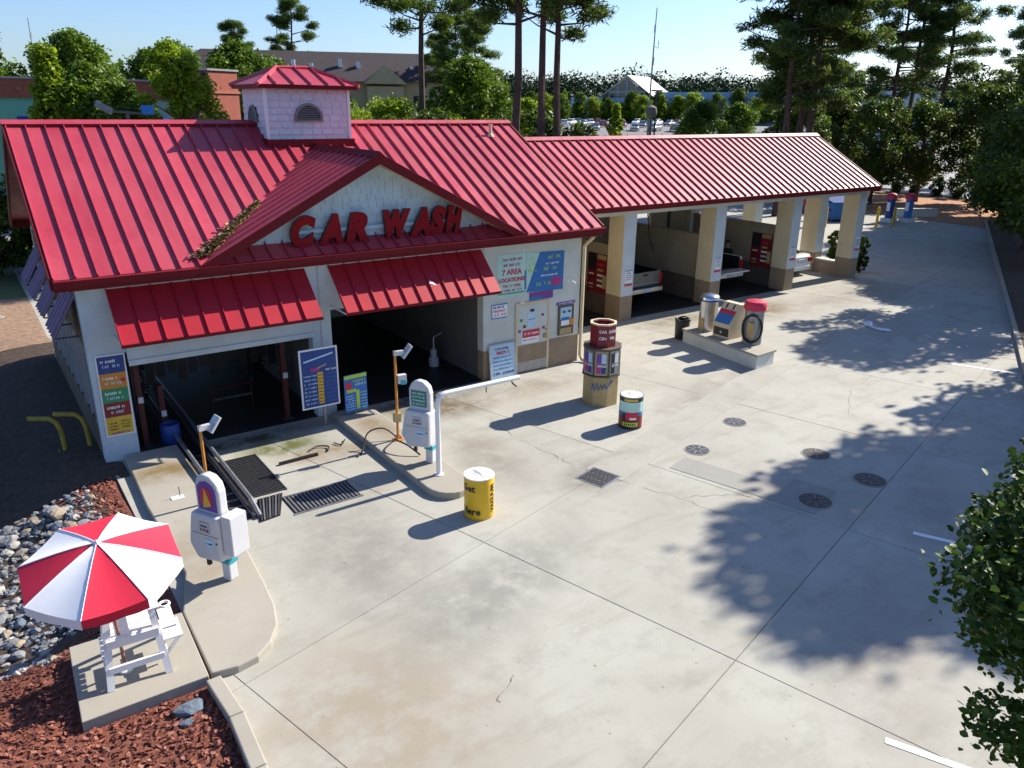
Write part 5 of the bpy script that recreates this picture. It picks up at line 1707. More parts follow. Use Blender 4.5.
while len(placed) < 296 and tries < 30000:
    tries += 1
    x = 1.15 - 3.0 * rk.random() ** 1.1
    y = 11.3 + 5.3 * rk.random()
    # bank runs diagonally: mulch near the island
    if x > 1.25 - 0.02 * (17 - y) or (y < 12.0 and x > 0.0) or (y < 13.2 and x > 0.75 + (y - 12.0) * 0.2):
        continue
    r_ = rk.choice((0.06, 0.07, 0.08, 0.10, 0.12, 0.16)) * rk.uniform(0.85, 1.15)
    if any((x - a) ** 2 + (y - b) ** 2 < ((r_ + c) * 0.62) ** 2 for a, b, c in placed):
        continue
    placed.append((x, y, r_))
    o = obj('rock', rk.choice(rock_mes))
    o.location = (x, y, gz(x, y) + 0.02 + r_ * 0.35)
    o.scale = (r_ * rk.uniform(0.9, 1.35), r_ * rk.uniform(0.8, 1.1), r_ * rk.uniform(0.8, 1.1))
    o.rotation_euler = (rk.uniform(-0.3, 0.3), rk.uniform(-0.3, 0.3), rk.random() * 6.28)
    tag(o, 'grey riprap rock lying in the drainage bed left of the umbrella', 'rock', 'riprap rocks in the drainage bed')
for k, (x, y, r_) in enumerate(((1.30, 9.08, 0.16), (1.22, 8.86, 0.08), (-0.4, 33.0, 0.3), (0.1, 33.4, 0.25), (0.5, 33.2, 0.22), (0.2, 32.6, 0.2), (-0.9, 32.9, 0.26))):
    o = obj('rock', rock_mes[6 if k < 2 else 0])
    o.location = (x, y, gz(x, y) + 0.02 + r_ * 0.3)
    o.scale = (r_ * 1.5, r_, r_ * 0.6)
    if k < 2:
        tag(o, ['flat blue-grey rock in the mulch beside the kerb', 'smaller blue-grey rock in the mulch beside the kerb'][k], 'rock')
    else:
        tag(o, 'white rock on the mulch beyond the side awnings', 'rock', 'white rocks beyond the side wall')

ico = bmesh.new()
bmesh.ops.create_icosphere(ico, subdivisions=1, radius=1.0)
iv = np.array([list(v.co) for v in ico.verts])
ifc = [tuple(v.index for v in f.verts) for f in ico.faces]
ico.free()
rs = np.random.RandomState(12)
rb_ = MB()
for k in range(1500):
    x = 1.2 - 3.2 * rs.rand()
    y = 11.2 + 5.6 * rs.rand()
    if x > 1.22 or (y < 12.0 and x > 0.05) or (y < 13.2 and x > 0.8 + (y - 12.0) * 0.2):
        continue
    r_ = 0.02 + 0.035 * rs.rand()
    vv = iv * (1 + 0.35 * rs.randn(len(iv), 1)) * r_ * np.array([1.2, 0.9, 0.7]) + np.array([x, y, gz(x, y) + 0.05 + r_ * 0.4])
    rb_.add(vv.tolist(), ifc, k % 3)
tag(rb_.build('rubble', ['rock_grey', 'rock_pale', 'rock_blue']), 'small stones and rubble between the riprap rocks', 'rubble', kind='stuff')
rs = np.random.RandomState(2)
n = 26000
cx = -3.6 + rs.rand(n) * 5.3
cy = 5.5 + rs.rand(n) ** 1.0 * 11.5
keep = ((cy < 11.6 + 0.3 * np.sin(cx * 4)) | (cx > 0.85)) & ~((cx > 0.06) & (cy > 9.37) & (cy < 11.15)) & (cx < 1.64)
cx, cy = cx[keep], cy[keep]
n = len(cx)
cz = np.array([gz(a, b) for a, b in zip(cx, cy)]) + 0.045 + rs.rand(n) * 0.025
cen = np.stack([cx, cy, cz], 1)
ang = rs.rand(n) * 6.28
ln = 0.015 + rs.rand(n) * 0.025
tilt = rs.randn(n) * 0.4
dv = np.stack([np.cos(ang), np.sin(ang), tilt], 1) * ln[:, None]
wv = np.stack([-np.sin(ang), np.cos(ang), rs.randn(n) * 0.4], 1) * (ln * 0.5)[:, None]
vv = np.stack([cen - dv - wv, cen + dv - wv, cen + dv + wv, cen - dv + wv], 1).reshape(-1, 3)
tag(obj('wood_chips', fast_mesh('wood_chips', vv, np.arange(4 * n).reshape(-1, 4), 'chips')), 'red-brown wood chips covering the bed round the pad', 'wood chips', kind='stuff')

# ------------------------------------------------------------------ self-serve bays
bay = thing('wash_bay_building', 'long open self-serve wash bay building with red metal roof', 'building', (25.0, 23.8, 0))
boff = Vector((-25.0, -23.8, 0))


def bpart(mb, name, mats, parent=None, **k):
    mb.v = [tuple(Vector(p) + boff) for p in mb.v]
    return mb.build(name, mats, parent or bay, **k)


BX0, BX1, BEY, BEZ, BRY, BRZ = 15.12, 34.72, 20.10, 4.30, 23.80, 6.38
BYB = 2 * BRY - BEY
nb = 48
bpw = (BX1 - BX0) / nb
bsl = math.hypot(BRY - BEY, BRZ - BEZ)
bm_ = seam_panel_mesh(bpw, bsl, 'red_roof')
b25 = Vector((25.0, 23.8, 0))
lay_panels(bay, 'roof_panel', bm_, Vector((BX0, BEY, BEZ)) - b25, (1, 0, 0), (0, BRY - BEY, BRZ - BEZ), nb, bpw)
lay_panels(bay, 'roof_panel', bm_, Vector((BX1, BYB, BEZ)) - b25, (-1, 0, 0), (0, BEY - BRY, BRZ - BEZ), nb, bpw)
bpart(MB().prism([(BX0, BRY - 0.17, BRZ - 0.03), (BX0, BRY, BRZ + 0.085), (BX0, BRY + 0.17, BRZ - 0.03), (BX0, BRY, BRZ - 0.01)], (BX1 - BX0 + 0.05, 0, 0)), 'ridge_cap', 'red_roof')
bpart(MB().box(BX0, BEY - 0.05, 4.12, BX1 + 0.03, BEY + 0.018, 4.29), 'fascia', 'red_trim')
bpart(MB().box(BX0, BYB - 0.018, 4.12, BX1 + 0.03, BYB + 0.05, 4.29), 'fascia', 'red_trim')
for sgn in (-1, 1):
    e = BRY + sgn * (BRY - BEY)
    bpart(MB().prism([(BX1 - 0.005, e, BEZ - 0.2), (BX1 - 0.005, BRY, BRZ - 0.2), (BX1 - 0.005, BRY, BRZ + 0.04), (BX1 - 0.005, e, BEZ + 0.04)], (0.05, 0, 0)), 'rake_trim', 'red_trim')
bpart(MB().prism([(BX1 - 0.2, BEY + 0.3, 4.15), (BX1 - 0.2, BYB - 0.3, 4.15), (BX1 - 0.2, BRY, BRZ - 0.2)], (0.1, 0, 0)), 'gable_wall', 'wall_cream')
bpart(MB().box(BX0, 20.5, 3.92, BX1 - 0.1, 21.0, 4.22), 'front_beam', 'wall_pale')
bpart(MB().box(BX0, BYB - 0.9, 3.92, BX1 - 0.1, BYB - 0.45, 4.22), 'rear_beam', 'wall_cream')
bpart(MB().box(BX0, BEY + 0.02, 4.225, BX1 - 0.1, BYB - 0.02, 4.25), 'ceiling', 'soffit')
PXS = (19.70, 24.56, 29.42, 34.28)
for k, x in enumerate(PXS):
    hw = 0.30
    for (y0, y1, nm) in ((20.55, 21.35, 'pillar'), (26.25, 27.05, 'pillar')) + (((22.5, 23.35, 'pillar'),) if k == 3 else ()):
        p_ = bpart(MB().box(x - hw, y0, 0.95, x + hw, y1, 3.919).box(x - hw - 0.001, y0 - 0.001, 0.949, x + hw + 0.001, y1 + 0.001, 0.9495), nm, 'wall_cream')
        # front face paler and bluer: open-sky light put into its colour
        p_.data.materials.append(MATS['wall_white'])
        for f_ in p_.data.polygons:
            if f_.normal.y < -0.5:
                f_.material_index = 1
        bpart(MB().box(x - hw, y0, -0.05, x + hw, y1, 0.948), 'pillar_base', 'wall_tan', p_)
    if k < 3:
        wl_ = bpart(MB().box(x - 0.1, 21.351, 0.95, x + 0.1, 26.249, 2.68), 'partition', 'wall_cream_shaded')  # darker than the pillars' cream: bay shade is in the colour
        bpart(MB().box(x - 0.12, 21.351, 2.681, x + 0.12, 26.249, 2.72), 'coping', 'wall_tan', wl_)
        bpart(MB().box(x - 0.1, 21.351, -0.05, x + 0.1, 26.249, 0.949), 'partition_base', 'dark_brown', wl_)  # tan base darkened, bay shade put into the colour
    else:
        bpart(MB().box(x - 0.14, 21.351, -0.05, x + 0.14, 22.499, 0.62), 'low_wall', 'wall_tan')
        bpart(MB().box(x - 0.17, 21.352, 0.621, x + 0.17, 22.498, 0.69), 'coping', 'wall_pale')
for xa, xb in ((15.2, 19.39), (21.9, 24.25), (26.7, 29.1)):
    bpart(MB().box(xa, 26.5, 0, xb, 26.7, 3.915), 'rear_screen_wall', 'wall_cream_shaded')
    bpart(MB().box(xa + (xb - xa) * 0.45, 26.42, 0, xa + (xb - xa) * 0.45 + 0.14, 26.499, 3.91), 'steel_post', 'dark_steel')
for xa, xb in ((15.13, 19.59), (19.81, 24.45), (24.67, 29.31)):
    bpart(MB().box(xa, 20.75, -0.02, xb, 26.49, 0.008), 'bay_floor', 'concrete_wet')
# bay equipment: instruction panels, notices and booms
for k, x in enumerate(PXS):
    t_ = thing('pillar_notice', ['white notice over a red strip on the bay pillar nearest the tunnel', 'white notice over a red strip on the second bay pillar', 'white notice over a red strip on the third bay pillar', 'white notice over a red strip on the end bay pillar'][k], 'sign', (x + 0.05, 20.545, 1.62), 0, 'notices on the bay pillars')
    panel(t_, 'sheet', -0.17, -0.18, 0.17, 0.28, 'white_paint', -0.008, 0)
    panel(t_, 'border', -0.17, 0.25, 0.17, 0.28, 'blue_mid', -0.012, -0.0085)
    panel(t_, 'red_strip', -0.19, -0.30, 0.19, -0.22, 'crimson', -0.008, 0)
    for q in range(4):
        print_line(t_, -0.13, 0.16 - q * 0.08, 0.26, 0.045, 'blue', 400 + k * 5 + q)
for k, (x, lab) in enumerate(((19.70, 'red and black wash instruction board on the first bay partition'), (29.42, 'red and black wash instruction board on the third bay partition'))):
    t_ = thing('instruction_board', lab, 'sign', (x - 0.104, 22.1, 1.55), R(-90), 'instruction boards on the bay partitions')
    # local -Y faces world -X
    panel(t_, 'board', -0.55, -0.75, 0.55, 0.75, 'maroon', -0.02, 0)
    panel(t_, 'dark_half', -0.52, 0.1, -0.05, 0.74, 'black', -0.026, -0.0205)
    panel(t_, 'title_strip', 0.0, 0.55, 0.5, 0.72, 'tan_kiosk', -0.026, -0.0205)
    for q in range(5):
        panel(t_, 'label', 0.02, -0.5 + q * 0.2, 0.34, -0.42 + q * 0.2, ('white_paint', 'blue_pale', 'white_paint', 'tan_kiosk', 'crimson')[q], -0.026, -0.0205)
        panel(t_, 'label', -0.45, -0.6 + q * 0.13, -0.2, -0.55 + q * 0.13, ('tan_kiosk', 'blue_pale', 'maroon', 'black', 'white_paint')[q], -0.026, -0.0205)
    MB().box(0.42, -0.12, -0.5, 0.62, -0.0205, 0.0).build('coin_box', 'tan_kiosk', t_)
for k, x in enumerate((17.4, 22.1, 27.0)):
    t_ = thing('wash_boom', ['ceiling boom with hanging hose in the bay nearest the tunnel', 'ceiling boom with hanging hose over the silver pickup', 'ceiling boom with hanging hose over the white pickup'][k], 'wash boom', (x, 23.9, 3.9), R(40 * k - 50), 'ceiling wash booms')
    MB().lathe([(0.06, 0), (0.06, 0.32)], 8).build('mount', 'galv', t_)
    MB().tube([(0, 0, 0.0), (0.4, 0, -0.05), (1.5, 0, -0.1)], 0.03, 6).build('boom_pipe', 'galv', t_)
    MB().tube([(1.5, 0, -0.1), (1.55, 0.05, -0.6), (1.9, 0.3, -1.6), (2.1, 0.2, -2.2)], 0.02, 6).build('hose', 'rubber', t_)
t_ = thing('coiled_hose', 'dark hose coiled on the floor of the first bay by a white stub pipe', 'hose', (17.9, 22.2, 0.0))
MB().tube([(0.5 * math.cos(t) * (1 - t * 0.02), 0.1 * math.sin(t * 2), 0.45 + 0.42 * math.sin(t)) for t in [0.35 * k for k in range(22)]], 0.03, 6).build('coil', 'rubber', t_)
MB().tube([(0.75, -0.2, 0), (0.75, -0.2, 0.75)], 0.025, 6).build('stub_pipe', 'white_paint', t_)

# clipped shrubs beside the end pillar


# ------------------------------------------------------------------ leaves and trees
def leaf_quads(cen, size, rs, aspect=0.6, up_bias=0.3):
    n = len(cen)
    nrm = rs.randn(n, 3)
    nrm[:, 2] = np.abs(nrm[:, 2]) + up_bias
    nrm /= np.linalg.norm(nrm, axis=1)[:, None]
    a = rs.randn(n, 3)
    a -= nrm * (a * nrm).sum(1)[:, None]
    a /= np.linalg.norm(a, axis=1)[:, None]
    b = np.cross(nrm, a)
    s = size * (0.6 + 0.8 * rs.rand(n))
    a = a * s[:, None] * 0.5
    b = b * s[:, None] * 0.5 * aspect
    v = np.stack([cen - a, cen + b, cen + a, cen - b], 1).reshape(-1, 3)
    return v


def oval_leaves(cen, size, rs):
    """oval leaves folded along the midrib: six points, two quads each"""
    n = len(cen)
    nrm = rs.randn(n, 3)
    nrm[:, 2] = np.abs(nrm[:, 2]) + 0.5
    nrm /= np.linalg.norm(nrm, axis=1)[:, None]
    a = rs.randn(n, 3)
    a[:, 2] -= 0.5
    a -= nrm * (a * nrm).sum(1)[:, None]
    a /= np.linalg.norm(a, axis=1)[:, None]
    b = np.cross(nrm, a)
    s = (size * (0.55 + 0.75 * rs.rand(n)))[:, None] * 0.5
    up_ = nrm * s * 0.22
    P = [cen - a * s, cen - a * s * 0.45 + b * s * 0.62 + up_, cen + a * s * 0.35 + b * s * 0.58 + up_, cen + a * s, cen + a * s * 0.35 - b * s * 0.58 + up_, cen - a * s * 0.45 - b * s * 0.62 + up_]
    v = np.stack(P, 1).reshape(-1, 3)
    o = np.arange(n)[:, None] * 6
    q = np.stack([o + np.array([[0, 1, 2, 3]]), o + np.array([[0, 3, 4, 5]])], 1).reshape(-1, 4)
    return v, q


def clump_points(rs, centers, radii, n, flat=0.75, shell=0.55):
    k = rs.choice(len(centers), n, p=radii ** 2 / (radii ** 2).sum())
    d = rs.randn(n, 3)
    d /= np.linalg.norm(d, axis=1)[:, None]
    r = (shell + (1 - shell) * rs.rand(n)) * radii[k] * (0.85 + 0.3 * rs.rand(n))
    stray = rs.rand(n) < 0.08
    r[stray] *= 1.25
    p = centers[k] + d * r[:, None] * np.array([1, 1, flat])
    return p


def make_tree(kind, seed, h, r, nleaf, lsize, crown_base, mat, trunk_r=0.18, bark='bark', leafy=False):
    """returns (trunk mesh, crown mesh), standing at the origin"""
    rs = np.random.RandomState(seed)
    rd = random.Random(seed)
    tb = MB()
    top = h * (0.93 if kind == 'pine' else 0.8)
    lean = Vector((rd.uniform(-0.03, 0.03) * h, rd.uniform(-0.03, 0.03) * h, 0))
    path, rad = [], []
    for i in range(9):
        t = i / 8
        path.append(Vector((lean.x * t * t + rd.uniform(-1, 1) * 0.012 * h * t, lean.y * t * t + rd.uniform(-1, 1) * 0.012 * h * t, -0.3 + (top + 0.3) * t)))
        rad.append(trunk_r * (1.25 if i == 0 else 1.0) * (1 - 0.8 * t) + 0.02)
    tb.tube(path, rad, 8)

    def axis(z):
        t = max(0, min(1, (z + 0.3) / (top + 0.3))) * 8
        i = min(7, int(t))
        return path[i].lerp(path[i + 1], t - i)
    cents, rads = [], []
    if kind == 'pine':
        nb_ = int(20 + h * 0.8)
        for i in range(nb_):
            z = crown_base + (h - crown_base) * (i + rd.random()) / nb_
            f = (z - crown_base) / (h - crown_base)
            reach = r * (0.35 + 0.75 * math.sin(math.pi * (0.15 + 0.78 * f)) ) * rd.uniform(0.45, 1.05) * (1 - 0.45 * f)
            a = rd.random() * 6.283
            st = axis(z)
            en = st + Vector((math.cos(a) * reach, math.sin(a) * reach, reach * rd.uniform(0.0, 0.45)))
            mid = st.lerp(en, 0.5) + Vector((0, 0, -0.05 * reach))
            tb.tube([st, mid, en], [0.05 + 0.012 * reach, 0.04, 0.015], 5)
            for q in range(rd.randint(2, 4)):
                c = st.lerp(en, rd.uniform(0.55, 1.05)) + Vector((rd.gauss(0, 0.3), rd.gauss(0, 0.3), rd.uniform(0, 0.4)))
                cents.append(c)
                rads.append(rd.uniform(0.7, 1.35) * (0.6 + 0.06 * r))
    else:
        nb_ = int(34 + 7 * r)
        for i in range(nb_):
            f = (i + rd.random()) / nb_
            z = crown_base + (h - crown_base) * f
            if kind == 'cone':
                prof = (1 - f) ** 0.8 * 0.95 + 0.1
            elif kind == 'column':
                prof = 0.5 + 0.5 * math.sin(math.pi * (0.1 + 0.8 * f))
            else:
                prof = math.sin(math.pi * (0.14 + 0.76 * f)) ** 0.7
            a = i * 2.39996 + rd.uniform(-0.4, 0.4)
            cr = rd.uniform(0.17, 0.34) * r * (1.0 if kind != 'cone' else 0.8)
            reach = max(0.05, r * prof * rd.uniform(0.35, 1.08) - cr * 0.5)
            c = axis(min(z, top)) + Vector((math.cos(a) * reach, math.sin(a) * reach, 0))
            c.z = z
            cents.append(c)
            rads.append(cr)
            st = axis(max(crown_base * 0.8, z - reach * 0.8))
            tb.tube([st, st.lerp(c, 0.5) + Vector((0, 0, 0.05 * reach)), c], [0.3 * trunk_r + 0.01, 0.18 * trunk_r + 0.008, 0.01], 5)
    cents = np.array([list(c) for c in cents])
    rads = np.array(rads)
    if kind == 'pine':
        pts = clump_points(rs, cents, rads, nleaf, 0.62, 0.25)
        v = leaf_quads(pts, lsize, rs, 0.17, 0.6)
    else:
        pts = clump_points(rs, cents, rads, nleaf, 0.8, 0.45)
        if leafy:
            v, q_ = oval_leaves(pts, lsize, rs)
            return tb.mesh('trunk', bark, True), fast_mesh('crown', v, q_, mat)
        v = leaf_quads(pts, lsize, rs, 0.62, 0.5)
    crown = fast_mesh('crown', v, np.arange(4 * len(pts)).reshape(-1, 4), mat)
    return tb.mesh('trunk', bark, True), crown


def plant(name, label, cat, group, meshes, loc, s=1.0, rz=0.0, sz=None):
    t = thing(name, label, cat, loc, rz, group)
    t.scale = (s, s, sz or s)
    obj('trunk', meshes[0], t)
    obj('crown', meshes[1], t)
    return t


# shrubs by the end pillar
shrub = make_tree('column', 77, 1.75, 0.36, 14000, 0.08, 0.1, 'leaf_hedge', 0.03)
plant('clipped_shrub', 'clipped green shrub in front of the end bay pillar', 'shrub', 'shrubs at the end of the bays', shrub, (35.75, 21.1, 0), 1.0)
plant('clipped_shrub', 'clipped green shrub behind the low wall of the end bay', 'shrub', 'shrubs at the end of the bays', shrub, (36.2, 22.9, 0), 1.0, 1.5)

# near tree at the right, leaves close to the camera
near = make_tree('round', 8, 4.4, 1.9, 40000, 0.082, 2.0, 'leaf_near', 0.10, leafy=True)
plant('street_tree', 'leafy green tree close to the camera at the lower right edge', 'tree', None, near, (7.86, 1.45, 0.1), 1.0, 0.6)
# trees right of the lot which throw the shadows
big = [make_tree('round', 21, 13.5, 4.0, 34000, 0.26, 4.8, 'leaf_dark', 0.22), make_tree('round', 22, 12.0, 3.8, 24000, 0.26, 3.2, 'leaf_dark', 0.22), make_tree('round', 23, 9.0, 3.8, 20000, 0.26, 1.6, 'leaf_dark', 0.2)]
plant('shade_tree', 'dark leafy tree beyond the kerb whose shadow covers the manholes', 'tree', 'dark trees beyond the right kerb', big[0], (32.3, 5.5, 0.1), 1.1, 0.3)
plant('shade_tree', 'second dark tree behind the one that shades the manholes', 'tree', 'dark trees beyond the right kerb', big[0], (35.8, 6.0, 0.1), 1.0, 2.3)
for k, (m_, x, y, s_, rz, lab) in enumerate(((1, 38.8, 13.4, 0.92, 1.9, 'dark leafy tree leaning over the kerb at the right edge'), (2, 45.0, 17.0, 1.0, 4.0, 'low bushy dark tree overhanging the right kerb'), (2, 50.0, 19.6, 0.92, 2.2, 'bushy dark tree second along the far right kerb'), (2, 56.5, 22.4, 0.88, 0.7, 'bushy dark tree third along the far right kerb'), (2, 63.5, 27.0, 0.88, 3.9, 'bushy dark tree at the corner of the pine straw bed'))):
    plant('shade_tree', lab, 'tree', 'dark trees beyond the right kerb', big[m_], (x, y, 0.1), s_, rz)
for k, (x, y, s_) in enumerate(((60, 19.3, 1.25), (65.5, 22.6, 1.3), (57, 16.8, 1.2), (72, 25.6, 1.3), (63.5, 19.5, 1.35), (68, 21.5, 1.4))):
    plant('shade_tree', 'tall dark tree standing just beyond the right edge of the view', 'tree', 'tall trees beyond the right edge', big[0], (x, y, 0.1), s_, k * 1.1)
# magnolia-like trees at the end of the lot
mag = make_tree('round', 31, 7.6, 3.0, 13000, 0.24, 2.0, 'leaf_dark', 0.16)
for k, (x, y, s_, lab) in enumerate(((59.5, 43.0, 1.05, 'dark glossy tree behind the end of the bay roof'), (66.5, 43.5, 1.1, 'dark glossy tree right of the bay roof end'), (63.5, 37.5, 1.0, 'dark glossy tree over the far red-topped vacuums'), (69.0, 36.5, 1.0, 'dark tree with bare trunk on the pine straw bed'), (72.0, 33.0, 1.15, 'dark tree at the right end of the pine straw bed'))):
    plant('evergreen_tree', lab, 'tree', 'dark evergreens at the end of the lot', mag, (x, y, 0.05), s_, k * 1.3, s_ * 1.05)
# hedge row beyond
hed = make_tree('round', 33, 1.9, 1.0, 2500, 0.16, 0.1, 'leaf_hedge', 0.05)
for k in range(11):
    plant('hedge_shrub', 'low round dark shrub in the hedge beyond the pine straw bed', 'shrub', 'hedge beyond the pine straw bed', hed, (75.5 - 0.3 * (k % 2), 26 + k * 2.0, 0.0), 0.9 + 0.12 * (k % 3), k)

# pines
pines = [make_tree('pine', 41, 25, 5.4, 30000, 0.52, 12.5, 'leaf_pine', 0.30, 'bark_pine'), make_tree('pine', 42, 27, 5.0, 30000, 0.52, 11.5, 'leaf_pine', 0.28, 'bark_pine'), make_tree('pine', 43, 23, 5.4, 30000, 0.52, 8.0, 'leaf_pine', 0.30, 'bark_pine')]
for (k, x, y, s_, rz, lab) in ((0, 31.4, 57.0, 1.0, 0.2, 'tall pine left of centre, standing alone behind the roof'), (1, 28.9, 40.9, 1.02, 1.0, 'leftmost of three tall pines behind the bay roof'), (0, 30.6, 40.4, 1.0, 2.1, 'middle of three tall pines behind the bay roof'), (1, 32.6, 41.2, 0.98, 4.4, 'rightmost of three tall pines behind the bay roof'),
                               (2, 50.2, 36.9, 0.92, 0.4, 'leftmost tall pine of the cluster behind the bay roof end'), (2, 53.2, 38.1, 1.0, 2.0, 'middle tall pine of the cluster behind the bay roof end'), (0, 53.0, 36.9, 0.95, 3.3, 'rightmost tall pine of the cluster behind the bay roof end'), (2, 55.5, 38.6, 0.9, 5.1, 'tall pine at the back of the cluster behind the bay roof end')):
    plant('pine_tree', lab, 'pine tree', 'tall pines', pines[k], (x, y, 0), s_, rz)
for (k, x, y, s_, rz, lab) in ((2, 76, 52, 0.95, 0.5, 'far pine between the two right pine clusters'), (2, 84, 49, 1.0, 1.7, 'left pine of the far right group'), (0, 88, 49, 0.95, 2.9, 'middle pine of the far right group'), (2, 90.5, 47, 1.05, 4.1, 'right pine of the far right group'), (1, 80, 55, 0.8, 5.1, 'slim pine behind the right pine cluster'), (2, 92, 40, 0.8, 0.9, 'pine above the trees at the right edge'), (2, 47, 74, 0.75, 2.0, 'smaller pine behind the lone pine left of centre'), (0, 50, 83, 0.7, 1.0, 'far pine left of the three tall pines'), (0, 60, 104, 0.68, 3.0, 'far pine behind the brown roof'), (2, 46, 124, 0.95, 3.6, 'dark pine rising over the brown roof'), (2, 39, 128, 0.8, 4.6, 'broad dark pine behind the left end of the brown roof')):
    plant('pine_tree', lab, 'pine tree', 'far pines', pines[k], (x, y, max(0, far_rise(x, y))), s_, rz)

for (k, x, y, s_, rz, lab) in ((2, 61.0, 18.3, 0.62, 0.3, 'pine at the right edge nearest the lot'), (2, 66.0, 20.8, 0.8, 1.4, 'second pine along the right edge of the view'), (2, 72.0, 23.0, 0.9, 2.6, 'third pine along the right edge of the view'), (2, 70.0, 26.0, 0.78, 3.7, 'pine rising over the bushes at the right edge'), (2, 77.0, 26.5, 0.9, 4.8, 'fourth pine along the right edge of the view')):
    plant('pine_tree', lab, 'pine tree', 'pines at the right edge', pines[k], (x, y, 0.1), s_, rz)
# broadleaf trees behind the car wash
bt = [make_tree('round', 51, 10.0, 2.25, 17000, 0.21, 1.2, 'leaf_bright', 0.16), make_tree('round', 52, 9.0, 2.6, 16000, 0.22, 1.5, 'leaf_broad', 0.16), make_tree('cone', 53, 8.0, 2.0, 10000, 0.20, 1.0, 'leaf_bright', 0.12), make_tree('round', 54, 8.0, 3.4, 18000, 0.25, 0.6, 'leaf_bright', 0.15), make_tree('round', 55, 11.0, 4.0, 22000, 0.30, 2.0, 'leaf_broad', 0.2)]
for (k, x, y, s_, rz, lab) in ((0, 10.6, 44.0, 1.0, 0.2, 'bright green tree in front of the brick tower'), (1, 6.1, 46.0, 1.02, 1.1, 'green tree in front of the green storefront'), (2, 4.9, 45.6, 1.22, 2.2, 'slender-topped tree at the left of the green storefront'), (1, 8.0, 46.5, 0.95, 3.0, 'green tree touching the bright tree on its left'),
                               (3, 24.0, 55.0, 0.85, 0.5, 'low bright tree right of the cupola'), (3, 29.0, 58.0, 0.95, 1.8, 'bright yellow-green tree behind the ridge'), (1, 26.5, 62.0, 0.95, 2.8, 'green tree before the tan building wall'), (4, 37.5, 60.0, 1.0, 3.9, 'large green tree between the lone pine and three pines'), (3, 33.8, 57.5, 0.8, 5.0, 'small bright tree left of the large green tree'), (3, 40.0, 66.0, 1.0, 0.9, 'bright tree behind the large green tree'),
                               (4, 12.0, 88.0, 1.2, 0.3, 'far tree above the green storefront at left'), (4, 4.0, 90.0, 1.2, 1.3, 'far tree at the left edge above the storefront'), (4, 19.0, 92.0, 1.1, 2.3, 'far tree behind the bright tree'), (4, 27.0, 90.0, 1.2, 3.3, 'far tree above the brick tower'), (4, 33.0, 96.0, 1.1, 4.3, 'far tree left of the brown roof'), (4, 0.5, 84.0, 1.15, 5.3, 'far tree at the far left edge'), (4, 23.0, 97.0, 1.2, 0.7, 'dark far tree rising behind the others at left')):
    plant('broadleaf_tree', lab, 'tree', 'broadleaf trees behind the car wash', bt[k], (x, y, 0), s_, rz)
# dark shrubs on the bank behind the ridge at the left
dk = make_tree('round', 57, 6.4, 2.6, 6000, 0.3, 0.6, 'leaf_dark', 0.1)
for k, (x, y, s_) in enumerate(((4.2, 40, 0.98), (7.0, 41, 0.92), (17.5, 50, 0.95))):
    plant('dark_shrub', ['dark shrub under the storefront at the left', 'dark shrub left of the bright tree', 'dark shrub at the foot of the brick tower'][k], 'shrub', 'dark shrubs behind the ridge', dk, (x, y, 0), s_, k)
for k, (x, y, s_) in enumerate(((-0.6, 42.5, 0.55), (1.2, 42.0, 0.6), (2.6, 42.8, 0.55))):
    plant('dark_shrub', 'dark shrub on the verge left of the building, behind the side awnings', 'shrub', 'dark shrubs on the verge', dk, (x, y, 0), s_, k * 2)
hg = make_tree('round', 58, 7.2, 2.6, 6000, 0.3, 0.5, 'leaf_dark', 0.1)
for k in range(7):
    plant('dark_shrub', 'dark shrub in the row behind the ridge between the cupola and the pines', 'shrub', 'row of dark shrubs behind the ridge', hg, (22.5 + k * 2.6, 51.0 - k * 0.9, 0), 0.86 + 0.05 * (k % 3), k * 1.1)
# small trees and orange shrubs of the far parking lot
lot_trees = [make_tree('cone', 61, 7.5, 2.3, 5000, 0.40, 0.8, 'leaf_bright', 0.12), make_tree('round', 62, 6.5, 2.9, 6000, 0.42, 0.6, 'leaf_bright', 0.12)]
rk = random.Random(8)
for k in range(34):
    a = R(60 - k * 0.85 - rk.uniform(0, 0.5))
    D = rk.uniform(118, 150) if k % 7 == 0 else rk.uniform(236, 250)
    x, y = D * math.cos(a), D * math.sin(a)
    plant('parking_lot_tree', 'young green tree planted among the far parked cars', 'tree', 'young trees of the far parking lot', lot_trees[k % 2], (x, y, far_rise(x, y)), rk.uniform(0.8, 1.15), k)
for k in range(22):
    a = R(61 - k * 1.15 - rk.uniform(0, 0.7))
    D = rk.uniform(228, 242)
    x, y = D * math.cos(a), D * math.sin(a)
    plant('broadleaf_tree', 'rounded green tree in front of the blue store beyond the parked cars', 'tree', 'green trees before the blue store', bt[(1, 3, 4)[k % 3]], (x, y, far_rise(x, y)), rk.uniform(0.75, 1.1) * (0.75 if k % 3 == 2 else 1), k)
orange = make_tree('round', 64, 2.0, 1.6, 1500, 0.3, 0.1, 'leaf_autumn', 0.05)
for k in range(8):
    a = R(50.5 - k * 1.25)
    D = 104 + (k % 3)
    x, y = D * math.cos(a), D * math.sin(a)
    plant('russet_shrub', 'low russet shrub along the far parking lot edge', 'shrub', 'russet shrubs along the far parking lot', orange, (x, y, far_rise(x, y) + 1.6), 1.0, k, 1.1)
# tall dense tree right of the blue store
plant('broadleaf_tree', 'dense dark tree left of the right pine cluster', 'tree', 'broadleaf trees behind the car wash', bt[4], (64, 57, 0), 0.72, 0.5)
plant('broadleaf_tree', 'rounded tree behind the right pine cluster', 'tree', 'broadleaf trees behind the car wash', bt[4], (75, 62, 0), 0.72, 2.5)

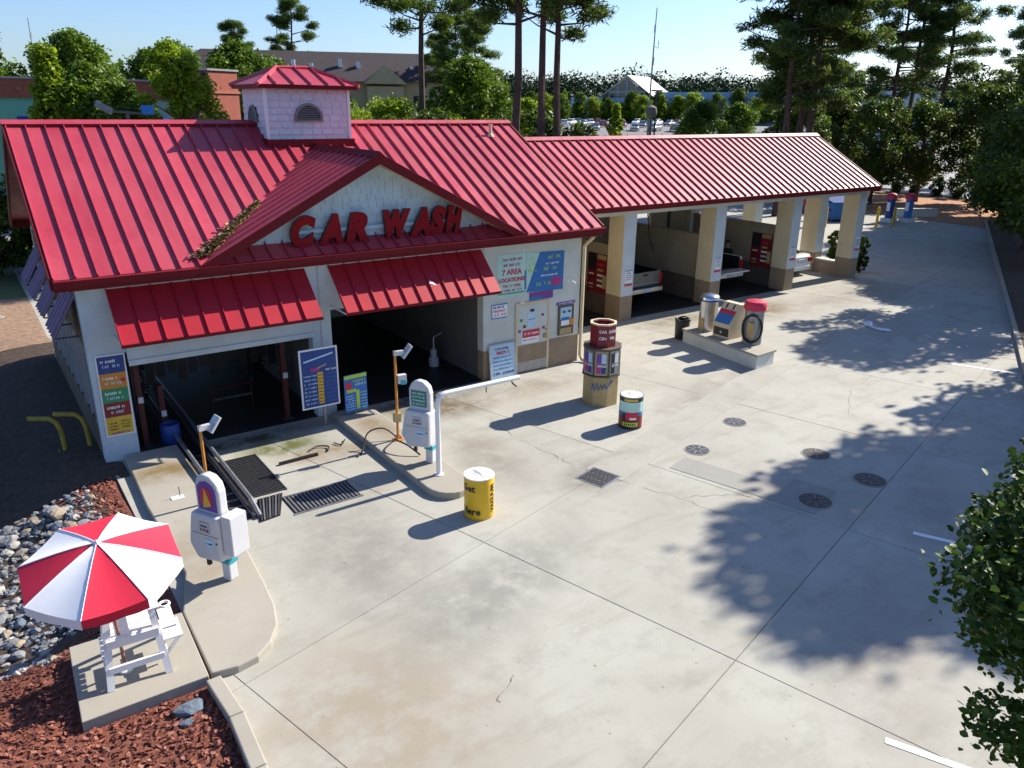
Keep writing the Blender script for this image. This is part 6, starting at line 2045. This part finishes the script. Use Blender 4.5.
# far wood on the skyline
rs = np.random.RandomState(77)
cs, rds = [], []
for k in range(900):
    a = R(12 + rs.rand() * 82)
    D = 300 + rs.rand() * 70
    base_h = 3.3
    if a > R(75):
        continue
    top = 17 + 3.5 * rs.rand() + (2.5 if rs.rand() < 0.08 else 0)
    for z, rr_ in ((top - 3, 3.4), (top - 7, 4.6), (top - 12, 5.0)):
        cs.append((D * math.cos(a) + rs.randn() * 1.5, D * math.sin(a) + rs.randn() * 1.5, z))
        rds.append(rr_ * (0.8 + 0.4 * rs.rand()))
cs, rds = np.array(cs), np.array(rds)
pts = clump_points(rs, cs, rds, 190000, 0.9, 0.7)
v = leaf_quads(pts, 1.0, rs, 0.7, 0.5)
tag(obj('skyline_wood', fast_mesh('skyline_wood', v, np.arange(4 * len(pts)).reshape(-1, 4), 'leaf_far')), 'dark wood along the skyline behind the far parking lot', 'wood', kind='stuff')
cs, rds = [], []
for k in range(150):
    a = R(72 + rs.rand() * 24)
    D = 125 + rs.rand() * 40
    for z, rr_ in ((9.5, 2.6), (6.0, 3.4), (3.0, 3.2)):
        cs.append((D * math.cos(a), D * math.sin(a), z + rs.randn() * 0.9))
        rds.append(rr_ * (0.8 + 0.4 * rs.rand()))
cs, rds = np.array(cs), np.array(rds)
pts = clump_points(rs, cs, rds, 20000, 0.9, 0.6)
v = leaf_quads(pts, 1.0, rs, 0.7, 0.5)
tag(obj('tree_belt', fast_mesh('tree_belt', v, np.arange(4 * len(pts)).reshape(-1, 4), 'leaf_broad')), 'belt of green trees behind the storefront at the left', 'tree belt', kind='stuff')

# ------------------------------------------------------------------ background buildings
# green and brick storefront
st = thing('storefront_building', 'low storefront with brick parapet over a green wall', 'building', (10, 78, 0), R(-3))
MB().box(-22, 0, 0, 7.5, 14, 7.7).build('wall', 'green_wall', st)
MB().box(-22.2, -0.25, 7.7, 7.7, 14, 9.15).build('parapet', 'brick', st)
MB().box(-22.3, -0.35, 9.15, 7.8, 14, 9.3).build('coping', 'galv', st)
MB().box(2.0, -0.06, 0, 7.45, -0.001, 7.68).build('wall_bay', 'green_grey', st)
for k in range(9):
    MB().lathe([(0.22, 0), (0.22, 0.06)], 8).build('roundel', 'brick_light', st).matrix_local = Matrix.Translation((-12 + k * 2.0, -0.3, 8.4)) @ Matrix.Rotation(R(90), 4, 'X')
for k in range(4):
    aw_ = MB().prism([(-9 + k * 4.5, -1.2, 5.2), (-6.4 + k * 4.5, -1.2, 5.2), (-6.4 + k * 4.5, -0.02, 6.2), (-9 + k * 4.5, -0.02, 6.2)], (0, 0, 0.06)).build('canvas_awning', 'blue', st)
tw = thing('brick_tower', 'square red brick tower block at the end of the storefront', 'building', (19.6, 68.5, 0), R(28))
MB().box(-1.5, -0.0, 0, 1.55, 3, 9.9).build('shaft', 'brick', tw)
MB().box(-1.62, -0.10, 8.2, 1.66, 3.1, 8.4).build('string_course', 'brick_light', tw)
MB().box(-1.62, -0.12, 9.9, 1.66, 3.1, 10.05).build('coping', 'galv', tw)
MB().box(-2.6, 0.3, 0, -1.501, 3, 9.7).build('rear_block', 'brick_dark', tw)
# brown-roofed apartment building
ap = thing('apartment_building', 'long tan apartment building with dark brown hipped roof', 'building', (48, 108, 0.3), R(-24))
MB().box(-25.5, 0, 0, 15, 12, 10.2).build('wall', 'stucco', ap)
MB().add([(-26.3, -0.8, 10.2), (16, -0.8, 10.2), (16, 12.8, 10.2), (-26.3, 12.8, 10.2), (-20, 6, 14.3), (15, 6, 14.3)], [(0, 1, 5, 4), (1, 2, 5), (2, 3, 4, 5), (3, 0, 4), (3, 2, 1, 0)]).build('roof', 'roof_brown', ap)
MB().add([(2.0, -2.2, 9.9), (8.0, -2.2, 9.9), (8, 4.5, 9.9), (2, 4.5, 9.9), (5, -2.2, 12.4), (5, 4.5, 12.4)], [(0, 1, 4), (1, 2, 5, 4), (3, 0, 4, 5)]).box(2.5, -1.8, 0, 7.5, 0, 9.6).build('gable_wing', 'stucco', ap)
for k, (x, z_) in enumerate(((-9, 11.0), (-7.4, 11.6), (-5, 11.2), (-1, 11.8), (1.5, 11.5), (9, 11.0))):
    MB().box(x - 0.25, 2.2, z_ + 0.3, x + 0.25, 2.8, z_ + 1.4).build('roof_vent', 'white_paint', ap)
for fl in range(3):
    for k in range(9):
        x = -13.5 + k * 3.3
        if 1.5 < x < 8.5:
            continue
        wn2 = MB().box(x - 0.6, -0.06, 1.0 + fl * 3.0, x + 0.6, -0.001, 2.4 + fl * 3.0).build('window', 'glass', ap)
        MB().box(x - 0.7, -0.1, 0.9 + fl * 3.0, x + 0.7, -0.061, 1.0 + fl * 3.0).build('sill', 'white_paint', wn2)
# blue and white store with a glazed gable
sr = thing('store_building', 'blue and white store with tall glazed gable entrance', 'building', (169, 180, 3.0), R(-64))
sr.scale = (1.36, 1.36, 1.36)
MB().box(-14, 0, 0, 4, 14, 5.4).build('wall', 'store_white', sr)
MB().box(4.0, 2, 0, 34, 16, 5.2).build('wall', 'store_blue', sr)
MB().box(3.8, 1.7, 5.2, 34.2, 16, 6.6).build('fascia', 'store_blue', sr)
MB().box(30, 1.4, 4.0, 36, 16, 7.0).build('end_block', 'store_white', sr)
MB().add([(-6, -2, 5.4), (6, -2, 5.4), (0, -2, 9.4), (-6, 12, 5.4), (6, 12, 5.4), (0, 12, 9.4), (-6.6, -2.4, 5.3), (6.6, -2.4, 5.3), (0, -2.4, 9.9), (-6.6, 12, 5.3), (6.6, 12, 5.3), (0, 12, 9.9)], [(6, 8, 11, 9), (8, 7, 10, 11), (0, 2, 8, 6), (2, 1, 7, 8)]).build('gable_roof', 'store_roof', sr)
MB().add([(-5.6, -1.9, 5.4), (5.6, -1.9, 5.4), (0, -1.9, 9.2)], [(0, 1, 2)]).build('glazing', 'glass', sr)
for k in range(-2, 3):
    MB().tube([(k * 2.0, -2.0, 5.4), (k * 2.0, -2.0, 9.2 - abs(k) * 2.0 * 0.68)], 0.12, 4).build('mullion', 'store_white', sr)
MB().tube([(-4, -2.05, 6.5), (4, -2.05, 6.5)], 0.12, 4).build('transom', 'store_white', sr)
MB().box(-6, -1.8, 0, 6, 0, 5.4).build('entrance_block', 'store_white', sr)
for k in range(8):
    MB().box(6 + k * 3.3, 1.6, 1.0, 8.2 + k * 3.3, 1.69, 3.8).build('window', 'glass', sr)
s2 = thing('office_building', 'long low white office with dark windows seen through the right pines', 'building', (128, 79, 2.0), R(-58))
MB().box(-9, 0, 0, 11, 10, 8.4).build('wall', 'store_white', s2)
MB().box(-9.2, -0.3, 6.8, 11.2, 10, 8.6).build('fascia', 'store_white', s2)
for k in range(6):
    MB().box(-8 + k * 3.2, -0.06, 2.0, -5.4 + k * 3.2, -0.001, 6.2).build('window', 'glass', s2)
# masts
for (x, y, h, lab) in ((63.1, 64.1, 17.3, 'tall white radio mast right of the three pines'), (50.2, 141.4, 21.5, 'thin radio mast over the brown roof'), (11.4, 119.5, 17.0, 'thin mast above the trees at the far left')):
    t_ = thing('radio_mast', lab, 'mast', (x, y, 0))
    MB().tube([(0, 0, 0), (0, 0, h * 0.6), (0.15, 0, h)], [0.14, 0.10, 0.05], 6).build('pole', 'galv', t_)
    for k in range(3):
        z_ = h * (0.70 + 0.09 * k)
        MB().tube([(0, 0, z_), (0.5 - 0.1 * k, 0.3 * (-1) ** k, z_ - 0.25), (0.5 - 0.1 * k, 0.3 * (-1) ** k, z_ + 0.5)], 0.05, 5).build('antenna', 'white_paint', t_)
t_ = thing('floodlight_pole', 'parking floodlight pole with two blue-grey heads behind the ridge at left', 'floodlight', (7.0, 39.5, 0))
MB().tube([(0, 0, 0), (0, 0, 7.1)], 0.08, 8).build('pole', 'dark_steel', t_)
MB().tube([(-0.9, 0, 7.1), (0.75, 0, 7.0)], 0.05, 6).build('cross_arm', 'dark_steel', t_)
MB().box(-0.36, -0.22, -0.07, 0.36, 0.22, 0.07).build('lamp_head', 'rock_grey', t_, bevel=0.03).matrix_local = Matrix.Translation((-0.95, -0.2, 7.25)) @ Matrix.Rotation(R(30), 4, 'Y') @ Matrix.Rotation(R(30), 4, 'X')
MB().box(-0.25, -0.2, -0.1, 0.25, 0.2, 0.1).build('lamp_head', 'blue_mid', t_, bevel=0.03).matrix_local = Matrix.Translation((0.8, -0.2, 7.15)) @ Matrix.Rotation(R(60), 4, 'X')
# sphere lamp
t_ = thing('street_lamp', 'dark lamp post with round head behind the bay roof', 'street lamp', (49.3, 49.8, 0))
MB().tube([(0, 0, 0), (0, 0, 6.6)], [0.14, 0.1], 8).build('post', 'dark_steel', t_)
MB().lathe([(0.1, 0), (0.42, 0.25), (0.5, 0.6), (0.42, 0.95), (0.1, 1.15)], 12, c=(0, 0, 6.6)).build('head', 'wall_grey', t_, smooth=True)
for k, (x, y, h) in enumerate(((71, 61, 8.2), (86, 70, 9.0), (57, 57, 9.0))):
    t_ = thing('utility_pole', ['thin pole among the far parking trees', 'pole in front of the blue store', 'pole left of the round lamp'][k], 'pole', (x, y, 0))
    MB().tube([(0, 0, 0), (0, 0, h)], 0.09, 6).build('pole', 'dark_steel', t_)
    MB().box(-0.6, -0.15, h, 0.6, 0.15, h + 0.15).build('lamp_arm', 'dark_steel', t_)

# ------------------------------------------------------------------ vehicles


def ring_pts(hw, z0, z1, round_=0.12):
    r_ = min(round_, hw * 0.4, (z1 - z0) * 0.4)
    return [(-hw + r_ * 0.3, z0), (-hw, z0 + r_), (-hw - 0.0, (z0 + z1) / 2), (-hw + 0.01, z1 - r_), (-hw + r_, z1), (hw - r_, z1), (hw - 0.01, z1 - r_), (hw, (z0 + z1) / 2), (hw, z0 + r_), (hw - r_ * 0.3, z0)]


def loft(mb, stations, m=0):
    n = 10
    vs = []
    for (y, hw, z0, z1) in stations:
        vs += [(x, y, z) for x, z in ring_pts(hw, z0, z1)]
    fs = []
    for i in range(len(stations) - 1):
        for k in range(n):
            k2 = (k + 1) % n
            fs.append((i * n + k, (i + 1) * n + k, (i + 1) * n + k2, i * n + k2))
    fs.append(tuple(range(n)))
    fs.append(tuple((len(stations) - 1) * n + k for k in range(n - 1, -1, -1)))
    return mb.add(vs, fs, m)


def wheels(t, ys_, hw, r_):
    for y in ys_:
        for s_ in (-1, 1):
            w_ = MB().lathe([(r_ * 0.6, -0.1), (r_, -0.08), (r_, 0.08), (r_ * 0.6, 0.1)], 16).build('wheel', 'rubber', t)
            w_.matrix_local = Matrix.Translation((s_ * (hw - 0.1), y, r_)) @ Matrix.Rotation(R(90), 4, 'Y')
            MB().lathe([(r_ * 0.6, -0.105), (r_ * 0.55, -0.11), (r_ * 0.55, 0.11), (r_ * 0.6, 0.105)], 12).build('rim', 'galv', w_)


def sedan(paint, label, loc, rz, group=None, name='parked_car'):
    """rear at -Y, front at +Y, length 4.7"""
    t = thing(name, label, 'car', loc, rz, group)
    loft(MB(), [(-2.33, 0.78, 0.34, 0.90), (-2.22, 0.86, 0.24, 1.0), (-1.5, 0.90, 0.22, 1.02), (0, 0.91, 0.22, 0.98), (1.2, 0.90, 0.22, 0.93), (2.0, 0.84, 0.24, 0.82), (2.33, 0.72, 0.32, 0.68)]).build('body', paint, t, smooth=True)
    loft(MB(), [(-1.75, 0.72, 0.95, 1.02), (-1.05, 0.68, 0.95, 1.40), (-0.2, 0.66, 0.95, 1.46), (0.45, 0.66, 0.95, 1.42), (1.30, 0.72, 0.90, 0.96)]).build('windows', 'glass', t, smooth=True)
    loft(MB(), [(-1.15, 0.60, 1.39, 1.41), (-0.9, 0.64, 1.39, 1.465), (-0.2, 0.64, 1.40, 1.49), (0.35, 0.63, 1.39, 1.46), (0.5, 0.58, 1.38, 1.42)]).build('roof', paint, t, smooth=True)
    for s_ in (-1, 1):
        MB().box(s_ * 0.67 - 0.17, -2.36, 0.68, s_ * 0.67 + 0.17, -2.28, 0.86).build('taillight', 'taillight', t)
        MB().box(s_ * 0.58 - 0.14, 2.16, 0.58, s_ * 0.58 + 0.14, 2.34, 0.68).build('headlight', 'white_gloss', t)
    MB().box(-0.25, -2.37, 0.66, 0.25, -2.335, 0.80).build('plate', 'plate', t)
    MB().box(-0.7, -2.39, 0.30, 0.7, -2.30, 0.46).build('bumper', paint, t)
    wheels(t, (-1.4, 1.4), 0.93, 0.32)
    return t


def pickup(paint, label, loc, rz, tail_down=False):
    t = thing('pickup_truck', label, 'pickup truck', loc, rz)
    # rear at y=0, front at y=5.4
    lo = MB()
    loft(lo, [(0.12, 0.92, 0.48, 0.78), (2.2, 0.94, 0.45, 0.80), (3.9, 0.94, 0.40, 0.82), (5.2, 0.90, 0.42, 0.85), (5.4, 0.80, 0.5, 0.8)])
    lo.build('lower_body', paint, t, smooth=True)
    for s_ in (-1, 1):
        MB().box(s_ * 0.94 - (0.1 if s_ > 0 else 0), 0.08, 0.74, s_ * 0.94 + (0 if s_ > 0 else 0.1), 2.2, 1.36).build('bed_side', paint, t, bevel=0.03)
        MB().box(s_ * 0.88 - 0.075, 0.02, 0.84, s_ * 0.88 + 0.075, 0.079, 1.24).build('taillight', 'taillight', t)
    MB().box(-0.84, 0.1, 0.79, 0.84, 2.2, 0.83).box(-0.84, 2.12, 0.83, 0.84, 2.2, 1.34).build('bed_floor', 'black', t)
    loft(MB(), [(2.2, 0.90, 0.75, 1.34), (2.35, 0.93, 0.75, 1.36), (3.8, 0.93, 0.75, 1.28), (4.2, 0.92, 0.75, 1.18), (5.2, 0.88, 0.75, 1.10), (5.42, 0.80, 0.75, 0.95)]).build('hood', paint, t, smooth=True)
    loft(MB(), [(2.22, 0.80, 1.3, 1.70), (2.4, 0.78, 1.3, 1.86), (3.2, 0.76, 1.3, 1.88), (3.5, 0.77, 1.28, 1.78), (4.1, 0.84, 1.1, 1.2)]).build('windows', 'glass', t, smooth=True)
    loft(MB(), [(2.24, 0.74, 1.82, 1.86), (2.45, 0.76, 1.82, 1.92), (3.2, 0.74, 1.82, 1.93), (3.55, 0.70, 1.78, 1.84)]).build('roof', paint, t, smooth=True)
    for s_ in (-1, 1):
        MB().box(s_ * 0.825 - 0.013, 0.12, 0.83, s_ * 0.825 + 0.013, 2.11, 1.345).build('bed_liner', 'black', t)
    for s_ in (-1, 1):
        bar(MB(), (s_ * 0.86, 2.24, 1.34), (s_ * 0.76, 2.30, 1.85), 0.07, 0.08).build('roof_pillar', paint, t)
        MB().box(s_ * 1.05 - 0.1, 3.7, 1.3, s_ * 1.05 + 0.1, 3.78, 1.5).build('mirror', 'black', t)
    if tail_down:
        MB().box(-0.80, -0.52, 0.80, 0.80, 0.07, 0.86).build('tailgate', paint, t, bevel=0.012)
    else:
        g_ = MB().box(-0.80, 0.02, 0.80, 0.80, 0.09, 1.34).build('tailgate', paint, t, bevel=0.015)
        MB().box(-0.12, -0.002, 1.18, 0.12, 0.019, 1.25).build('latch', 'black', g_)
        MB().box(-0.76, 0.012, 0.86, 0.76, 0.0195, 0.89).build('crease', 'galv', g_)
    MB().box(-0.90, -0.12, 0.52, 0.90, 0.02, 0.72).build('bumper', 'steel' if not tail_down else paint, t, bevel=0.025)
    MB().box(-0.17, -0.135, 0.55, 0.17, -0.121, 0.70).build('plate', 'plate', t)
    wheels(t, (1.15, 4.35), 0.96, 0.38)
    return t


M('car_dark_silver', (0.11, 0.12, 0.125), 0.3, 0.05, 1.0, metal=0.3, coat=0.5)
pickup('car_dark_silver', 'silver pickup truck with closed tailgate in the second wash bay', (22.05, 21.95, 0), R(1.5))
pickup('white_gloss', 'white pickup truck with lowered tailgate in the third wash bay', (27.25, 22.15, 0), R(-1), True)
sedan('white_gloss', 'white sedan parked in the end wash bay', (32.45, 24.45, 0), 0, None, 'sedan')
cols = ['white_gloss', 'car_silver', 'white_gloss', 'car_grey', 'white_gloss', 'car_blue', 'car_silver', 'white_gloss', 'car_red']
protos = {}
rk = random.Random(19)
for row in range(4):
    for k in range(13):
        a = R(58.5 - k * 1.35 - row * 0.5)
        D = 172 + row * 16
        if rk.random() < 0.12:
            continue
        x, y = D * math.cos(a), D * math.sin(a)
        c_ = rk.choice(cols)
        lab = {'white_gloss': 'white', 'car_silver': 'silver', 'car_grey': 'dark grey', 'car_blue': 'dark blue', 'car_red': 'dark red'}[c_] + ' car in the rows of the far parking lot'
        if c_ not in protos:
            t_ = protos[c_] = sedan(c_, lab, (x, y, gz(x, y) + 0.11), 0, 'cars in the far parking lot')
        else:
            t_ = copy_tree(protos[c_], lab, 'cars in the far parking lot')
            t_.location = (x, y, gz(x, y) + 0.11)
        t_.rotation_euler = (0, 0, a + R(rk.choice((90, -90, 70))))
for k, (x, y) in enumerate(((92.0, 62.5), (95.0, 61.0))):
    t_ = copy_tree(protos['white_gloss'], ['left of two white cars parked beyond the right pines', 'right of two white cars parked beyond the right pines'][k], 'cars beyond the right pines')
    t_.location = (x, y, gz(x, y) + 0.11)
    t_.rotation_euler = (0, 0, R(-60))

# ------------------------------------------------------------------ far end of the lot
for k, (x, y) in enumerate(((54.6, 30.6), (55.8, 29.9))):
    t_ = thing('vacuum_tower', ['left of two blue vacuum towers with red tops at the far end', 'right of two blue vacuum towers with red tops at the far end'][k], 'vacuum', (x, y, 0), 0, 'red-topped vacuum towers')
    MB().lathe([(0.28, 0.3), (0.28, 1.6), (0.30, 1.62)], 16).build('canister', 'blue_mid' if k else 'blue', t_, smooth=True)
    MB().lathe([(0.36, 1.62), (0.36, 1.85), (0.25, 2.0), (0.05, 2.05)], 16).build('dome', 'crimson', t_, smooth=True)
    MB().box(-0.4, -0.4, 0, 0.4, 0.4, 0.3).build('plinth', 'wall_pale', t_)
    MB().box(-0.30, -0.12, 0.8, -0.26, 0.12, 1.4).build('front_plate', 'white_paint', t_)
t_ = thing('low_wall', 'low pale wall behind the far vacuum towers', 'wall', (58.3, 31.2, 0.06), R(-28))
MB().box(-1.5, -0.12, 0, 2.2, 0.12, 0.55).build('wall', 'wall_pale', t_)
MB().box(-1.55, -0.16, 0.55, 2.25, 0.16, 0.62).build('coping', 'wall_pale', t_)
for k, (x, y) in enumerate(((51.4, 29.6), (52.4, 29.0), (48.5, 31.6))):
    t_ = thing('bollard', ['yellow bollard beside the blue container', 'pale yellow bollard near the far vacuums', 'yellow bollard behind the end pillar'][k], 'bollard', (x, y, 0), 0, 'yellow bollards at the far end')
    MB().lathe([(0.09, 0), (0.09, 1.3), (0.06, 1.36), (0.01, 1.38)], 12).build('post', 'yellow' if k != 1 else 'yellow_worn', t_, smooth=True)
    MB().lathe([(0.14, 0), (0.14, 0.03)], 12).build('foot', 'yellow_worn', t_)
t_ = thing('waste_container', 'blue waste container with sloping lid behind the end pillar', 'container', (52.5, 33.0, 0), R(-25))
MB().prism([(-1.2, -0.8, 0.15), (1.2, -0.8, 0.15), (1.3, -0.9, 1.3), (-1.3, -0.9, 1.3)], (0, 1.7, 0)).build('body', 'blue_mid', t_)
MB().prism([(-1.35, -0.95, 1.31), (-1.35, 0.9, 1.6), (-1.35, 0.9, 1.65), (-1.35, -0.95, 1.36)], (2.7, 0, 0)).build('lid', 'blue', t_)
for s_ in (-1, 1):
    MB().box(s_ * 1.32 - 0.06, -0.5, 0.7, s_ * 1.32 + 0.06, 0.5, 0.85).build('lifting_pocket', 'blue', t_)
    MB().lathe([(0.09, -0.04), (0.09, 0.04)], 10).build('wheel', 'rubber', t_).matrix_local = Matrix.Translation((s_ * 0.9, -0.6, 0.09)) @ Matrix.Rotation(R(90), 4, 'Y')
t_ = thing('vacuum_tower', 'short dark vacuum tower with red canopy behind the low wall', 'vacuum', (47.2, 32.0, 0), 0, 'red-topped vacuum towers')
MB().lathe([(0.22, 0), (0.22, 1.5)], 12).build('canister', 'black', t_)
MB().prism([(-0.7, -0.5, 1.5), (0.7, -0.5, 1.5), (0.5, 0, 1.9), (-0.5, 0, 1.9)], (0, 0.6, 0)).build('canopy', 'crimson', t_)

# ------------------------------------------------------------------ person in the third bay
pe = thing('person', 'person in dark clothes leaning beside the white pickup in the third bay', 'person', (28.62, 23.4, 0), R(120))


def skin_body(joints, edges, radii, root):
    me = bpy.data.meshes.new('body')
    me.from_pydata(joints, edges, [])
    o_ = bpy.data.objects.new('body', me)
    COL.objects.link(o_)
    md = o_.modifiers.new('skin', 'SKIN')
    md.use_smooth_shade = True
    sv = me.skin_vertices[0].data if me.skin_vertices else None
    if sv is None:
        bm = bmesh.new()
        bm.from_mesh(me)
        bm.verts.layers.skin.verify()
        bm.to_mesh(me)
        bm.free()
        sv = me.skin_vertices[0].data
    for k, r_ in enumerate(radii):
        sv[k].radius = (r_, r_)
        sv[k].use_root = (k == root)
    ss = o_.modifiers.new('sub', 'SUBSURF')
    ss.levels = 2
    dg_ = bpy.context.evaluated_depsgraph_get()
    res = bpy.data.meshes.new_from_object(o_.evaluated_get(dg_))
    bpy.data.objects.remove(o_)
    return res


J = [(0, 0, 0.98), (0, 0.02, 1.18), (0, 0.06, 1.42), (0, 0.10, 1.54), (0, 0.14, 1.66), (0, 0.15, 1.80),
     (0.11, 0, 0.92), (0.13, 0.04, 0.50), (0.14, -0.02, 0.09), (0.14, 0.13, 0.04),
     (-0.11, 0, 0.92), (-0.13, -0.02, 0.50), (-0.14, -0.10, 0.09), (-0.14, 0.05, 0.04),
     (0.19, 0.07, 1.44), (0.24, 0.16, 1.18), (0.20, 0.40, 1.12), (0.18, 0.49, 1.11),
     (-0.19, 0.07, 1.44), (-0.25, 0.14, 1.18), (-0.20, 0.38, 1.16), (-0.18, 0.47, 1.16)]
Ed = [(0, 1), (1, 2), (2, 3), (3, 4), (4, 5), (0, 6), (6, 7), (7, 8), (8, 9), (0, 10), (10, 11), (11, 12), (12, 13), (2, 14), (14, 15), (15, 16), (16, 17), (2, 18), (18, 19), (19, 20), (20, 21)]
Rd = [0.15, 0.135, 0.15, 0.055, 0.085, 0.075, 0.10, 0.07, 0.05, 0.04, 0.10, 0.07, 0.05, 0.04, 0.065, 0.048, 0.036, 0.035, 0.065, 0.048, 0.036, 0.035]
bme = skin_body(J, Ed, Rd, 0)
for m_ in ('cloth_black', 'denim', 'skin', 'rubber'):
    bme.materials.append(MATS[m_])
for p in bme.polygons:
    c = p.center
    if c.z > 1.52 or (abs(c.y) > 0.34 and c.z > 1.0):
        p.material_index = 2
    elif c.z < 0.11:
        p.material_index = 3
    elif c.z < 0.98:
        p.material_index = 1
obj('body', bme, pe)
bm = bmesh.new()
bmesh.ops.create_uvsphere(bm, u_segments=14, v_segments=10, radius=0.105)
for v in bm.verts:
    v.co.z *= 1.1
    if v.co.y > 0.03 and v.co.z < 0.05:
        v.co.y *= 0.35
me = bpy.data.meshes.new('hair')
bm.to_mesh(me)
bm.free()
me.materials.append(MATS['hair'])
me.polygons.foreach_set('use_smooth', [True] * len(me.polygons))
ho = obj('hair', me, pe)
ho.location = (0, 0.12, 1.80)
for s_ in (-1, 1):
    for q in range(4):
        MB().tube([(s_ * 0.18 + (q - 1.5) * 0.018, 0.50, 1.135), (s_ * 0.18 + (q - 1.5) * 0.02, 0.55, 1.13), (s_ * 0.18 + (q - 1.5) * 0.02, 0.575 - 0.006 * abs(q - 1.5), 1.105)], [0.009, 0.008, 0.006], 5).build('finger', 'skin', pe)
    MB().tube([(s_ * 0.18 - s_ * 0.03, 0.47, 1.13), (s_ * 0.18 - s_ * 0.06, 0.50, 1.125), (s_ * 0.18 - s_ * 0.065, 0.53, 1.11)], [0.011, 0.01, 0.007], 5).build('thumb', 'skin', pe)
